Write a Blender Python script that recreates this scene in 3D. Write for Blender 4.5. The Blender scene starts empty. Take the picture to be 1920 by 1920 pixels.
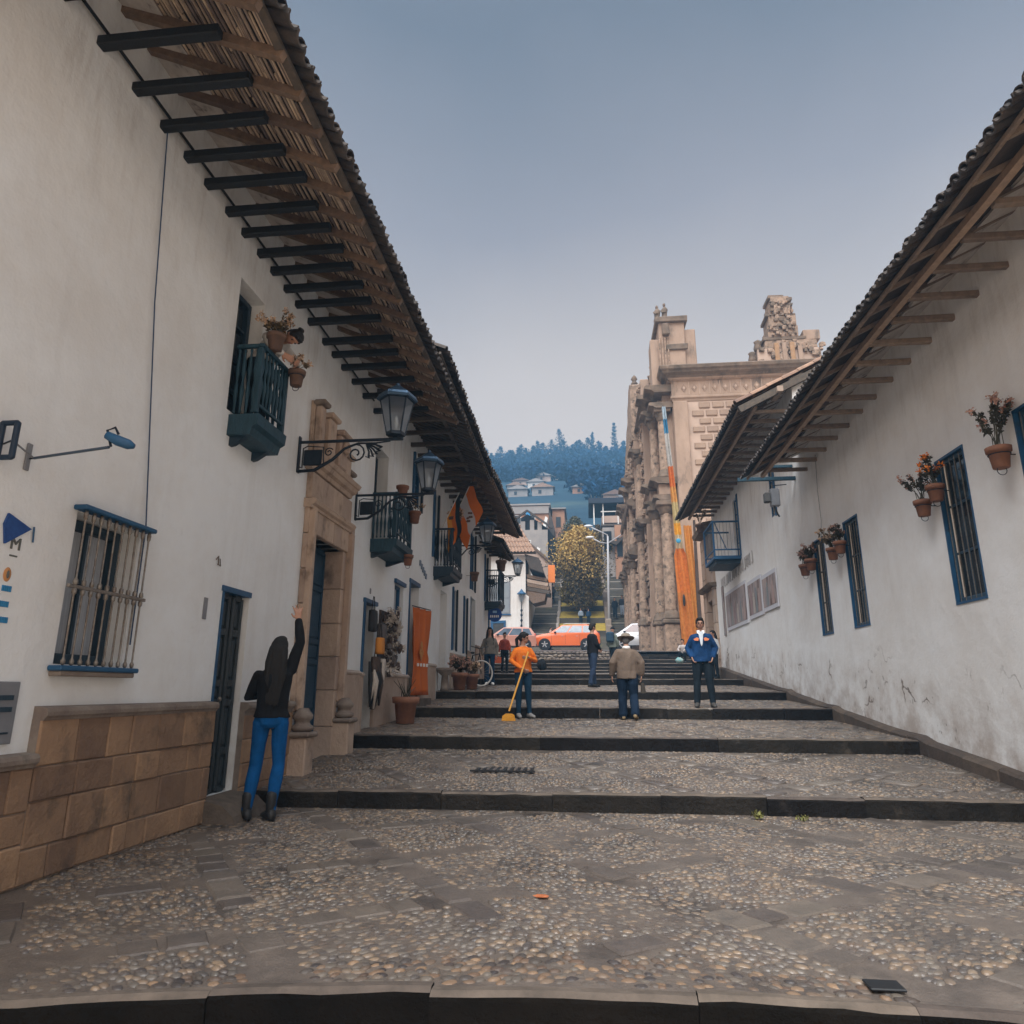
import bpy, bmesh, math, random
import numpy as np
from mathutils import Vector, Matrix, Euler, noise
R = math.radians
PI = math.pi
random.seed(7)
rnd = random.random
def uni(a, b): return a + (b - a) * random.random()
SC = bpy.context.scene
COL = SC.collection

# ------------------------------------------------------------------ camera
cam = bpy.data.cameras.new('camera'); camo = bpy.data.objects.new('camera', cam); COL.objects.link(camo)
cam.sensor_width = 36; cam.lens = 24.27; cam.clip_end = 2000; cam.clip_start = 0.05
pch, yaw, rol = .25207, .10744, .0028
_f = Vector((-math.sin(yaw) * math.cos(pch), math.cos(yaw) * math.cos(pch), math.sin(pch)))
_r = Vector((math.cos(yaw), math.sin(yaw), 0)); _u = _r.cross(_f)
_r2 = math.cos(rol) * _r + math.sin(rol) * _u; _u2 = -math.sin(rol) * _r + math.cos(rol) * _u
camo.matrix_world = Matrix(((_r2.x, _u2.x, -_f.x, 0), (_r2.y, _u2.y, -_f.y, 0), (_r2.z, _u2.z, -_f.z, 1.17), (0, 0, 0, 1)))
SC.camera = camo

# ------------------------------------------------------------------ sky, sun, exposure
w = bpy.data.worlds.new('World'); SC.world = w; w.use_nodes = True
nt = w.node_tree; nt.nodes.clear()
out = nt.nodes.new('ShaderNodeOutputWorld')
sky = nt.nodes.new('ShaderNodeTexSky'); sky.sky_type = 'NISHITA'; sky.sun_disc = False
sky.sun_elevation = R(60); sky.sun_rotation = R(180); sky.dust_density = 4
b1 = nt.nodes.new('ShaderNodeBackground'); b1.inputs[1].default_value = 0.004
nt.links.new(sky.outputs[0], b1.inputs[0])
tc = nt.nodes.new('ShaderNodeTexCoord'); sx = nt.nodes.new('ShaderNodeSeparateXYZ')
nt.links.new(tc.outputs['Generated'], sx.inputs[0])
cn = nt.nodes.new('ShaderNodeTexNoise'); cn.inputs['Scale'].default_value = 2.2; cn.inputs['Detail'].default_value = 5
nt.links.new(tc.outputs['Generated'], cn.inputs['Vector'])
ma = nt.nodes.new('ShaderNodeMath'); ma.operation = 'MULTIPLY_ADD'; ma.inputs[1].default_value = 0.15; ma.inputs[2].default_value = -0.075
nt.links.new(cn.outputs[0], ma.inputs[0])
ad = nt.nodes.new('ShaderNodeMath'); nt.links.new(sx.outputs[2], ad.inputs[0]); nt.links.new(ma.outputs[0], ad.inputs[1])
rp = nt.nodes.new('ShaderNodeValToRGB'); nt.links.new(ad.outputs[0], rp.inputs[0])
els = rp.color_ramp.elements
stops = [(0.0, (.24, .185, .143)), (.30, (.235, .182, .139)), (.42, (.184, .146, .117)), (.61, (.083, .068, .064)), (.77, (.037, .032, .032)), (1.0, (.031, .027, .028))]
els[0].position, els[1].position = 0, 1
for i, (p, c) in enumerate(stops):
    e = els[i] if i == 0 else (els[-1] if i == len(stops) - 1 else els.new(p))
    e.position = p; e.color = (*c, 1)
b2 = nt.nodes.new('ShaderNodeBackground'); nt.links.new(rp.outputs[0], b2.inputs[0])
b2.inputs[1].default_value = 1.0
av = nt.nodes.new('ShaderNodeAddShader'); nt.links.new(b1.outputs[0], av.inputs[0]); nt.links.new(b2.outputs[0], av.inputs[1])
nt.links.new(av.outputs[0], out.inputs[0])
sl = bpy.data.lights.new('sun', 'SUN'); sl.energy = 1.5; sl.angle = R(55); sl.color = (.97, .985, 1)
so = bpy.data.objects.new('sun', sl); COL.objects.link(so)
so.rotation_euler = (R(32), 0, R(-14))      # from behind the viewer and above, very soft
SC.view_settings.view_transform = 'Standard'; SC.view_settings.look = 'None'
SC.view_settings.gamma = 1; SC.view_settings.exposure = 2.15; SC.view_settings.use_curve_mapping = False
SC.cycles.max_bounces = 6; SC.cycles.transparent_max_bounces = 12; SC.cycles.volume_bounces = 0

# ------------------------------------------------------------------ materials
MATS = {}
def mat(name, c1, c2=None, scale=6, rough=.7, bump=0.0, bscale=None, metal=0, rand=0, island=0, spec=.4, c3=None, s3=1.2, t3=.55, stretch=(1, 1, 1), rvar=0, rcol=None):
    if name in MATS: return MATS[name]
    m = bpy.data.materials.new(name); m.use_nodes = True; n = m.node_tree; N = n.nodes; L = n.links
    bs = N['Principled BSDF']; bs.inputs['Roughness'].default_value = rough; bs.inputs['Metallic'].default_value = metal
    bs.inputs['Specular IOR Level'].default_value = spec
    tcn = N.new('ShaderNodeTexCoord'); mp = N.new('ShaderNodeMapping'); mp.inputs['Scale'].default_value = stretch
    geo = N.new('ShaderNodeNewGeometry')
    L.new(geo.outputs['Position'], mp.inputs[0])
    def noi(s, d=6):
        t = N.new('ShaderNodeTexNoise'); t.inputs['Scale'].default_value = s; t.inputs['Detail'].default_value = d; t.inputs['Roughness'].default_value = .62
        L.new(mp.outputs[0], t.inputs['Vector']); return t.outputs[0]
    col = None
    def mixc(fac, a, b, blend='MIX'):
        x = N.new('ShaderNodeMix'); x.data_type = 'RGBA'; x.blend_type = blend
        if isinstance(fac, float): x.inputs[0].default_value = fac
        else: L.new(fac, x.inputs[0])
        for i, v in ((6, a), (7, b)):
            if isinstance(v, tuple): x.inputs[i].default_value = (*v[:3], 1)
            else: L.new(v, x.inputs[i])
        return x.outputs[2]
    col = c1
    if c2:
        r = N.new('ShaderNodeValToRGB'); r.color_ramp.elements[0].position = .32; r.color_ramp.elements[1].position = .68
        L.new(noi(scale), r.inputs[0]); col = mixc(r.outputs[0], c1, c2)
    if c3:
        r = N.new('ShaderNodeValToRGB'); r.color_ramp.elements[0].position = t3; r.color_ramp.elements[1].position = t3 + .15
        L.new(noi(s3, 8), r.inputs[0]); col = mixc(r.outputs[0], col, c3)
    if rcol:
        oi2 = N.new('ShaderNodeObjectInfo') if not island else geo
        r = N.new('ShaderNodeValToRGB'); r.color_ramp.elements[0].position = .45; r.color_ramp.elements[1].position = .85
        m7 = N.new('ShaderNodeMath'); m7.operation = 'MULTIPLY'; m7.inputs[1].default_value = 7.31; L.new(oi2.outputs['Random' if not island else 'Random Per Island'], m7.inputs[0])
        m8 = N.new('ShaderNodeMath'); m8.operation = 'FRACT'; L.new(m7.outputs[0], m8.inputs[0]); L.new(m8.outputs[0], r.inputs[0]); col = mixc(r.outputs[0], col, rcol)
    if rand or island:
        if island: src = geo.outputs['Random Per Island']; k = island
        else:
            oi = N.new('ShaderNodeObjectInfo'); src = oi.outputs['Random']; k = rand
        mr = N.new('ShaderNodeMapRange'); mr.inputs[3].default_value = 1 - k; mr.inputs[4].default_value = 1 + k * .8
        L.new(src, mr.inputs[0])
        cb = N.new('ShaderNodeCombineColor')
        h2 = N.new('ShaderNodeMath'); h2.operation = 'MULTIPLY_ADD'; L.new(mr.outputs[0], h2.inputs[0]); h2.inputs[1].default_value = .82; h2.inputs[2].default_value = .16
        L.new(mr.outputs[0], cb.inputs[0]); L.new(mr.outputs[0], cb.inputs[1]); L.new(h2.outputs[0], cb.inputs[2])
        col = mixc(1.0, col, cb.outputs[0], 'MULTIPLY')
    if isinstance(col, tuple): bs.inputs['Base Color'].default_value = (*col[:3], 1)
    else: L.new(col, bs.inputs['Base Color'])
    if bump:
        b = N.new('ShaderNodeBump'); b.inputs['Strength'].default_value = bump; b.inputs['Distance'].default_value = .02
        L.new(noi(bscale or scale * 4, 8), b.inputs['Height']); L.new(b.outputs[0], bs.inputs['Normal'])
    if rvar:
        mr = N.new('ShaderNodeMapRange'); mr.inputs[1].default_value = .35; mr.inputs[2].default_value = .65
        mr.inputs[3].default_value = rough - rvar; mr.inputs[4].default_value = rough + rvar
        L.new(noi(1.1, 5), mr.inputs[0]); L.new(mr.outputs[0], bs.inputs['Roughness'])
    MATS[name] = m; return m

def plaster(name, base, dirt=(.30, .25, .21), zlo=0.0, slope=0.098, y0=8.2, peel=True, dirtamt=.5):
    """limewash: faint mottling, damp rising above the sloping street and flaking scars near the foot"""
    m = bpy.data.materials.new(name); m.use_nodes = True; n = m.node_tree; N = n.nodes; L = n.links
    bs = N['Principled BSDF']; bs.inputs['Roughness'].default_value = .85; bs.inputs['Specular IOR Level'].default_value = .2
    geo = N.new('ShaderNodeNewGeometry'); P = geo.outputs['Position']; sp = N.new('ShaderNodeSeparateXYZ'); L.new(P, sp.inputs[0])
    def noi(s, d=6, rg=.6, st=None):
        t = N.new('ShaderNodeTexNoise'); t.inputs['Scale'].default_value = s; t.inputs['Detail'].default_value = d; t.inputs['Roughness'].default_value = rg
        if st:
            mp = N.new('ShaderNodeMapping'); mp.inputs['Scale'].default_value = st; L.new(P, mp.inputs[0]); L.new(mp.outputs[0], t.inputs['Vector'])
        else: L.new(P, t.inputs['Vector'])
        return t.outputs[0]
    def mth(op, a, b=None, c=None):
        x = N.new('ShaderNodeMath'); x.operation = op
        for i, v in enumerate((a, b, c)):
            if v is None: continue
            if isinstance(v, (int, float)): x.inputs[i].default_value = v
            else: L.new(v, x.inputs[i])
        return x.outputs[0]
    def mr(v, a, b, c, d):
        x = N.new('ShaderNodeMapRange'); L.new(v, x.inputs[0])
        for i, q in enumerate((a, b, c, d)): x.inputs[i + 1].default_value = q
        return x.outputs[0]
    def mixc(fac, a, b):
        x = N.new('ShaderNodeMix'); x.data_type = 'RGBA'; L.new(fac, x.inputs[0])
        for i, v in ((6, a), (7, b)):
            if isinstance(v, tuple): x.inputs[i].default_value = (*v, 1)
            else: L.new(v, x.inputs[i])
        return x.outputs[2]
    hz = mth('SUBTRACT', sp.outputs[2], mth('MULTIPLY_ADD', sp.outputs[1], slope, zlo - slope * y0))
    c = mixc(mr(noi(.55, 7, .7), .38, .62, 0, 1), base, tuple(v * k for v, k in zip(base, (.90, .87, .84))))
    c = mixc(mr(noi(9, 8, .75), .58, .74, 0, .35), c, tuple(v * .72 for v in base))
    c = mixc(mr(noi(1.0, 6, .7, (3, 3, .5)), .52, .8, 0, .2), c, (.40, .37, .34))
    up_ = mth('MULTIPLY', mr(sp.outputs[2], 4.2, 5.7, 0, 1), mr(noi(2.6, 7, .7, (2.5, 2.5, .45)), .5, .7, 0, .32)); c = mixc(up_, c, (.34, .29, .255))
    damp = mth('MULTIPLY', mr(hz, 0.0, 1.0, 1, 0), mr(noi(2.2, 8, .7), .4, .62, .1, 1))
    c = mixc(mth('MULTIPLY', damp, dirtamt), c, dirt)
    if peel:
        vo = N.new('ShaderNodeTexVoronoi'); vo.feature = 'DISTANCE_TO_EDGE'; vo.inputs['Scale'].default_value = 1.6
        wv = N.new('ShaderNodeMix'); wv.data_type = 'VECTOR'; wv.inputs[0].default_value = .42
        nn = N.new('ShaderNodeTexNoise'); nn.inputs['Scale'].default_value = 3.2; nn.inputs['Detail'].default_value = 6; L.new(P, nn.inputs['Vector'])
        L.new(P, wv.inputs[4]); L.new(nn.outputs['Color'], wv.inputs[5]); L.new(wv.outputs[1], vo.inputs['Vector'])
        line = mr(vo.outputs['Distance'], .008, .022, 1, 0)
        msk = mth('MULTIPLY', mr(noi(1.1, 3), .53, .60, 0, 1), mr(hz, .75, 1.25, 1, 0))
        c = mixc(mth('MULTIPLY', mth('MULTIPLY', line, msk), .85), c, (.16, .12, .10))
        fl = mth('MULTIPLY', mr(noi(7, 8, .65, (1, 1, .6)), .64, .67, 0, 1), mr(hz, .5, 1.0, 1, 0))
        c = mixc(mth('MULTIPLY', fl, .7), c, (.20, .16, .13))
    L.new(c, bs.inputs['Base Color'])
    b = N.new('ShaderNodeBump'); b.inputs['Strength'].default_value = .6; b.inputs['Distance'].default_value = .03
    L.new(mth('ADD', noi(3, 7), mth('MULTIPLY', noi(40, 4), .15)), b.inputs['Height']); L.new(b.outputs[0], bs.inputs['Normal'])
    MATS[name] = m; return m

def glassmat():
    m = bpy.data.materials.new('lamp_glass'); m.use_nodes = True; n = m.node_tree; N = n.nodes; L = n.links; N.clear()
    o = N.new('ShaderNodeOutputMaterial'); t = N.new('ShaderNodeBsdfTransparent'); t.inputs[0].default_value = (.86, .9, .93, 1)
    g = N.new('ShaderNodeBsdfGlossy'); g.inputs['Roughness'].default_value = .08; x = N.new('ShaderNodeMixShader')
    fr = N.new('ShaderNodeFresnel'); fr.inputs[0].default_value = 1.25
    L.new(fr.outputs[0], x.inputs[0]); L.new(t.outputs[0], x.inputs[1]); L.new(g.outputs[0], x.inputs[2])
    df = N.new('ShaderNodeBsdfTranslucent'); df.inputs[0].default_value = (.8, .85, .9, 1); x2 = N.new('ShaderNodeMixShader'); x2.inputs[0].default_value = .30
    L.new(x.outputs[0], x2.inputs[1]); L.new(df.outputs[0], x2.inputs[2]); L.new(x2.outputs[0], o.inputs[0])
    return m
LGLASS = glassmat()
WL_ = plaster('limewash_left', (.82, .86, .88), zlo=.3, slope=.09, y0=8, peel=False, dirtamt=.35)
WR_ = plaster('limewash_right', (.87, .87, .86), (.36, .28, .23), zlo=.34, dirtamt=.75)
WF_ = plaster('limewash_far', (.70, .68, .65), zlo=4, slope=0, peel=False, dirtamt=.3)
PINKB = mat('pink_plinth', (.46, .36, .29), (.36, .27, .21), 2.5, .85, .4, 14, c3=(.22, .17, .14), s3=2.2, t3=.58)
STONE = mat('plinth_stone', (.33, .21, .13), (.235, .15, .10), 3.5, .9, .9, 22, rand=.30, c3=(.10, .075, .058), s3=2.2, t3=.545, stretch=(1, 1, .9))
CAP = mat('plinth_cap', (.27, .23, .19), (.17, .13, .11), 5, .85, .5, 25, c3=(.07, .06, .05), s3=4, t3=.6)
PORT = mat('portal_stone', (.50, .385, .31), (.38, .285, .225), 3, .88, .8, 18, rand=.16, c3=(.17, .13, .105), s3=3.0, t3=.56, stretch=(1.1, 1.1, .75))
CHUR = mat('church_stone', (.42, .30, .225), (.30, .212, .155), 1.3, .9, 1.0, 5, c3=(.15, .115, .09), s3=1.4, t3=.55, stretch=(1, 1, .4))
CHBL = mat('church_block', (.36, .255, .19), (.30, .21, .158), 2, .88, .5, 12, rand=.12)
CHMO = mat('church_mortar', (.52, .39, .31), (.43, .32, .25), 1.2, .9, .3, 10, c3=(.30, .23, .18), s3=.6, t3=.62)
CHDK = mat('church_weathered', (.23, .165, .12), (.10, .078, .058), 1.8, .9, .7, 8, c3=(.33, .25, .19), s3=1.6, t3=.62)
CHCV = mat('church_carving', (.44, .31, .225), (.20, .145, .105), 3.4, .9, 1.6, 6, c3=(.075, .058, .045), s3=4.5, t3=.53)
BEAM = mat('beam_dark', (.005, .007, .010), (.010, .012, .014), 20, .6, .3, 60)
BEAM2 = mat('beam_grey', (.28, .205, .155), (.17, .13, .10), 14, .75, .4, 60, rand=.25)
RAFT = mat('rafter_wood', (.22, .145, .10), (.13, .09, .065), 14, .75, .4, 60, rand=.25)
RAFD = mat('rafter_dark', (.11, .085, .068), (.06, .05, .042), 14, .75, .4, 60, rand=.3)
REED = mat('reed', (.50, .39, .30), (.28, .21, .16), 9, .8, .3, 60, island=.6)
LINE = mat('soffit_dark', (.035, .028, .024), (.06, .045, .038), 5, .9, .5, 30)
SOFP = mat('soffit_plaster', (.62, .58, .54), (.42, .38, .35), 6, .9, .6, 30, c3=(.10, .08, .07), s3=6, t3=.58)
TILE = mat('roof_tile', (.085, .066, .056), (.045, .042, .042), 12, .8, .6, 50, rand=.45, c3=(.16, .12, .095), s3=14, t3=.62)
TILR = mat('roof_tile_red', (.34, .21, .15), (.20, .135, .105), 5, .85, .5, 20, rand=.35, c3=(.09, .075, .06), s3=5, t3=.58)
TILF = mat('tile_field', (.10, .075, .062), (.055, .048, .045), 8, .85, .6, 30)
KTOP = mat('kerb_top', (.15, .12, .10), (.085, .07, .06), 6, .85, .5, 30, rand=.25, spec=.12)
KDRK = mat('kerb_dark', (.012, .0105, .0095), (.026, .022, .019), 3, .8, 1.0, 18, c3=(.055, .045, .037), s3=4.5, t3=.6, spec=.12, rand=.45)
MORT = mat('street_mortar', (.165, .132, .108), (.105, .085, .072), 5, .36, .6, 50, c3=(.05, .042, .037), s3=1.3, t3=.5, rvar=.14, spec=.55)
COBB = mat('cobble_stone', (.125, .102, .086), (.09, .077, .068), 3, .38, .3, 60, rand=.45, rvar=.12, rcol=(.20, .13, .085), c3=(.055, .046, .040), s3=1.0, t3=.50)
COBI = mat('cobble_mass', (.150, .124, .106), (.112, .096, .084), 1.3, .34, .25, 60, island=.35, rvar=.12, spec=.6, c3=(.08, .070, .063), s3=.8, t3=.52, rcol=(.205, .146, .102))
FLAG = mat('flagstone', (.15, .122, .104), (.10, .084, .073), 3, .40, .5, 30, rand=.28, rvar=.12, c3=(.085, .074, .068), s3=3.4, t3=.56)
FLAI = mat('flagstone_mass', (.17, .142, .122), (.125, .106, .093), 3, .30, .3, 30, island=.3, rvar=.12)
BLUE = mat('blue_paint', (.012, .065, .15), (.02, .10, .21), 6, .5, .2, 40, c3=(.03, .04, .055), s3=5, t3=.6)
DBLU = mat('dark_blue_wood', (.012, .030, .048), (.02, .045, .07), 10, .55, .4, 40, stretch=(1, 1, .3))
BBAL = mat('balcony_blue', (.008, .035, .055), (.02, .07, .105), 8, .55, .5, 40, stretch=(3, 3, .5))
DOOR = mat('door_wood', (.016, .026, .034), (.032, .045, .052), 9, .5, .4, 50, stretch=(2, 2, .4))
IRON = mat('wrought_iron', (.012, .022, .035), (.02, .03, .045), 20, .45, .2, 60, metal=.4)
LROOF = mat('lamp_roof_metal', (.05, .10, .17), (.03, .065, .11), 12, .38, .2, 40, metal=.5)
BARM = mat('grille_metal', (.30, .28, .25), (.16, .13, .11), 30, .45, .3, 90, metal=.6)
CURT = mat('curtain', (.45, .47, .50), (.30, .33, .37), 6, .9, .3, 10, stretch=(1, 14, .3))
DGL = mat('dark_glass', (.02, .028, .035), (.035, .045, .055), 2, .12, 0, spec=.7)
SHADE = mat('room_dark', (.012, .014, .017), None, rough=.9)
TERR = mat('terracotta', (.27, .125, .075), (.19, .09, .06), 9, .75, .3, 40, rand=.2)
TERD = mat('terracotta_old', (.17, .10, .07), (.11, .07, .055), 9, .8, .4, 40, rand=.2)
SOIL = mat('soil', (.03, .022, .018), None, rough=.95)
LEAF = mat('leaf_dark', (.06, .055, .035), (.04, .038, .025), 20, .6, island=.4)
LEAD = mat('leaf_dry', (.16, .11, .06), (.09, .07, .04), 20, .7, island=.4)
PETP = mat('petal_pink', (.50, .23, .17), (.42, .29, .23), 20, .6, island=.3)
PETO = mat('petal_orange', (.8, .24, .03), None, rough=.6, island=.2)
PETD = mat('petal_pale', (.52, .34, .22), (.6, .45, .33), 20, .7, island=.3)
ORNG = mat('orange_cloth', (.62, .15, .025), (.50, .11, .018), 4, .75, .4, 8, stretch=(1, 1, .2))
WHITE = mat('white_paint', (.75, .74, .72), None, rough=.6)
BLACK = mat('black_paint', (.012, .013, .015), None, rough=.5)
GREY = mat('grey_paint', (.22, .23, .25), (.17, .18, .20), 5, .5, .1)
SKIN = mat('skin', (.42, .235, .16), (.36, .19, .13), 8, .55, .1)
HAIR = mat('hair_black', (.005, .0045, .0045), (.012, .010, .009), 25, .6, .6, 60, stretch=(4, 4, .3))
def cloth(name, c, k=.75, b=.6): return mat(name, c, tuple(v * k for v in c), 7, .85, b, 9, spec=.15)

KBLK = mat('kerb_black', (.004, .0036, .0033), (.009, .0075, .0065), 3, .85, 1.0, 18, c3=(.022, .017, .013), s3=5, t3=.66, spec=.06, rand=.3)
# ------------------------------------------------------------------ mesh builder
WLOC = {}
class MB:
    def __init__(s): s.v = []; s.f = []; s.mi = []; s.cur = 0
    def add(s, vs, fs):
        o = len(s.v); s.v += [tuple(p) for p in vs]
        for f in fs: s.f.append(tuple(i + o for i in f)); s.mi.append(s.cur)
        return s
    def box(s, x0, x1, y0, y1, z0, z1):
        if x0 > x1: x0, x1 = x1, x0
        if y0 > y1: y0, y1 = y1, y0
        return s.add([(x0, y0, z0), (x1, y0, z0), (x1, y1, z0), (x0, y1, z0), (x0, y0, z1), (x1, y0, z1), (x1, y1, z1), (x0, y1, z1)],
                     [(0, 3, 2, 1), (4, 5, 6, 7), (0, 1, 5, 4), (1, 2, 6, 5), (2, 3, 7, 6), (3, 0, 4, 7)])
    def bbox(s, x0, x1, y0, y1, z0, z1, b=.01):
        """box with chamfered edges"""
        if x0 > x1: x0, x1 = x1, x0
        if y0 > y1: y0, y1 = y1, y0
        c = ((x0 + x1) / 2, (y0 + y1) / 2, (z0 + z1) / 2); h = ((x1 - x0) / 2, (y1 - y0) / 2, (z1 - z0) / 2)
        b = min(b, h[0] * .8, h[1] * .8, h[2] * .8)
        bm = bmesh.new(); bmesh.ops.create_cube(bm, size=2)
        for v in bm.verts: v.co = Vector([c[i] + v.co[i] * h[i] for i in range(3)])
        bmesh.ops.bevel(bm, geom=list(bm.edges), offset=b, segments=1, affect='EDGES')
        return s.bm(bm)
    def bm(s, bm):
        bm.verts.index_update(); s.add([v.co for v in bm.verts], [[v.index for v in f.verts] for f in bm.faces]); bm.free(); return s
    def bar(s, a, b, w, h=None, up=(0, 0, 1)):
        """rectangular bar from a to b"""
        a = Vector(a); b = Vector(b); h = h or w; d = (b - a).normalized(); u = Vector(up)
        if abs(d.dot(u)) > .98: u = Vector((0, 1, 0))
        sd = d.cross(u).normalized() * w / 2; uu = sd.cross(d).normalized() * h / 2
        vs = [p + i * sd + j * uu for p in (a, b) for i, j in ((-1, -1), (1, -1), (1, 1), (-1, 1))]
        return s.add(vs, [(3, 2, 1, 0), (4, 5, 6, 7), (0, 1, 5, 4), (1, 2, 6, 5), (2, 3, 7, 6), (3, 0, 4, 7)])
    def tube(s, pts, r, n=8, cap=True, ell=None):
        pts = [Vector(p) for p in pts]; rs = r if isinstance(r, (list, tuple)) else [r] * len(pts)
        rings = []; pu = None
        for i, p in enumerate(pts):
            d = (pts[min(i + 1, len(pts) - 1)] - pts[max(i - 1, 0)])
            d = d.normalized() if d.length > 1e-9 else Vector((0, 0, 1))
            if pu is None:
                u = Vector((0, 0, 1)) if abs(d.z) < .9 else Vector((1, 0, 0))
            else: u = pu
            sd = d.cross(u)
            if sd.length < 1e-6: sd = d.cross(Vector((0, 1, 0)))
            sd.normalize(); u = sd.cross(d).normalized(); pu = u
            e = ell or 1
            rings.append([p + rs[i] * (math.cos(2 * PI * k / n) * sd + e * math.sin(2 * PI * k / n) * u) for k in range(n)])
        return s.rings(rings, cap)
    def rings(s, rings, cap=True, closed=True):
        n = len(rings[0]); vs = [v for r in rings for v in r]; fs = []
        for i in range(len(rings) - 1):
            for k in range(n if closed else n - 1):
                fs.append((i * n + k, i * n + (k + 1) % n, (i + 1) * n + (k + 1) % n, (i + 1) * n + k))
        if cap: fs.append(tuple(reversed(range(n)))); fs.append(tuple((len(rings) - 1) * n + k for k in range(n)))
        return s.add(vs, fs)
    def lathe(s, c, prof, n=14, axis='z'):
        c = Vector(c); rings = []
        for r, h in prof:
            rings.append([c + (Vector((r * math.cos(2 * PI * k / n), r * math.sin(2 * PI * k / n), h)) if axis == 'z' else
                               Vector((r * math.cos(2 * PI * k / n), h, r * math.sin(2 * PI * k / n))) if axis == 'y' else
                               Vector((h, r * math.cos(2 * PI * k / n), r * math.sin(2 * PI * k / n)))) for k in range(n)])
        return s.rings(rings)
    def ell(s, c, rx, ry, rz, n=12, m=8, jit=0):
        c = Vector(c); vs = [c + Vector((0, 0, -rz))]; fs = []
        for i in range(1, m):
            t = PI * i / m
            for k in range(n):
                a = 2 * PI * k / n; j = 1 + uni(-jit, jit)
                vs.append(c + Vector((rx * math.sin(t) * math.cos(a) * j, ry * math.sin(t) * math.sin(a) * j, -rz * math.cos(t) * j)))
        vs.append(c + Vector((0, 0, rz)))
        for k in range(n): fs.append((0, 1 + (k + 1) % n, 1 + k))
        for i in range(m - 2):
            for k in range(n): fs.append((1 + i * n + k, 1 + i * n + (k + 1) % n, 1 + (i + 1) * n + (k + 1) % n, 1 + (i + 1) * n + k))
        t = len(vs) - 1
        for k in range(n): fs.append((t, 1 + (m - 2) * n + k, 1 + (m - 2) * n + (k + 1) % n))
        return s.add(vs, fs)
    def prism(s, poly, a, b, axis='y'):
        """2-D outline extruded between a and b along an axis"""
        f = {'y': lambda p, t: (p[0], t, p[1]), 'x': lambda p, t: (t, p[0], p[1]), 'z': lambda p, t: (p[0], p[1], t)}[axis]
        n = len(poly)
        return s.add([f(p, a) for p in poly] + [f(p, b) for p in poly],
                     [tuple(range(n))[::-1], tuple(range(n, 2 * n))] + [(i, (i + 1) % n, n + (i + 1) % n, n + i) for i in range(n)])
    def jitter(s, k, sc=3.0):
        s.v = [tuple(Vector(p) + k * (noise.noise_vector(Vector(p) * sc))) for p in s.v]; return s
    def build(s, name, m, parent=None, smooth=False, kind=None, shift=None, mods=None):
        me = bpy.data.meshes.new(name)
        o_ = Vector(WLOC.get(parent.name, (0, 0, 0))) if parent else Vector((0, 0, 0))
        if shift: o_ = Vector(shift)
        me.from_pydata([tuple(Vector(p) - o_) for p in s.v], [], s.f)
        ms = m if isinstance(m, (list, tuple)) else [m]
        for q in ms: me.materials.append(q)
        if len(ms) > 1: me.polygons.foreach_set('material_index', s.mi)
        bm = bmesh.new(); bm.from_mesh(me); bmesh.ops.recalc_face_normals(bm, faces=bm.faces); bm.to_mesh(me); bm.free()
        if smooth:
            me.polygons.foreach_set('use_smooth', [True] * len(me.polygons))
        ob = bpy.data.objects.new(name, me); COL.objects.link(ob)
        if parent: ob.parent = parent; WLOC[ob.name] = tuple(o_)
        elif shift: ob.location = shift; WLOC[ob.name] = tuple(shift)
        if kind: ob['kind'] = kind
        if smooth == 'auto':
            bpy_smooth(ob)
        return ob
def bpy_smooth(ob, ang=40):
    me = ob.data; bm = bmesh.new(); bm.from_mesh(me)
    for e in bm.edges:
        if len(e.link_faces) == 2 and e.calc_face_angle(0) > R(ang): e.smooth = False
    bm.to_mesh(me); bm.free()
def inst(src, parent, loc, rot=(0, 0, 0), scale=(1, 1, 1), name=None, matx=None):
    """one more object sharing src's mesh, at a world location under parent"""
    o = bpy.data.objects.new(name or src.name.split('.')[0], src if isinstance(src, bpy.types.Mesh) else src.data); COL.objects.link(o)
    base = Vector(WLOC.get(parent.name, (0, 0, 0))) if parent else Vector((0, 0, 0))
    o.parent = parent
    o.location = Vector(loc) - base; o.rotation_euler = rot; o.scale = scale
    if matx: o.data.materials.clear(); o.data.materials.append(matx)
    return o
def mesh_of(mb, name, m, smooth=False):
    o = mb.build(name, m, None, smooth); me = o.data; bpy.data.objects.remove(o); return me
def tag(o, label=None, cat=None, group=None, kind=None):
    if label: o['label'] = label
    if cat: o['category'] = cat
    if group: o['group'] = group
    if kind: o['kind'] = kind
    return o
def thing(name, label, cat, loc=(0, 0, 0), group=None, kind=None):
    o = bpy.data.objects.new(name, None); COL.objects.link(o); o.location = loc; o.empty_display_size = .2; WLOC[o.name] = tuple(loc)
    return tag(o, label, cat, group, kind)
def part_empty(name, parent, loc=None, label=None):
    o = bpy.data.objects.new(name, None); COL.objects.link(o); o.parent = parent
    b = Vector(WLOC[parent.name]); l = Vector(loc) if loc else b; o.location = l - b; WLOC[o.name] = tuple(l)
    if label: o['label'] = label
    return o
def copy_tree(o, loc=None, parent=None, label=None):
    c = o.copy(); COL.objects.link(c); c.parent = parent
    if loc is not None: c.location = loc; WLOC[c.name] = tuple(loc)
    if label: c['label'] = label
    for ch in list(o.children): copy_tree(ch, None, c)
    return c

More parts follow.
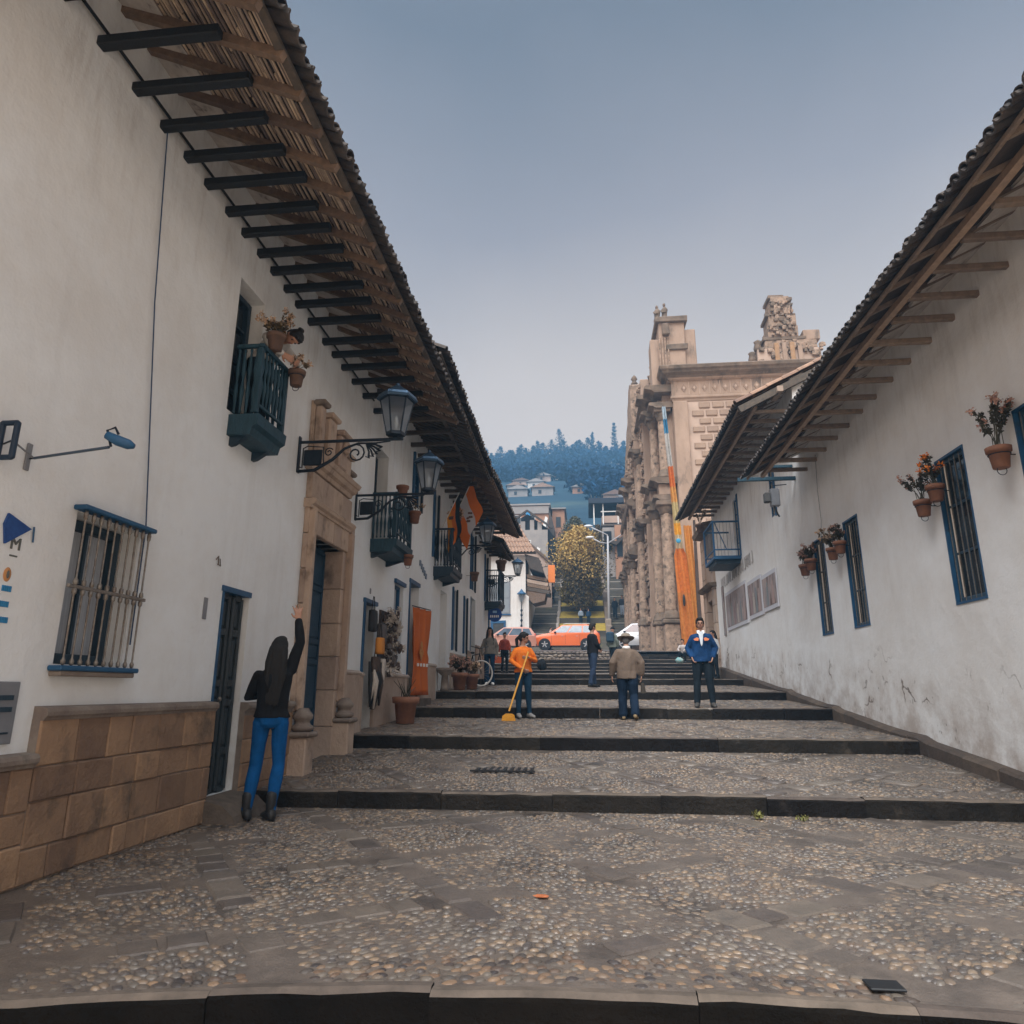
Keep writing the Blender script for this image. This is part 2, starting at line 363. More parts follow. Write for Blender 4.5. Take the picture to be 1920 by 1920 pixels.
# street profile: (y of riser, z below it, z above it)
RIS = [(3.1, -.22, 0), (7.4, 0, .16), (10.2, .36, .53), (13.5, .66, .85), (16.4, .97, 1.14), (20.6, 1.31, 1.48), (24.2, 1.53, 1.70), (26.6, 1.79, 1.88), (29.0, 1.97, 2.08), (31.3, 2.17, 2.30), (33.3, 2.40, 2.55)]
END = (35.0, 2.62)
def gz(y):
    if y < RIS[0][0]: return -.22
    for i, (ry, a, b) in enumerate(RIS):
        ny, nb = (RIS[i + 1][0], RIS[i + 1][1]) if i + 1 < len(RIS) else END
        if ry <= y < ny: return b + (nb - b) * (y - ry) / (ny - ry)
    if y < 36.4: return 2.62 + (3.08 - 2.62) * (y - 35) / 1.4
    if y < 50: return 3.08 + (y - 36.4) * .062
    return 3.92 + (y - 50) * .47
def edge(i, x, y):
    """front edge of riser i is a little crooked"""
    if i == 0: return 3.15 - .05 * (x - .4) ** 2
    return y + .035 * noise.noise(Vector((x * .5, i * 7.3, 0))) + .02 * math.sin(x * .9 + i)
# ================================================================== STREET
street = thing('street', None, None, (0, 0, 0), kind='structure')
def ground_sheet(name, m, y0, y1, x0, x1, zf, parent, nx=24, ny=10, low=.009):
    mb = MB(); vs = []; fs = []
    for j in range(ny + 1):
        for i in range(nx + 1):
            x = x0 + (x1 - x0) * i / nx; a = y0(x) if callable(y0) else y0; b = y1(x) if callable(y1) else y1
            y = a + (b - a) * j / ny; vs.append((x, y, zf(x, y) - low + .006 * noise.noise(Vector((x * 1.3, y * 1.3, 0)))))
    for j in range(ny):
        for i in range(nx): a = j * (nx + 1) + i; fs.append((a, a + 1, a + nx + 2, a + nx + 1))
    mb.add(vs, fs); return mb.build(name, m, parent, smooth=True)
XL, XR_ = -3.62, 4.55
cobm = []
for k in range(8):
    mb = MB(); n = 7; a0 = uni(0, 6); rr = [uni(.8, 1.1) for _ in range(n)]
    rg = lambda s, z: [(s * rr[i] * math.cos(2 * PI * i / n + a0), s * rr[i] * .68 * math.sin(2 * PI * i / n + a0), z) for i in range(n)]
    mb.rings([rg(1, -.35), rg(.96, .12), rg(.62, .36)], cap=False); o = len(mb.v); mb.add([(0, 0, .44)], []); [mb.f.append((14 + i, 14 + (i + 1) % n, o)) or mb.mi.append(0) for i in range(n)]
    cobm.append(mesh_of(mb, 'cobble', COBB, True))
    cobm[-1]['vv'] = 1
COBV = [np.array([v.co[:] for v in me.vertices]) for me in cobm]
COBF = [[list(p.vertices) for p in me.polygons] for me in cobm]
def mass(name, items, m, parent, vs_list=COBV, fs_list=COBF):
    """many pieces joined in one mesh: items = (variant, x, y, z, rot, sx, sy, sz)"""
    V = []; F = []; o = 0
    for k, x, y, z, r, sx_, sy_, sz_ in items:
        v = vs_list[k]; c, s = math.cos(r), math.sin(r)
        q = np.empty_like(v); q[:, 0] = v[:, 0] * sx_ * c - v[:, 1] * sy_ * s + x; q[:, 1] = v[:, 0] * sx_ * s + v[:, 1] * sy_ * c + y; q[:, 2] = v[:, 2] * sz_ + z
        V.append(q); F += [[i + o for i in f] for f in fs_list[k]]; o += len(v)
    me = bpy.data.meshes.new(name); me.from_pydata(np.vstack(V).tolist(), [], F); me.materials.append(m)
    me.polygons.foreach_set('use_smooth', [True] * len(me.polygons))
    ob = bpy.data.objects.new(name, me); COL.objects.link(ob); ob.parent = parent; ob['kind'] = 'stuff'; return ob
TH = R(36); ct, st = math.cos(TH), math.sin(TH); SP = 1.12; HW = .105
def band(x, y):
    u = x * ct + y * st + .05 * noise.noise(Vector((x, y, 1))); v = -x * st + y * ct + .05 * noise.noise(Vector((x, y, 9)))
    du = abs((u + .3) % SP - SP / 2); dv = abs((v + .45) % SP - SP / 2)
    return SP / 2 - max(du, dv)      # small when inside a band of flagstones
def gone(x, y): return noise.noise(Vector((x * 1.4 + 40, y * 1.4, 7))) < -.17      # stretches where the bands are broken up and patched with pebbles
# flagstone base shapes: irregular slabs with a worn edge
flv = []; flf = []; flm = []
for k in range(6):
    mb = MB(); pts = []
    for (a, b) in ((-1, -1), (0, -1.0), (1, -1), (1, 1), (.1, 1.0), (-1, 1)): pts.append((a * uni(.86, 1), b * uni(.84, 1)))
    mb.rings([[(p[0], p[1], -1.2) for p in pts], [(p[0], p[1], .25) for p in pts], [(p[0] * .9, p[1] * .88, .8) for p in pts]])
    me = mesh_of(mb, 'flagstone', FLAG); flm.append(me); flv.append(np.array([v.co[:] for v in me.vertices])); flf.append([list(p.vertices) for p in me.polygons])
near_c = []; near_f = []
camxy = Vector((0, 0))
terr_objs = []
for i, (ry, zb, zt) in enumerate(RIS):
    ny, nb = (RIS[i + 1][0], RIS[i + 1][1]) if i + 1 < len(RIS) else END
    zf = lambda x, y, ry=ry, ny=ny, zt=zt, nb=nb: zt + (nb - zt) * min(1, max(0, (y - ry) / (ny - ry)))
    x0 = XL - (0 if ry < 25 else 9); x1 = XR_ + (0 if ry < 24 else 1.2)
    ter = ground_sheet('terrace', MORT, lambda x, i=i, ry=ry: edge(i, x, ry) + .055, lambda x, i=i, ny=ny: edge(i + 1, x, ny) + .06, x0, x1, zf, street)
    terr_objs.append(ter)
    if i > 6: continue
    if i <= 1: sp = .056
    elif i == 2: sp = .075
    else: sp = .115 if i < 5 else .15
    cob = []; fl = []
    yy = ry + .12 if i else 2.95
    row = 0
    while yy < ny + .0:
        xx = XL + .1 + (sp * .5 if row % 2 else 0)
        while xx < XR_ - .22:
            x = xx + uni(-.024, .024); y = yy + uni(-.020, .020)
            if y > edge(i, x, ry) + (.12 if i == 0 else .14) and y < edge(i + 1, x, ny) - .02:
                bd = band(x, y)
                if (bd > HW + .006 or gone(x, y)) and noise.noise(Vector((x * .8, y * .8, 3))) > -.72:
                    s = sp * uni(.48, .72); z = zf(x, y) - .012 + .005 * noise.noise(Vector((x * 2, y * 2, 0)))
                    it = (random.randrange(8), x, y, z, uni(-.5, .5) + (.6 if int((x * ct + y * st + .3) // SP) % 2 else -.4), s, s, uni(.016, .030) * (1 if i < 3 else 1.2))
                    (cob if i else near_c).append(it)
            xx += sp
        yy += sp * .72; row += 1
    # flagstones laid along the two families of lines
    for fam in (0, 1):
        off = (.3, .45)[fam]
        for kk in range(-12, 30):
            line = kk * SP - off + 0.0
            t = -14 + uni(0, .3)
            while t < 26:
                ln = uni(.16, .46)
                if rnd() < .10: t += ln; continue
                tt = t + ln / 2; t += ln + .012
                if fam == 0: x = line * ct - tt * st; y = line * st + tt * ct; rot = TH + PI / 2
                else: x = tt * ct - line * st; y = tt * st + line * ct; rot = TH
                if not (XL + .15 < x < XR_ - .3): continue
                if not (edge(i, x, ry) + (.16 if i == 0 else .18) < y < edge(i + 1, x, ny) - .14): continue
                if gone(x, y): continue
                if fam == 1:      # leave the crossings to the first family
                    d = abs((x * ct + y * st + .3 + SP / 2) % SP - SP / 2)
                    if d < ln / 2 + HW * .8: continue
                (near_f if i == 0 else fl).append((random.randrange(6), x, y, zf(x, y) - .011 - uni(0, .008), rot + uni(-.05, .05), ln / 2, HW * uni(.72, 1.12), .02))
    if cob: mass('cobble_field', cob, COBI, ter)
    if i == 0:
        for lst, ml, key in ((near_c, cobm, 'cobble'), (near_f, flm, 'flagstone')):
            # the 300 that show largest: nearest ones inside the view
            def vis(it):
                x, y = it[1], it[2]; a = math.atan2(x, y) + yaw
                return abs(a) < R(40)
            lst.sort(key=lambda it: (0 if vis(it) else 1, it[1] ** 2 + it[2] ** 2))
            for it in lst[:290]:
                k, x, y, z, r, a, b, c = it
                inst(ml[k], ter, (x, y, z), (0, 0, r), (a, b, c), key)
            rest = lst[290:]
            if rest:
                if key == 'cobble': mass('cobble_field', rest, COBI, ter)
                else: mass('flagstone_field', rest, FLAI, ter, flv, flf)
    elif fl: mass('flagstone_field', fl, FLAI, ter, flv, flf)
# kerb stones of each riser
for i, (ry, zb, zt) in enumerate(RIS):
    st_ = part_empty('stone_step', street, (0, ry, zb))
    x = XL - (0 if ry < 25 else 2.0); x1 = XR_ - (.14 if ry < 24 else -.6); dep = .085 if i == 0 else .12
    while x < x1 - .05:
        ln = min(uni(.75, 1.35), x1 - x) if i < 6 else min(uni(1.2, 2), x1 - x)
        a, b = x + .0018, x + ln - .0018; h = zt - zb
        mb = MB(); n = 6; top = []; hh = uni(-.006, .010); st0 = uni(-.018, .018)
        fr, ba = [], []
        for q in range(n + 1):
            xx = a + (b - a) * q / n; y = edge(i, xx, ry) + st0 + .012 * noise.noise(Vector((xx * 3, i, 5)))
            fr.append((xx, y)); ba.append((xx, y + dep))
        zt_ = zt + .004 + hh
        rr = [[(fr[q][0], fr[q][1] + .010, zb - .12), (fr[q][0], fr[q][1] + .006 * noise.noise(Vector((q, i, x))), zt_ - .03), (fr[q][0], fr[q][1] + .006, zt_ - .016 + .012 * noise.noise(Vector((fr[q][0] * 6, i, 2)))),
               (fr[q][0], fr[q][1] + .034, zt_ + .006 * noise.noise(Vector((fr[q][0] * 5, i, 1)))), (ba[q][0], ba[q][1], zt_ - .004), (ba[q][0], ba[q][1], zb - .12)] for q in range(n + 1)]
        mb.rings(rr); fi = 0
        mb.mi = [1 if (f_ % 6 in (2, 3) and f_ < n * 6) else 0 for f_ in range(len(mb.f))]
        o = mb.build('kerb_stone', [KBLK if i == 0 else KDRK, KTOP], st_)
        x += ln
# low rubble wall in front of the plaza and three narrow steps beside it
rw = thing('rubble_wall', 'low grey rubble stone wall holding up the plaza below the orange car', 'wall', (-1.5, 35.1, 2.6))
mb = MB().box(-5.2, 1.95, 35.12, 35.5, 2.4, 3.06); mb.build('wall_core', mat('rubble_mortar', (.07, .06, .055), (.1, .085, .075), 3, .9, .5), rw)
RUB = mat('rubble', (.24, .195, .165), (.13, .11, .095), 3, .8, .6, 12, rand=.5)
rbm = []
for k in range(5):
    m_ = MB(); m_.ell((0, 0, 0), 1, .5, .8, 8, 5, .18); rbm.append(mesh_of(m_, 'rubble_stone', RUB))
for r_ in range(3):
    x = -5.1 + uni(0, .2)
    while x < 1.85:
        s = uni(.08, .16); x += s
        inst(rbm[random.randrange(5)], rw, (x, 35.1 + uni(-.03, .03), 2.68 + r_ * .14 + uni(-.02, .02)), (0, uni(-.3, .3), 0), (s, .12, uni(.055, .08)))
        x += s * .9
for j, (y, z) in enumerate(((34.3, 2.74), (34.95, 2.86), (35.6, 2.98), (36.2, 3.10))):
    st_ = part_empty('stone_step', street, (3, y, z)); x = 1.96
    while x < 4.9:
        MB().bbox(x, x + .96, y, y + .7, z - .35, z, .012).build('kerb_stone', KDRK if j < 3 else KTOP, st_); x += .97
plaza = ground_sheet('plaza_road', mat('plaza_paving', (.17, .155, .15), (.12, .11, .11), 2, .5, .5, 12), 35.3, 50.2, -40, 8, lambda x, y: 3.08 + (y - 36.4) * .062, None, 12, 12, 0)
plaza['kind'] = 'structure'
# the ground rises behind the plaza to the foot of the hill
def hill_z(x, y):
    if y < 50: return gz(max(y, 36.5)) - .03
    if y < 78: z = 3.9 + (y - 50) * .47
    elif y < 125: z = 17.06 + (y - 78) * .38
    elif y < 300: z = 34.9 + (y - 125) * .365
    else: z = 98.8 - (y - 300) * .08
    z += (x * .012 if y > 125 else 0)
    if y > 130: z += 3.5 * noise.noise(Vector((x * .02, y * .02, 0))) * min(1, (y - 130) / 60)
    return z
mb = MB(); nx, ny = 50, 60; vs = []; fs = []
for j in range(ny + 1):
    y = 77 + (j / 20) * 4 if j <= 20 else 81 + 425 * ((j - 20) / 40) ** 1.4
    for i in range(nx + 1):
        x = (-1 + 2 * i / nx); x = (abs(x) ** 1.5) * (1 if x > 0 else -1) * 420; vs.append((x, y, hill_z(x, y)))
for j in range(ny):
    for i in range(nx): a = j * (nx + 1) + i; fs.append((a, a + 1, a + nx + 2, a + nx + 1))
mb.add(vs, fs)
ground_sheet('slope_ground', mat('slope_earth', (.10, .085, .065), (.06, .055, .04), 1.2, .95, .6, 6, c3=(.13, .12, .05), s3=.9, t3=.55), 50, 77.5, -40, 30, hill_z, None, 30, 20, 0)['kind'] = 'structure'
mb.build('hill', mat('hill_grass_hazed', (.02, .06, .09), (.008, .035, .065), .12, .95, .3, .5, c3=(.06, .10, .10), s3=.03, t3=.55), None, True, 'structure')  # blue of the distant air is mixed into the grass colour
# ================================================================== BUILDINGS
def wall_x(xw, depth, y0, y1, ztop, zbot, holes, out, m, parent, name='wall', back=True):
    """plastered wall in the plane x = xw, the street on the side 'out' (+1 or -1), with recessed openings (ya, yb, za, zb, d)"""
    ys = sorted({y0, y1, *[h[0] for h in holes], *[h[1] for h in holes]}); zs = sorted({zbot, ztop, *[h[2] for h in holes], *[h[3] for h in holes]})
    def split(a, s):
        r = []
        for p, q in zip(a, a[1:]):
            n = max(1, int((q - p) / s)); r += [p + (q - p) * k / n for k in range(n)]
        return r + [a[-1]]
    ys, zs = split(ys, .9), split(zs, .9); mb = MB(); idx = {}
    def P(y, z):
        k = (round(y, 4), round(z, 4))
        if k not in idx:
            inside = any(h[0] - .01 <= y <= h[1] + .01 and h[2] - .01 <= z <= h[3] + .01 for h in holes)
            e = 0 if inside or y in (y0, y1) else .014 * noise.noise(Vector((xw, y * .7, z * .7)))
            idx[k] = len(mb.v); mb.v.append((xw + e * out, y, z))
        return idx[k]
    for a, b in zip(ys, ys[1:]):
        for c, d in zip(zs, zs[1:]):
            if any(h[0] <= (a + b) / 2 <= h[1] and h[2] <= (c + d) / 2 <= h[3] for h in holes): continue
            mb.f.append((P(a, c), P(b, c), P(b, d), P(a, d))); mb.mi.append(0)
    for h in holes:
        ya, yb, za, zb = h[:4]; dd = h[4] if len(h) > 4 else .25; xi = xw - out * dd
        q = [(ya, za), (yb, za), (yb, zb), (ya, zb)]
        mb.add([(xw, *p) for p in q] + [(xi, *p) for p in q], [(i, (i + 1) % 4, 4 + (i + 1) % 4, 4 + i) for i in range(4)])
    if back:
        xb = xw - out * depth
        mb.box(xb, xb - out * .02, y0, y1, zbot, ztop)
        for yy in (y0, y1):
            mb.add([(xw, yy, zbot), (xb, yy, zbot), (xb, yy, ztop), (xw, yy, ztop)], [(0, 1, 2, 3)])
        mb.add([(xw, y0, ztop), (xb, y0, ztop), (xb, y1, ztop), (xw, y1, ztop)], [(0, 1, 2, 3)])
    return mb.build(name, m, parent)

def tile_mesh(r0, r1, L, th=.016, up=True, n=6, m=TILE):
    mb = MB(); s = 1 if up else -1; rings = []
    for x, r in ((0, r0), (L, r1)):
        o_ = [(x, r * math.cos(PI * k / n), s * r * .95 * math.sin(PI * k / n)) for k in range(n + 1)]
        i_ = [(x, (r - th) * math.cos(PI * k / n), s * (r - th) * .95 * math.sin(PI * k / n)) for k in range(n, -1, -1)]
        rings.append(o_ + i_)
    mb.rings(rings); return mesh_of(mb, 'roof_tile', m, False)
def eave(bld, side, xw, xe, ze, xb, zb, y0, y1, beams, raf, pitch, slope, cfg):
    """overhanging tiled eave: beams through the wall, rafters, lining, edge board, two courses of loose tiles and the field behind"""
    out = -side                      # street direction
    ang = math.atan(slope); zr = lambda x: ze + slope * abs(x - xe)
    ev = part_empty('eave', bld, (xw, (y0 + y1) / 2, ze))
    def zs(y): return cfg.get('sag', lambda y: 0)(y)
    for y in beams:
        e = MB().bbox(xw - out * .15, xb + out * uni(-.03, .03), y - cfg['bw'] / 2, y + cfg['bw'] / 2, zb + zs(y) - cfg['bw'] / 2, zb + zs(y) + cfg['bw'] / 2, .008)
        e.v = [(p[0], p[1], p[2] + (uni(-.004, .004))) for p in e.v]
        e.build('beam', cfg['bm'], ev)
    # rafters follow the slope
    y = y0 + .1; L = abs(xw - xe) + .35
    while y < y1:
        a = (xe - out * .05, y, zr(xe - out * .05) - cfg.get('ro', .10) + zs(y)); xi = xw - out * .3; b = (xi, y + uni(-.02, .02), zr(xi) - cfg.get('ro', .10) + zs(y))
        MB().bar(a, b, cfg.get('rw', .06), cfg.get('rh', .075)).build('rafter', cfg['rm'], ev); y += raf * uni(.92, 1.08)
    mb = MB()
    n = max(2, int((y1 - y0) / .8)); yl = [y0 + (y1 - y0) * k / n for k in range(n + 1)]
    mb.rings([[(xe - out * .10, q, zr(xe) + slope * .1 - .035 + zs(q)), (xw - out * .5, q, zr(xw - out * .5) - .035 + zs(q)), (xw - out * .5, q, zr(xw - out * .5) - .018 + zs(q)), (xe - out * .10, q, zr(xe) + slope * .1 - .018 + zs(q))] for q in yl])
    mb.build('roof_boarding', LINE, ev)
    if cfg.get('reeds'):
        mb = MB(); x = abs(xe - xw) * .0 + .12
        while x < abs(xe - xw) * cfg.get('rend', .72):
            xx = xe - out * x; q = y0 + uni(-.3, 0)
            while q < y1 - .05:
                l = min(uni(.7, 1.5), y1 - q); j = uni(-.012, .012)
                mb.tube([(xx + j, max(q, y0), zr(xx) - .05 + zs(q)), (xx + j + uni(-.015, .015), q + l, zr(xx) - .05 + zs(q + l) - uni(0, .008))], uni(.009, .013), 5, False); q += l + .02
            x += .027
        mb.build('reed_lining', REED, ev, True, 'stuff')
    # plastered strip next to the wall
    xa = xw + out * cfg.get('pl', .42); mb = MB()
    n = max(2, int((y1 - y0) / .3)); yl = [y0 + (y1 - y0) * k / n for k in range(n + 1)]
    mb.rings([[(xw - out * .02, q, zr(xw) - .075 + zs(q)), (xa + .05 * noise.noise(Vector((q * 2, 0, 0))), q, zr(xa) - .075 + zs(q)), (xa, q, zr(xa) - .04 + zs(q)), (xw - out * .02, q, zr(xw) - .04 + zs(q))] for q in yl])
    mb.build('soffit_plaster', SOFP, ev)
    # edge board and purlin
    for nm, x, zz, hw, m_ in ((('edge_board', xe - out * .07, zr(xe) - .03, (.06, .05), RAFD),) if cfg.get('nopur') else (('edge_board', xe - out * .05, zr(xe) - .03, (.035, .04), cfg['rm']), ('purlin', cfg.get('xp', xb + side * .06), None, (.075, .075), cfg.get('pm', cfg['rm'])))):
        mb = MB(); n = max(2, int((y1 - y0) / 1.0)); yl = [y0 + (y1 - y0) * k / n for k in range(n + 1)]
        z = zz if zz is not None else cfg.get('zp', zb + cfg['bw'] / 2 + .04)
        mb.rings([[(x - hw[0] / 2, q, z - hw[1] / 2 + zs(q)), (x + hw[0] / 2, q, z - hw[1] / 2 + zs(q)), (x + hw[0] / 2, q, z + hw[1] / 2 + zs(q)), (x - hw[0] / 2, q, z + hw[1] / 2 + zs(q))] for q in yl])
        mb.build(nm, m_, ev)
    # tiles
    r = pitch * .50; cov = tile_mesh(r, r * .82, .46, m=cfg.get('tm', TILE)); chn = tile_mesh(r * .95, r * .8, .46, up=False, m=cfg.get('tm', TILE))
    rz = 0 if side > 0 else PI      # +x of the tile points up the roof, away from the street
    y = y0 + pitch / 2; k = 0
    while y < y1:
        for c in range(cfg.get('courses', 2)):
            for me, dy, dz, dx in ((cov, 0, .055, -.03), (chn, pitch / 2, .045 + r * .55, -.09)):
                x = xe + side * (c * .38 + dx + uni(-.02, .02)); 
                inst(me, ev, (x, y + dy + uni(-.008, .008), zr(xe) + slope * (c * .38 + dx) + dz + uni(-.005, .008) + zs(y)), (uni(-.05, .05), -ang if side > 0 else -ang, rz + uni(-.03, .03)), (1, 1, 1), 'roof_tile')
        y += pitch
    c0 = cfg.get('courses', 2) * .38 + .05; xi = abs(xw - xe) + 2.4; mb = MB(); q = y0; row = []
    while q <= y1 + 1e-6: row.append((q, .07 + r * abs(math.sin(PI * (q - y0) / pitch)) * .9)); q += pitch / 6
    mb.add([(xe + side * c0, a, zr(xe) + slope * c0 + h + zs(a)) for a, h in row] + [(xe + side * xi, a, zr(xe) + slope * xi + h + zs(a)) for a, h in row],
           [(i, i + 1, len(row) + i + 1, len(row) + i) for i in range(len(row) - 1)])
    mb.build('tile_field', TILF, ev, False, 'stuff')
    return ev, zr

def part_window(bld, name, xw, out, ya, yb, za, zb, rec=.14, kind='panes', frame=BLUE, fw=.05, bars=0, glass=DGL, label=None, cols=2, rows=3):
    """recessed casement: frame, glazing bars, panes"""
    x = xw - out * rec
    w_ = MB()
    for a, b, c, d in ((ya, ya + fw, za, zb), (yb - fw, yb, za, zb), (ya + fw, yb - fw, za, za + fw), (ya + fw, yb - fw, zb - fw, zb)):
        w_.bbox(x - .02, x + out * .05, a, b, c, d, .006)
    win = w_.build(name, frame, bld)
    if label: win['label'] = label
    gw = MB()
    for i in range(1, cols): y = ya + (yb - ya) * i / cols; gw.box(x - .012, x + out * .028, y - .014, y + .014, za + fw, zb - fw)
    for j in range(1, rows): z = za + (zb - za) * j / rows; gw.box(x - .011, x + out * .026, ya + fw, yb - fw, z - .014, z + .014)
    if gw.v: gw.build('glazing_bar', frame, win)
    MB().box(x - out * .012, x - out * .02, ya + fw * .5, yb - fw * .5, za + fw * .5, zb - fw * .5).build('pane', glass, win)
    if bars:
        for i in range(bars):
            y = ya + .04 + (yb - ya - .08) * i / (bars - 1)
            MB().tube([(x + out * .05, y, za), (x + out * .05, y, zb)], .007, 5).build('bar', BARM, win)
    return win
def dark_room(bld, xw, out, ya, yb, za, zb, d=.5):
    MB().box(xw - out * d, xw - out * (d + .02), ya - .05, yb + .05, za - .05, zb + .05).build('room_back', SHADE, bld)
def panel_door(bld, xw, out, ya, yb, za, zb, rec=.2, m=DOOR, leaves=2, label=None):
    x = xw - out * rec; d = MB().box(x, x - out * .05, ya, yb, za, zb).build('door', m, bld)
    if label: d['label'] = label
    lw = (yb - ya) / leaves
    for i in range(leaves):
        a = ya + i * lw + .02; b = ya + (i + 1) * lw - .02; st_ = MB()
        st_.bbox(x, x + out * .03, a, a + .05, za + .02, zb - .02, .006); st_.bbox(x, x + out * .03, b - .05, b, za + .02, zb - .02, .006)
        hs = [za + .02, za + (zb - za) * .20, za + (zb - za) * .44, za + (zb - za) * .54, za + (zb - za) * .80, zb - .02]
        for h in hs: st_.bbox(x, x + out * .028, a + .05, b - .05, h - .035, h + .035, .006)
        st_.build('door_frame', m, d)
        for p, q in zip(hs, hs[1:]):
            if q - p > .12: MB().bbox(x, x + out * .018, a + .07, b - .07, p + .06, q - .06, .012).build('door_panel', m, d)
    MB().lathe((x + out * .045, ya + lw - .08 if leaves > 1 else yb - .12, za + (zb - za) * .46), [(.001, -.018), (.02, -.012), (.024, 0), (.02, .012), (.001, .018)], 8, 'x').build('handle', BARM, d)
    return d

# ---------- left row: three whitewashed houses
LX = -3.55
L1 = thing('white_house', 'long white house on the left with a stone plinth, carved stone doorway and reed-lined eaves', 'house', (LX, 4, 0))
H1 = [(4.36, 5.06, 1.33, 2.38, .22), (6.42, 6.98, .20, 2.14, .12), (6.12, 6.68, 3.9, 5.40, .25), (8.45, 9.62, .26, 3.12, .5), (4.04, 4.12, .87, 1.19, .06)]
wall_x(LX, 5, -1.5, 10.62, 6.55, -1, H1, 1, WL_, L1)
BY1 = [-.2, .25, .7, 1.1, 1.5, 1.9, 2.25, 2.65, 3.05, 3.42, 3.82, 4.23, 4.61, 4.97, 5.32, 5.72, 6.06, 6.42, 6.75, 7.11, 7.45, 7.86, 8.38, 8.75, 9.15, 9.62, 10.15, 10.75]
eave(L1, -1, LX, -2.12, 5.86, -2.58, 5.89, -1.4, 11.25, BY1, .38, .162, .45, dict(bw=.082, bm=BEAM, rm=RAFT, reeds=True, rend=.78, nopur=True, pl=.36, sag=lambda y: -.10 * max(0, (y - 6.5) / 5) + .05 * max(0, (4.5 - y) / 5)))
MB().tube([(LX + .035, -1.4, 6.02), (LX + .04, 3, 5.99), (LX + .035, 6, 6.0), (LX + .04, 10.6, 5.93)], .014, 6).build('wall_pole', BEAM, L1)
L2 = thing('white_house', 'second white house on the left, whose higher dark eaves overlap the reed-lined ones', 'house', (LX, 13, 0))
H2 = [(10.80, 11.38, gz(11) - .02, 2.56, .35), (10.98, 11.75, 3.62, 5.3, .3), (12.52, 13.16, 1.66, 3.12, .16), (13.62, 14.42, gz(13.8) + .16, 3.34, .3), (13.55, 14.3, 4.93, 6.0, .2)]
wall_x(LX, 5, 10.62, 15.30, 7.25, -1, H2, 1, WL_, L2)
eave(L2, -1, LX, -2.12, 6.27, -2.6, 6.3, 9.6, 15.35, [10.9, 11.5, 12.1, 12.7, 13.3, 13.9, 14.5, 15.1], .17, .165, .45, dict(bw=.08, bm=RAFD, rm=RAFD, pl=.2, sag=lambda y: -.05 * (y - 9.6)))
L3 = thing('white_house', 'farthest white house of the left row, ending above the small balcony with a plant', 'house', (LX, 20, 1))
H3 = [(15.55, 16.05, 4.2, 5.75, .2), (17.7, 18.5, 4.55, 5.9, .2), (20.9, 21.8, 4.2, 6.0, .2), (16.62, 17.42, 1.16, 3.55, .3), (18.15, 18.75, 2.2, 3.8, .15), (19.85, 20.4, 2.2, 3.78, .15), (21.1, 22.0, 1.55, 3.95, .25), (23.9, 24.6, 4.2, 5.8, .2)]
wall_x(LX, 5, 15.30, 25.6, 7.2, -1, H3, 1, WL_, L3)
eave(L3, -1, LX, -2.12, 6.10, -2.6, 6.12, 15.35, 22.3, [15.7 + .55 * k for k in range(12)], .24, .17, .45, dict(bw=.08, bm=RAFD, rm=RAFT, pl=.2))
eave(L3, -1, LX, -2.75, 5.95, -3.0, 6.0, 22.35, 25.7, [22.6 + .6 * k for k in range(5)], .3, .17, .45, dict(bw=.08, bm=RAFD, rm=RAFD, pl=.2))
# plinth of squared stone, stepping with the street
def plinth(bld, x0, x1, ya, yb, zb0, ztop, courses, blen, seed):
    rs = random.Random(seed); pl = part_empty('plinth', bld, (x1, (ya + yb) / 2, zb0))
    MB().box(x0, x1 - .015, ya, yb, zb0 - .3, ztop - .08).build('plinth_core', CAP, pl)
    z = zb0
    for h in courses:
        y = ya
        while y < yb - .02:
            l = min(rs.uniform(*blen), yb - y)
            if yb - y - l < .12: l = yb - y
            e = MB().bbox(x0 + .02, x1 + rs.uniform(-.007, .007), y + .0025, y + l - .0025, z + .0025, z + h - .0025, .009).jitter(.007, 9); e.build('stone_block', STONE, pl); y += l
        z += h
    c = MB(); poly = [(x0, ztop - .09), (x1 + .006, ztop - .09), (x1 + .012, ztop - .075), (x1 + .028, ztop - .06), (x1 + .03, ztop - .035), (x1 + .018, ztop - .01), (x0, ztop)]
    n = max(1, round((yb - ya) / .8))
    for k in range(n):
        e = MB().prism(poly, ya + (yb - ya) * k / n + .002, ya + (yb - ya) * (k + 1) / n - .002, 'y'); e.build('plinth_moulding', CAP, pl)
plinth(L1, LX, -3.475, 4.26, 6.40, 0, 1.06, (.20, .28, .21, .29), (.16, .46), 3)
plinth(L1, LX, -3.475, 1.6, 4.26, 0, .78, (.24, .19, .26), (.18, .5), 4)
plinth(L1, LX, -3.48, 7.0, 8.19, 0, 1.04, (.22, .22, .23, .24), (.25, .45), 5)
for L_, ya, yb, zt in ((L1, 9.86, 10.62, 1.45), (L2, 10.62, 10.79, 1.43), (L2, 11.40, 13.60, 1.45), (L2, 14.44, 15.30, 1.72), (L3, 15.30, 16.1, 1.74), (L3, 17.95, 19.84, 2.1), (L3, 20.42, 21.08, 2.3), (L3, 22.02, 25.6, 2.55)):
    MB().bbox(LX, LX + .06, ya, yb, -.5, zt - .06, .008).jitter(.006, 2).build('painted_plinth', PINKB, L_)
    MB().prism([(LX, zt - .06), (LX + .075, zt - .06), (LX + .085, zt - .035), (LX + .05, zt), (LX, zt)], ya, yb, 'y').build('plinth_cap', mat('pink_cap', (.5, .42, .36), (.4, .32, .27), 4, .8, .3), L_)
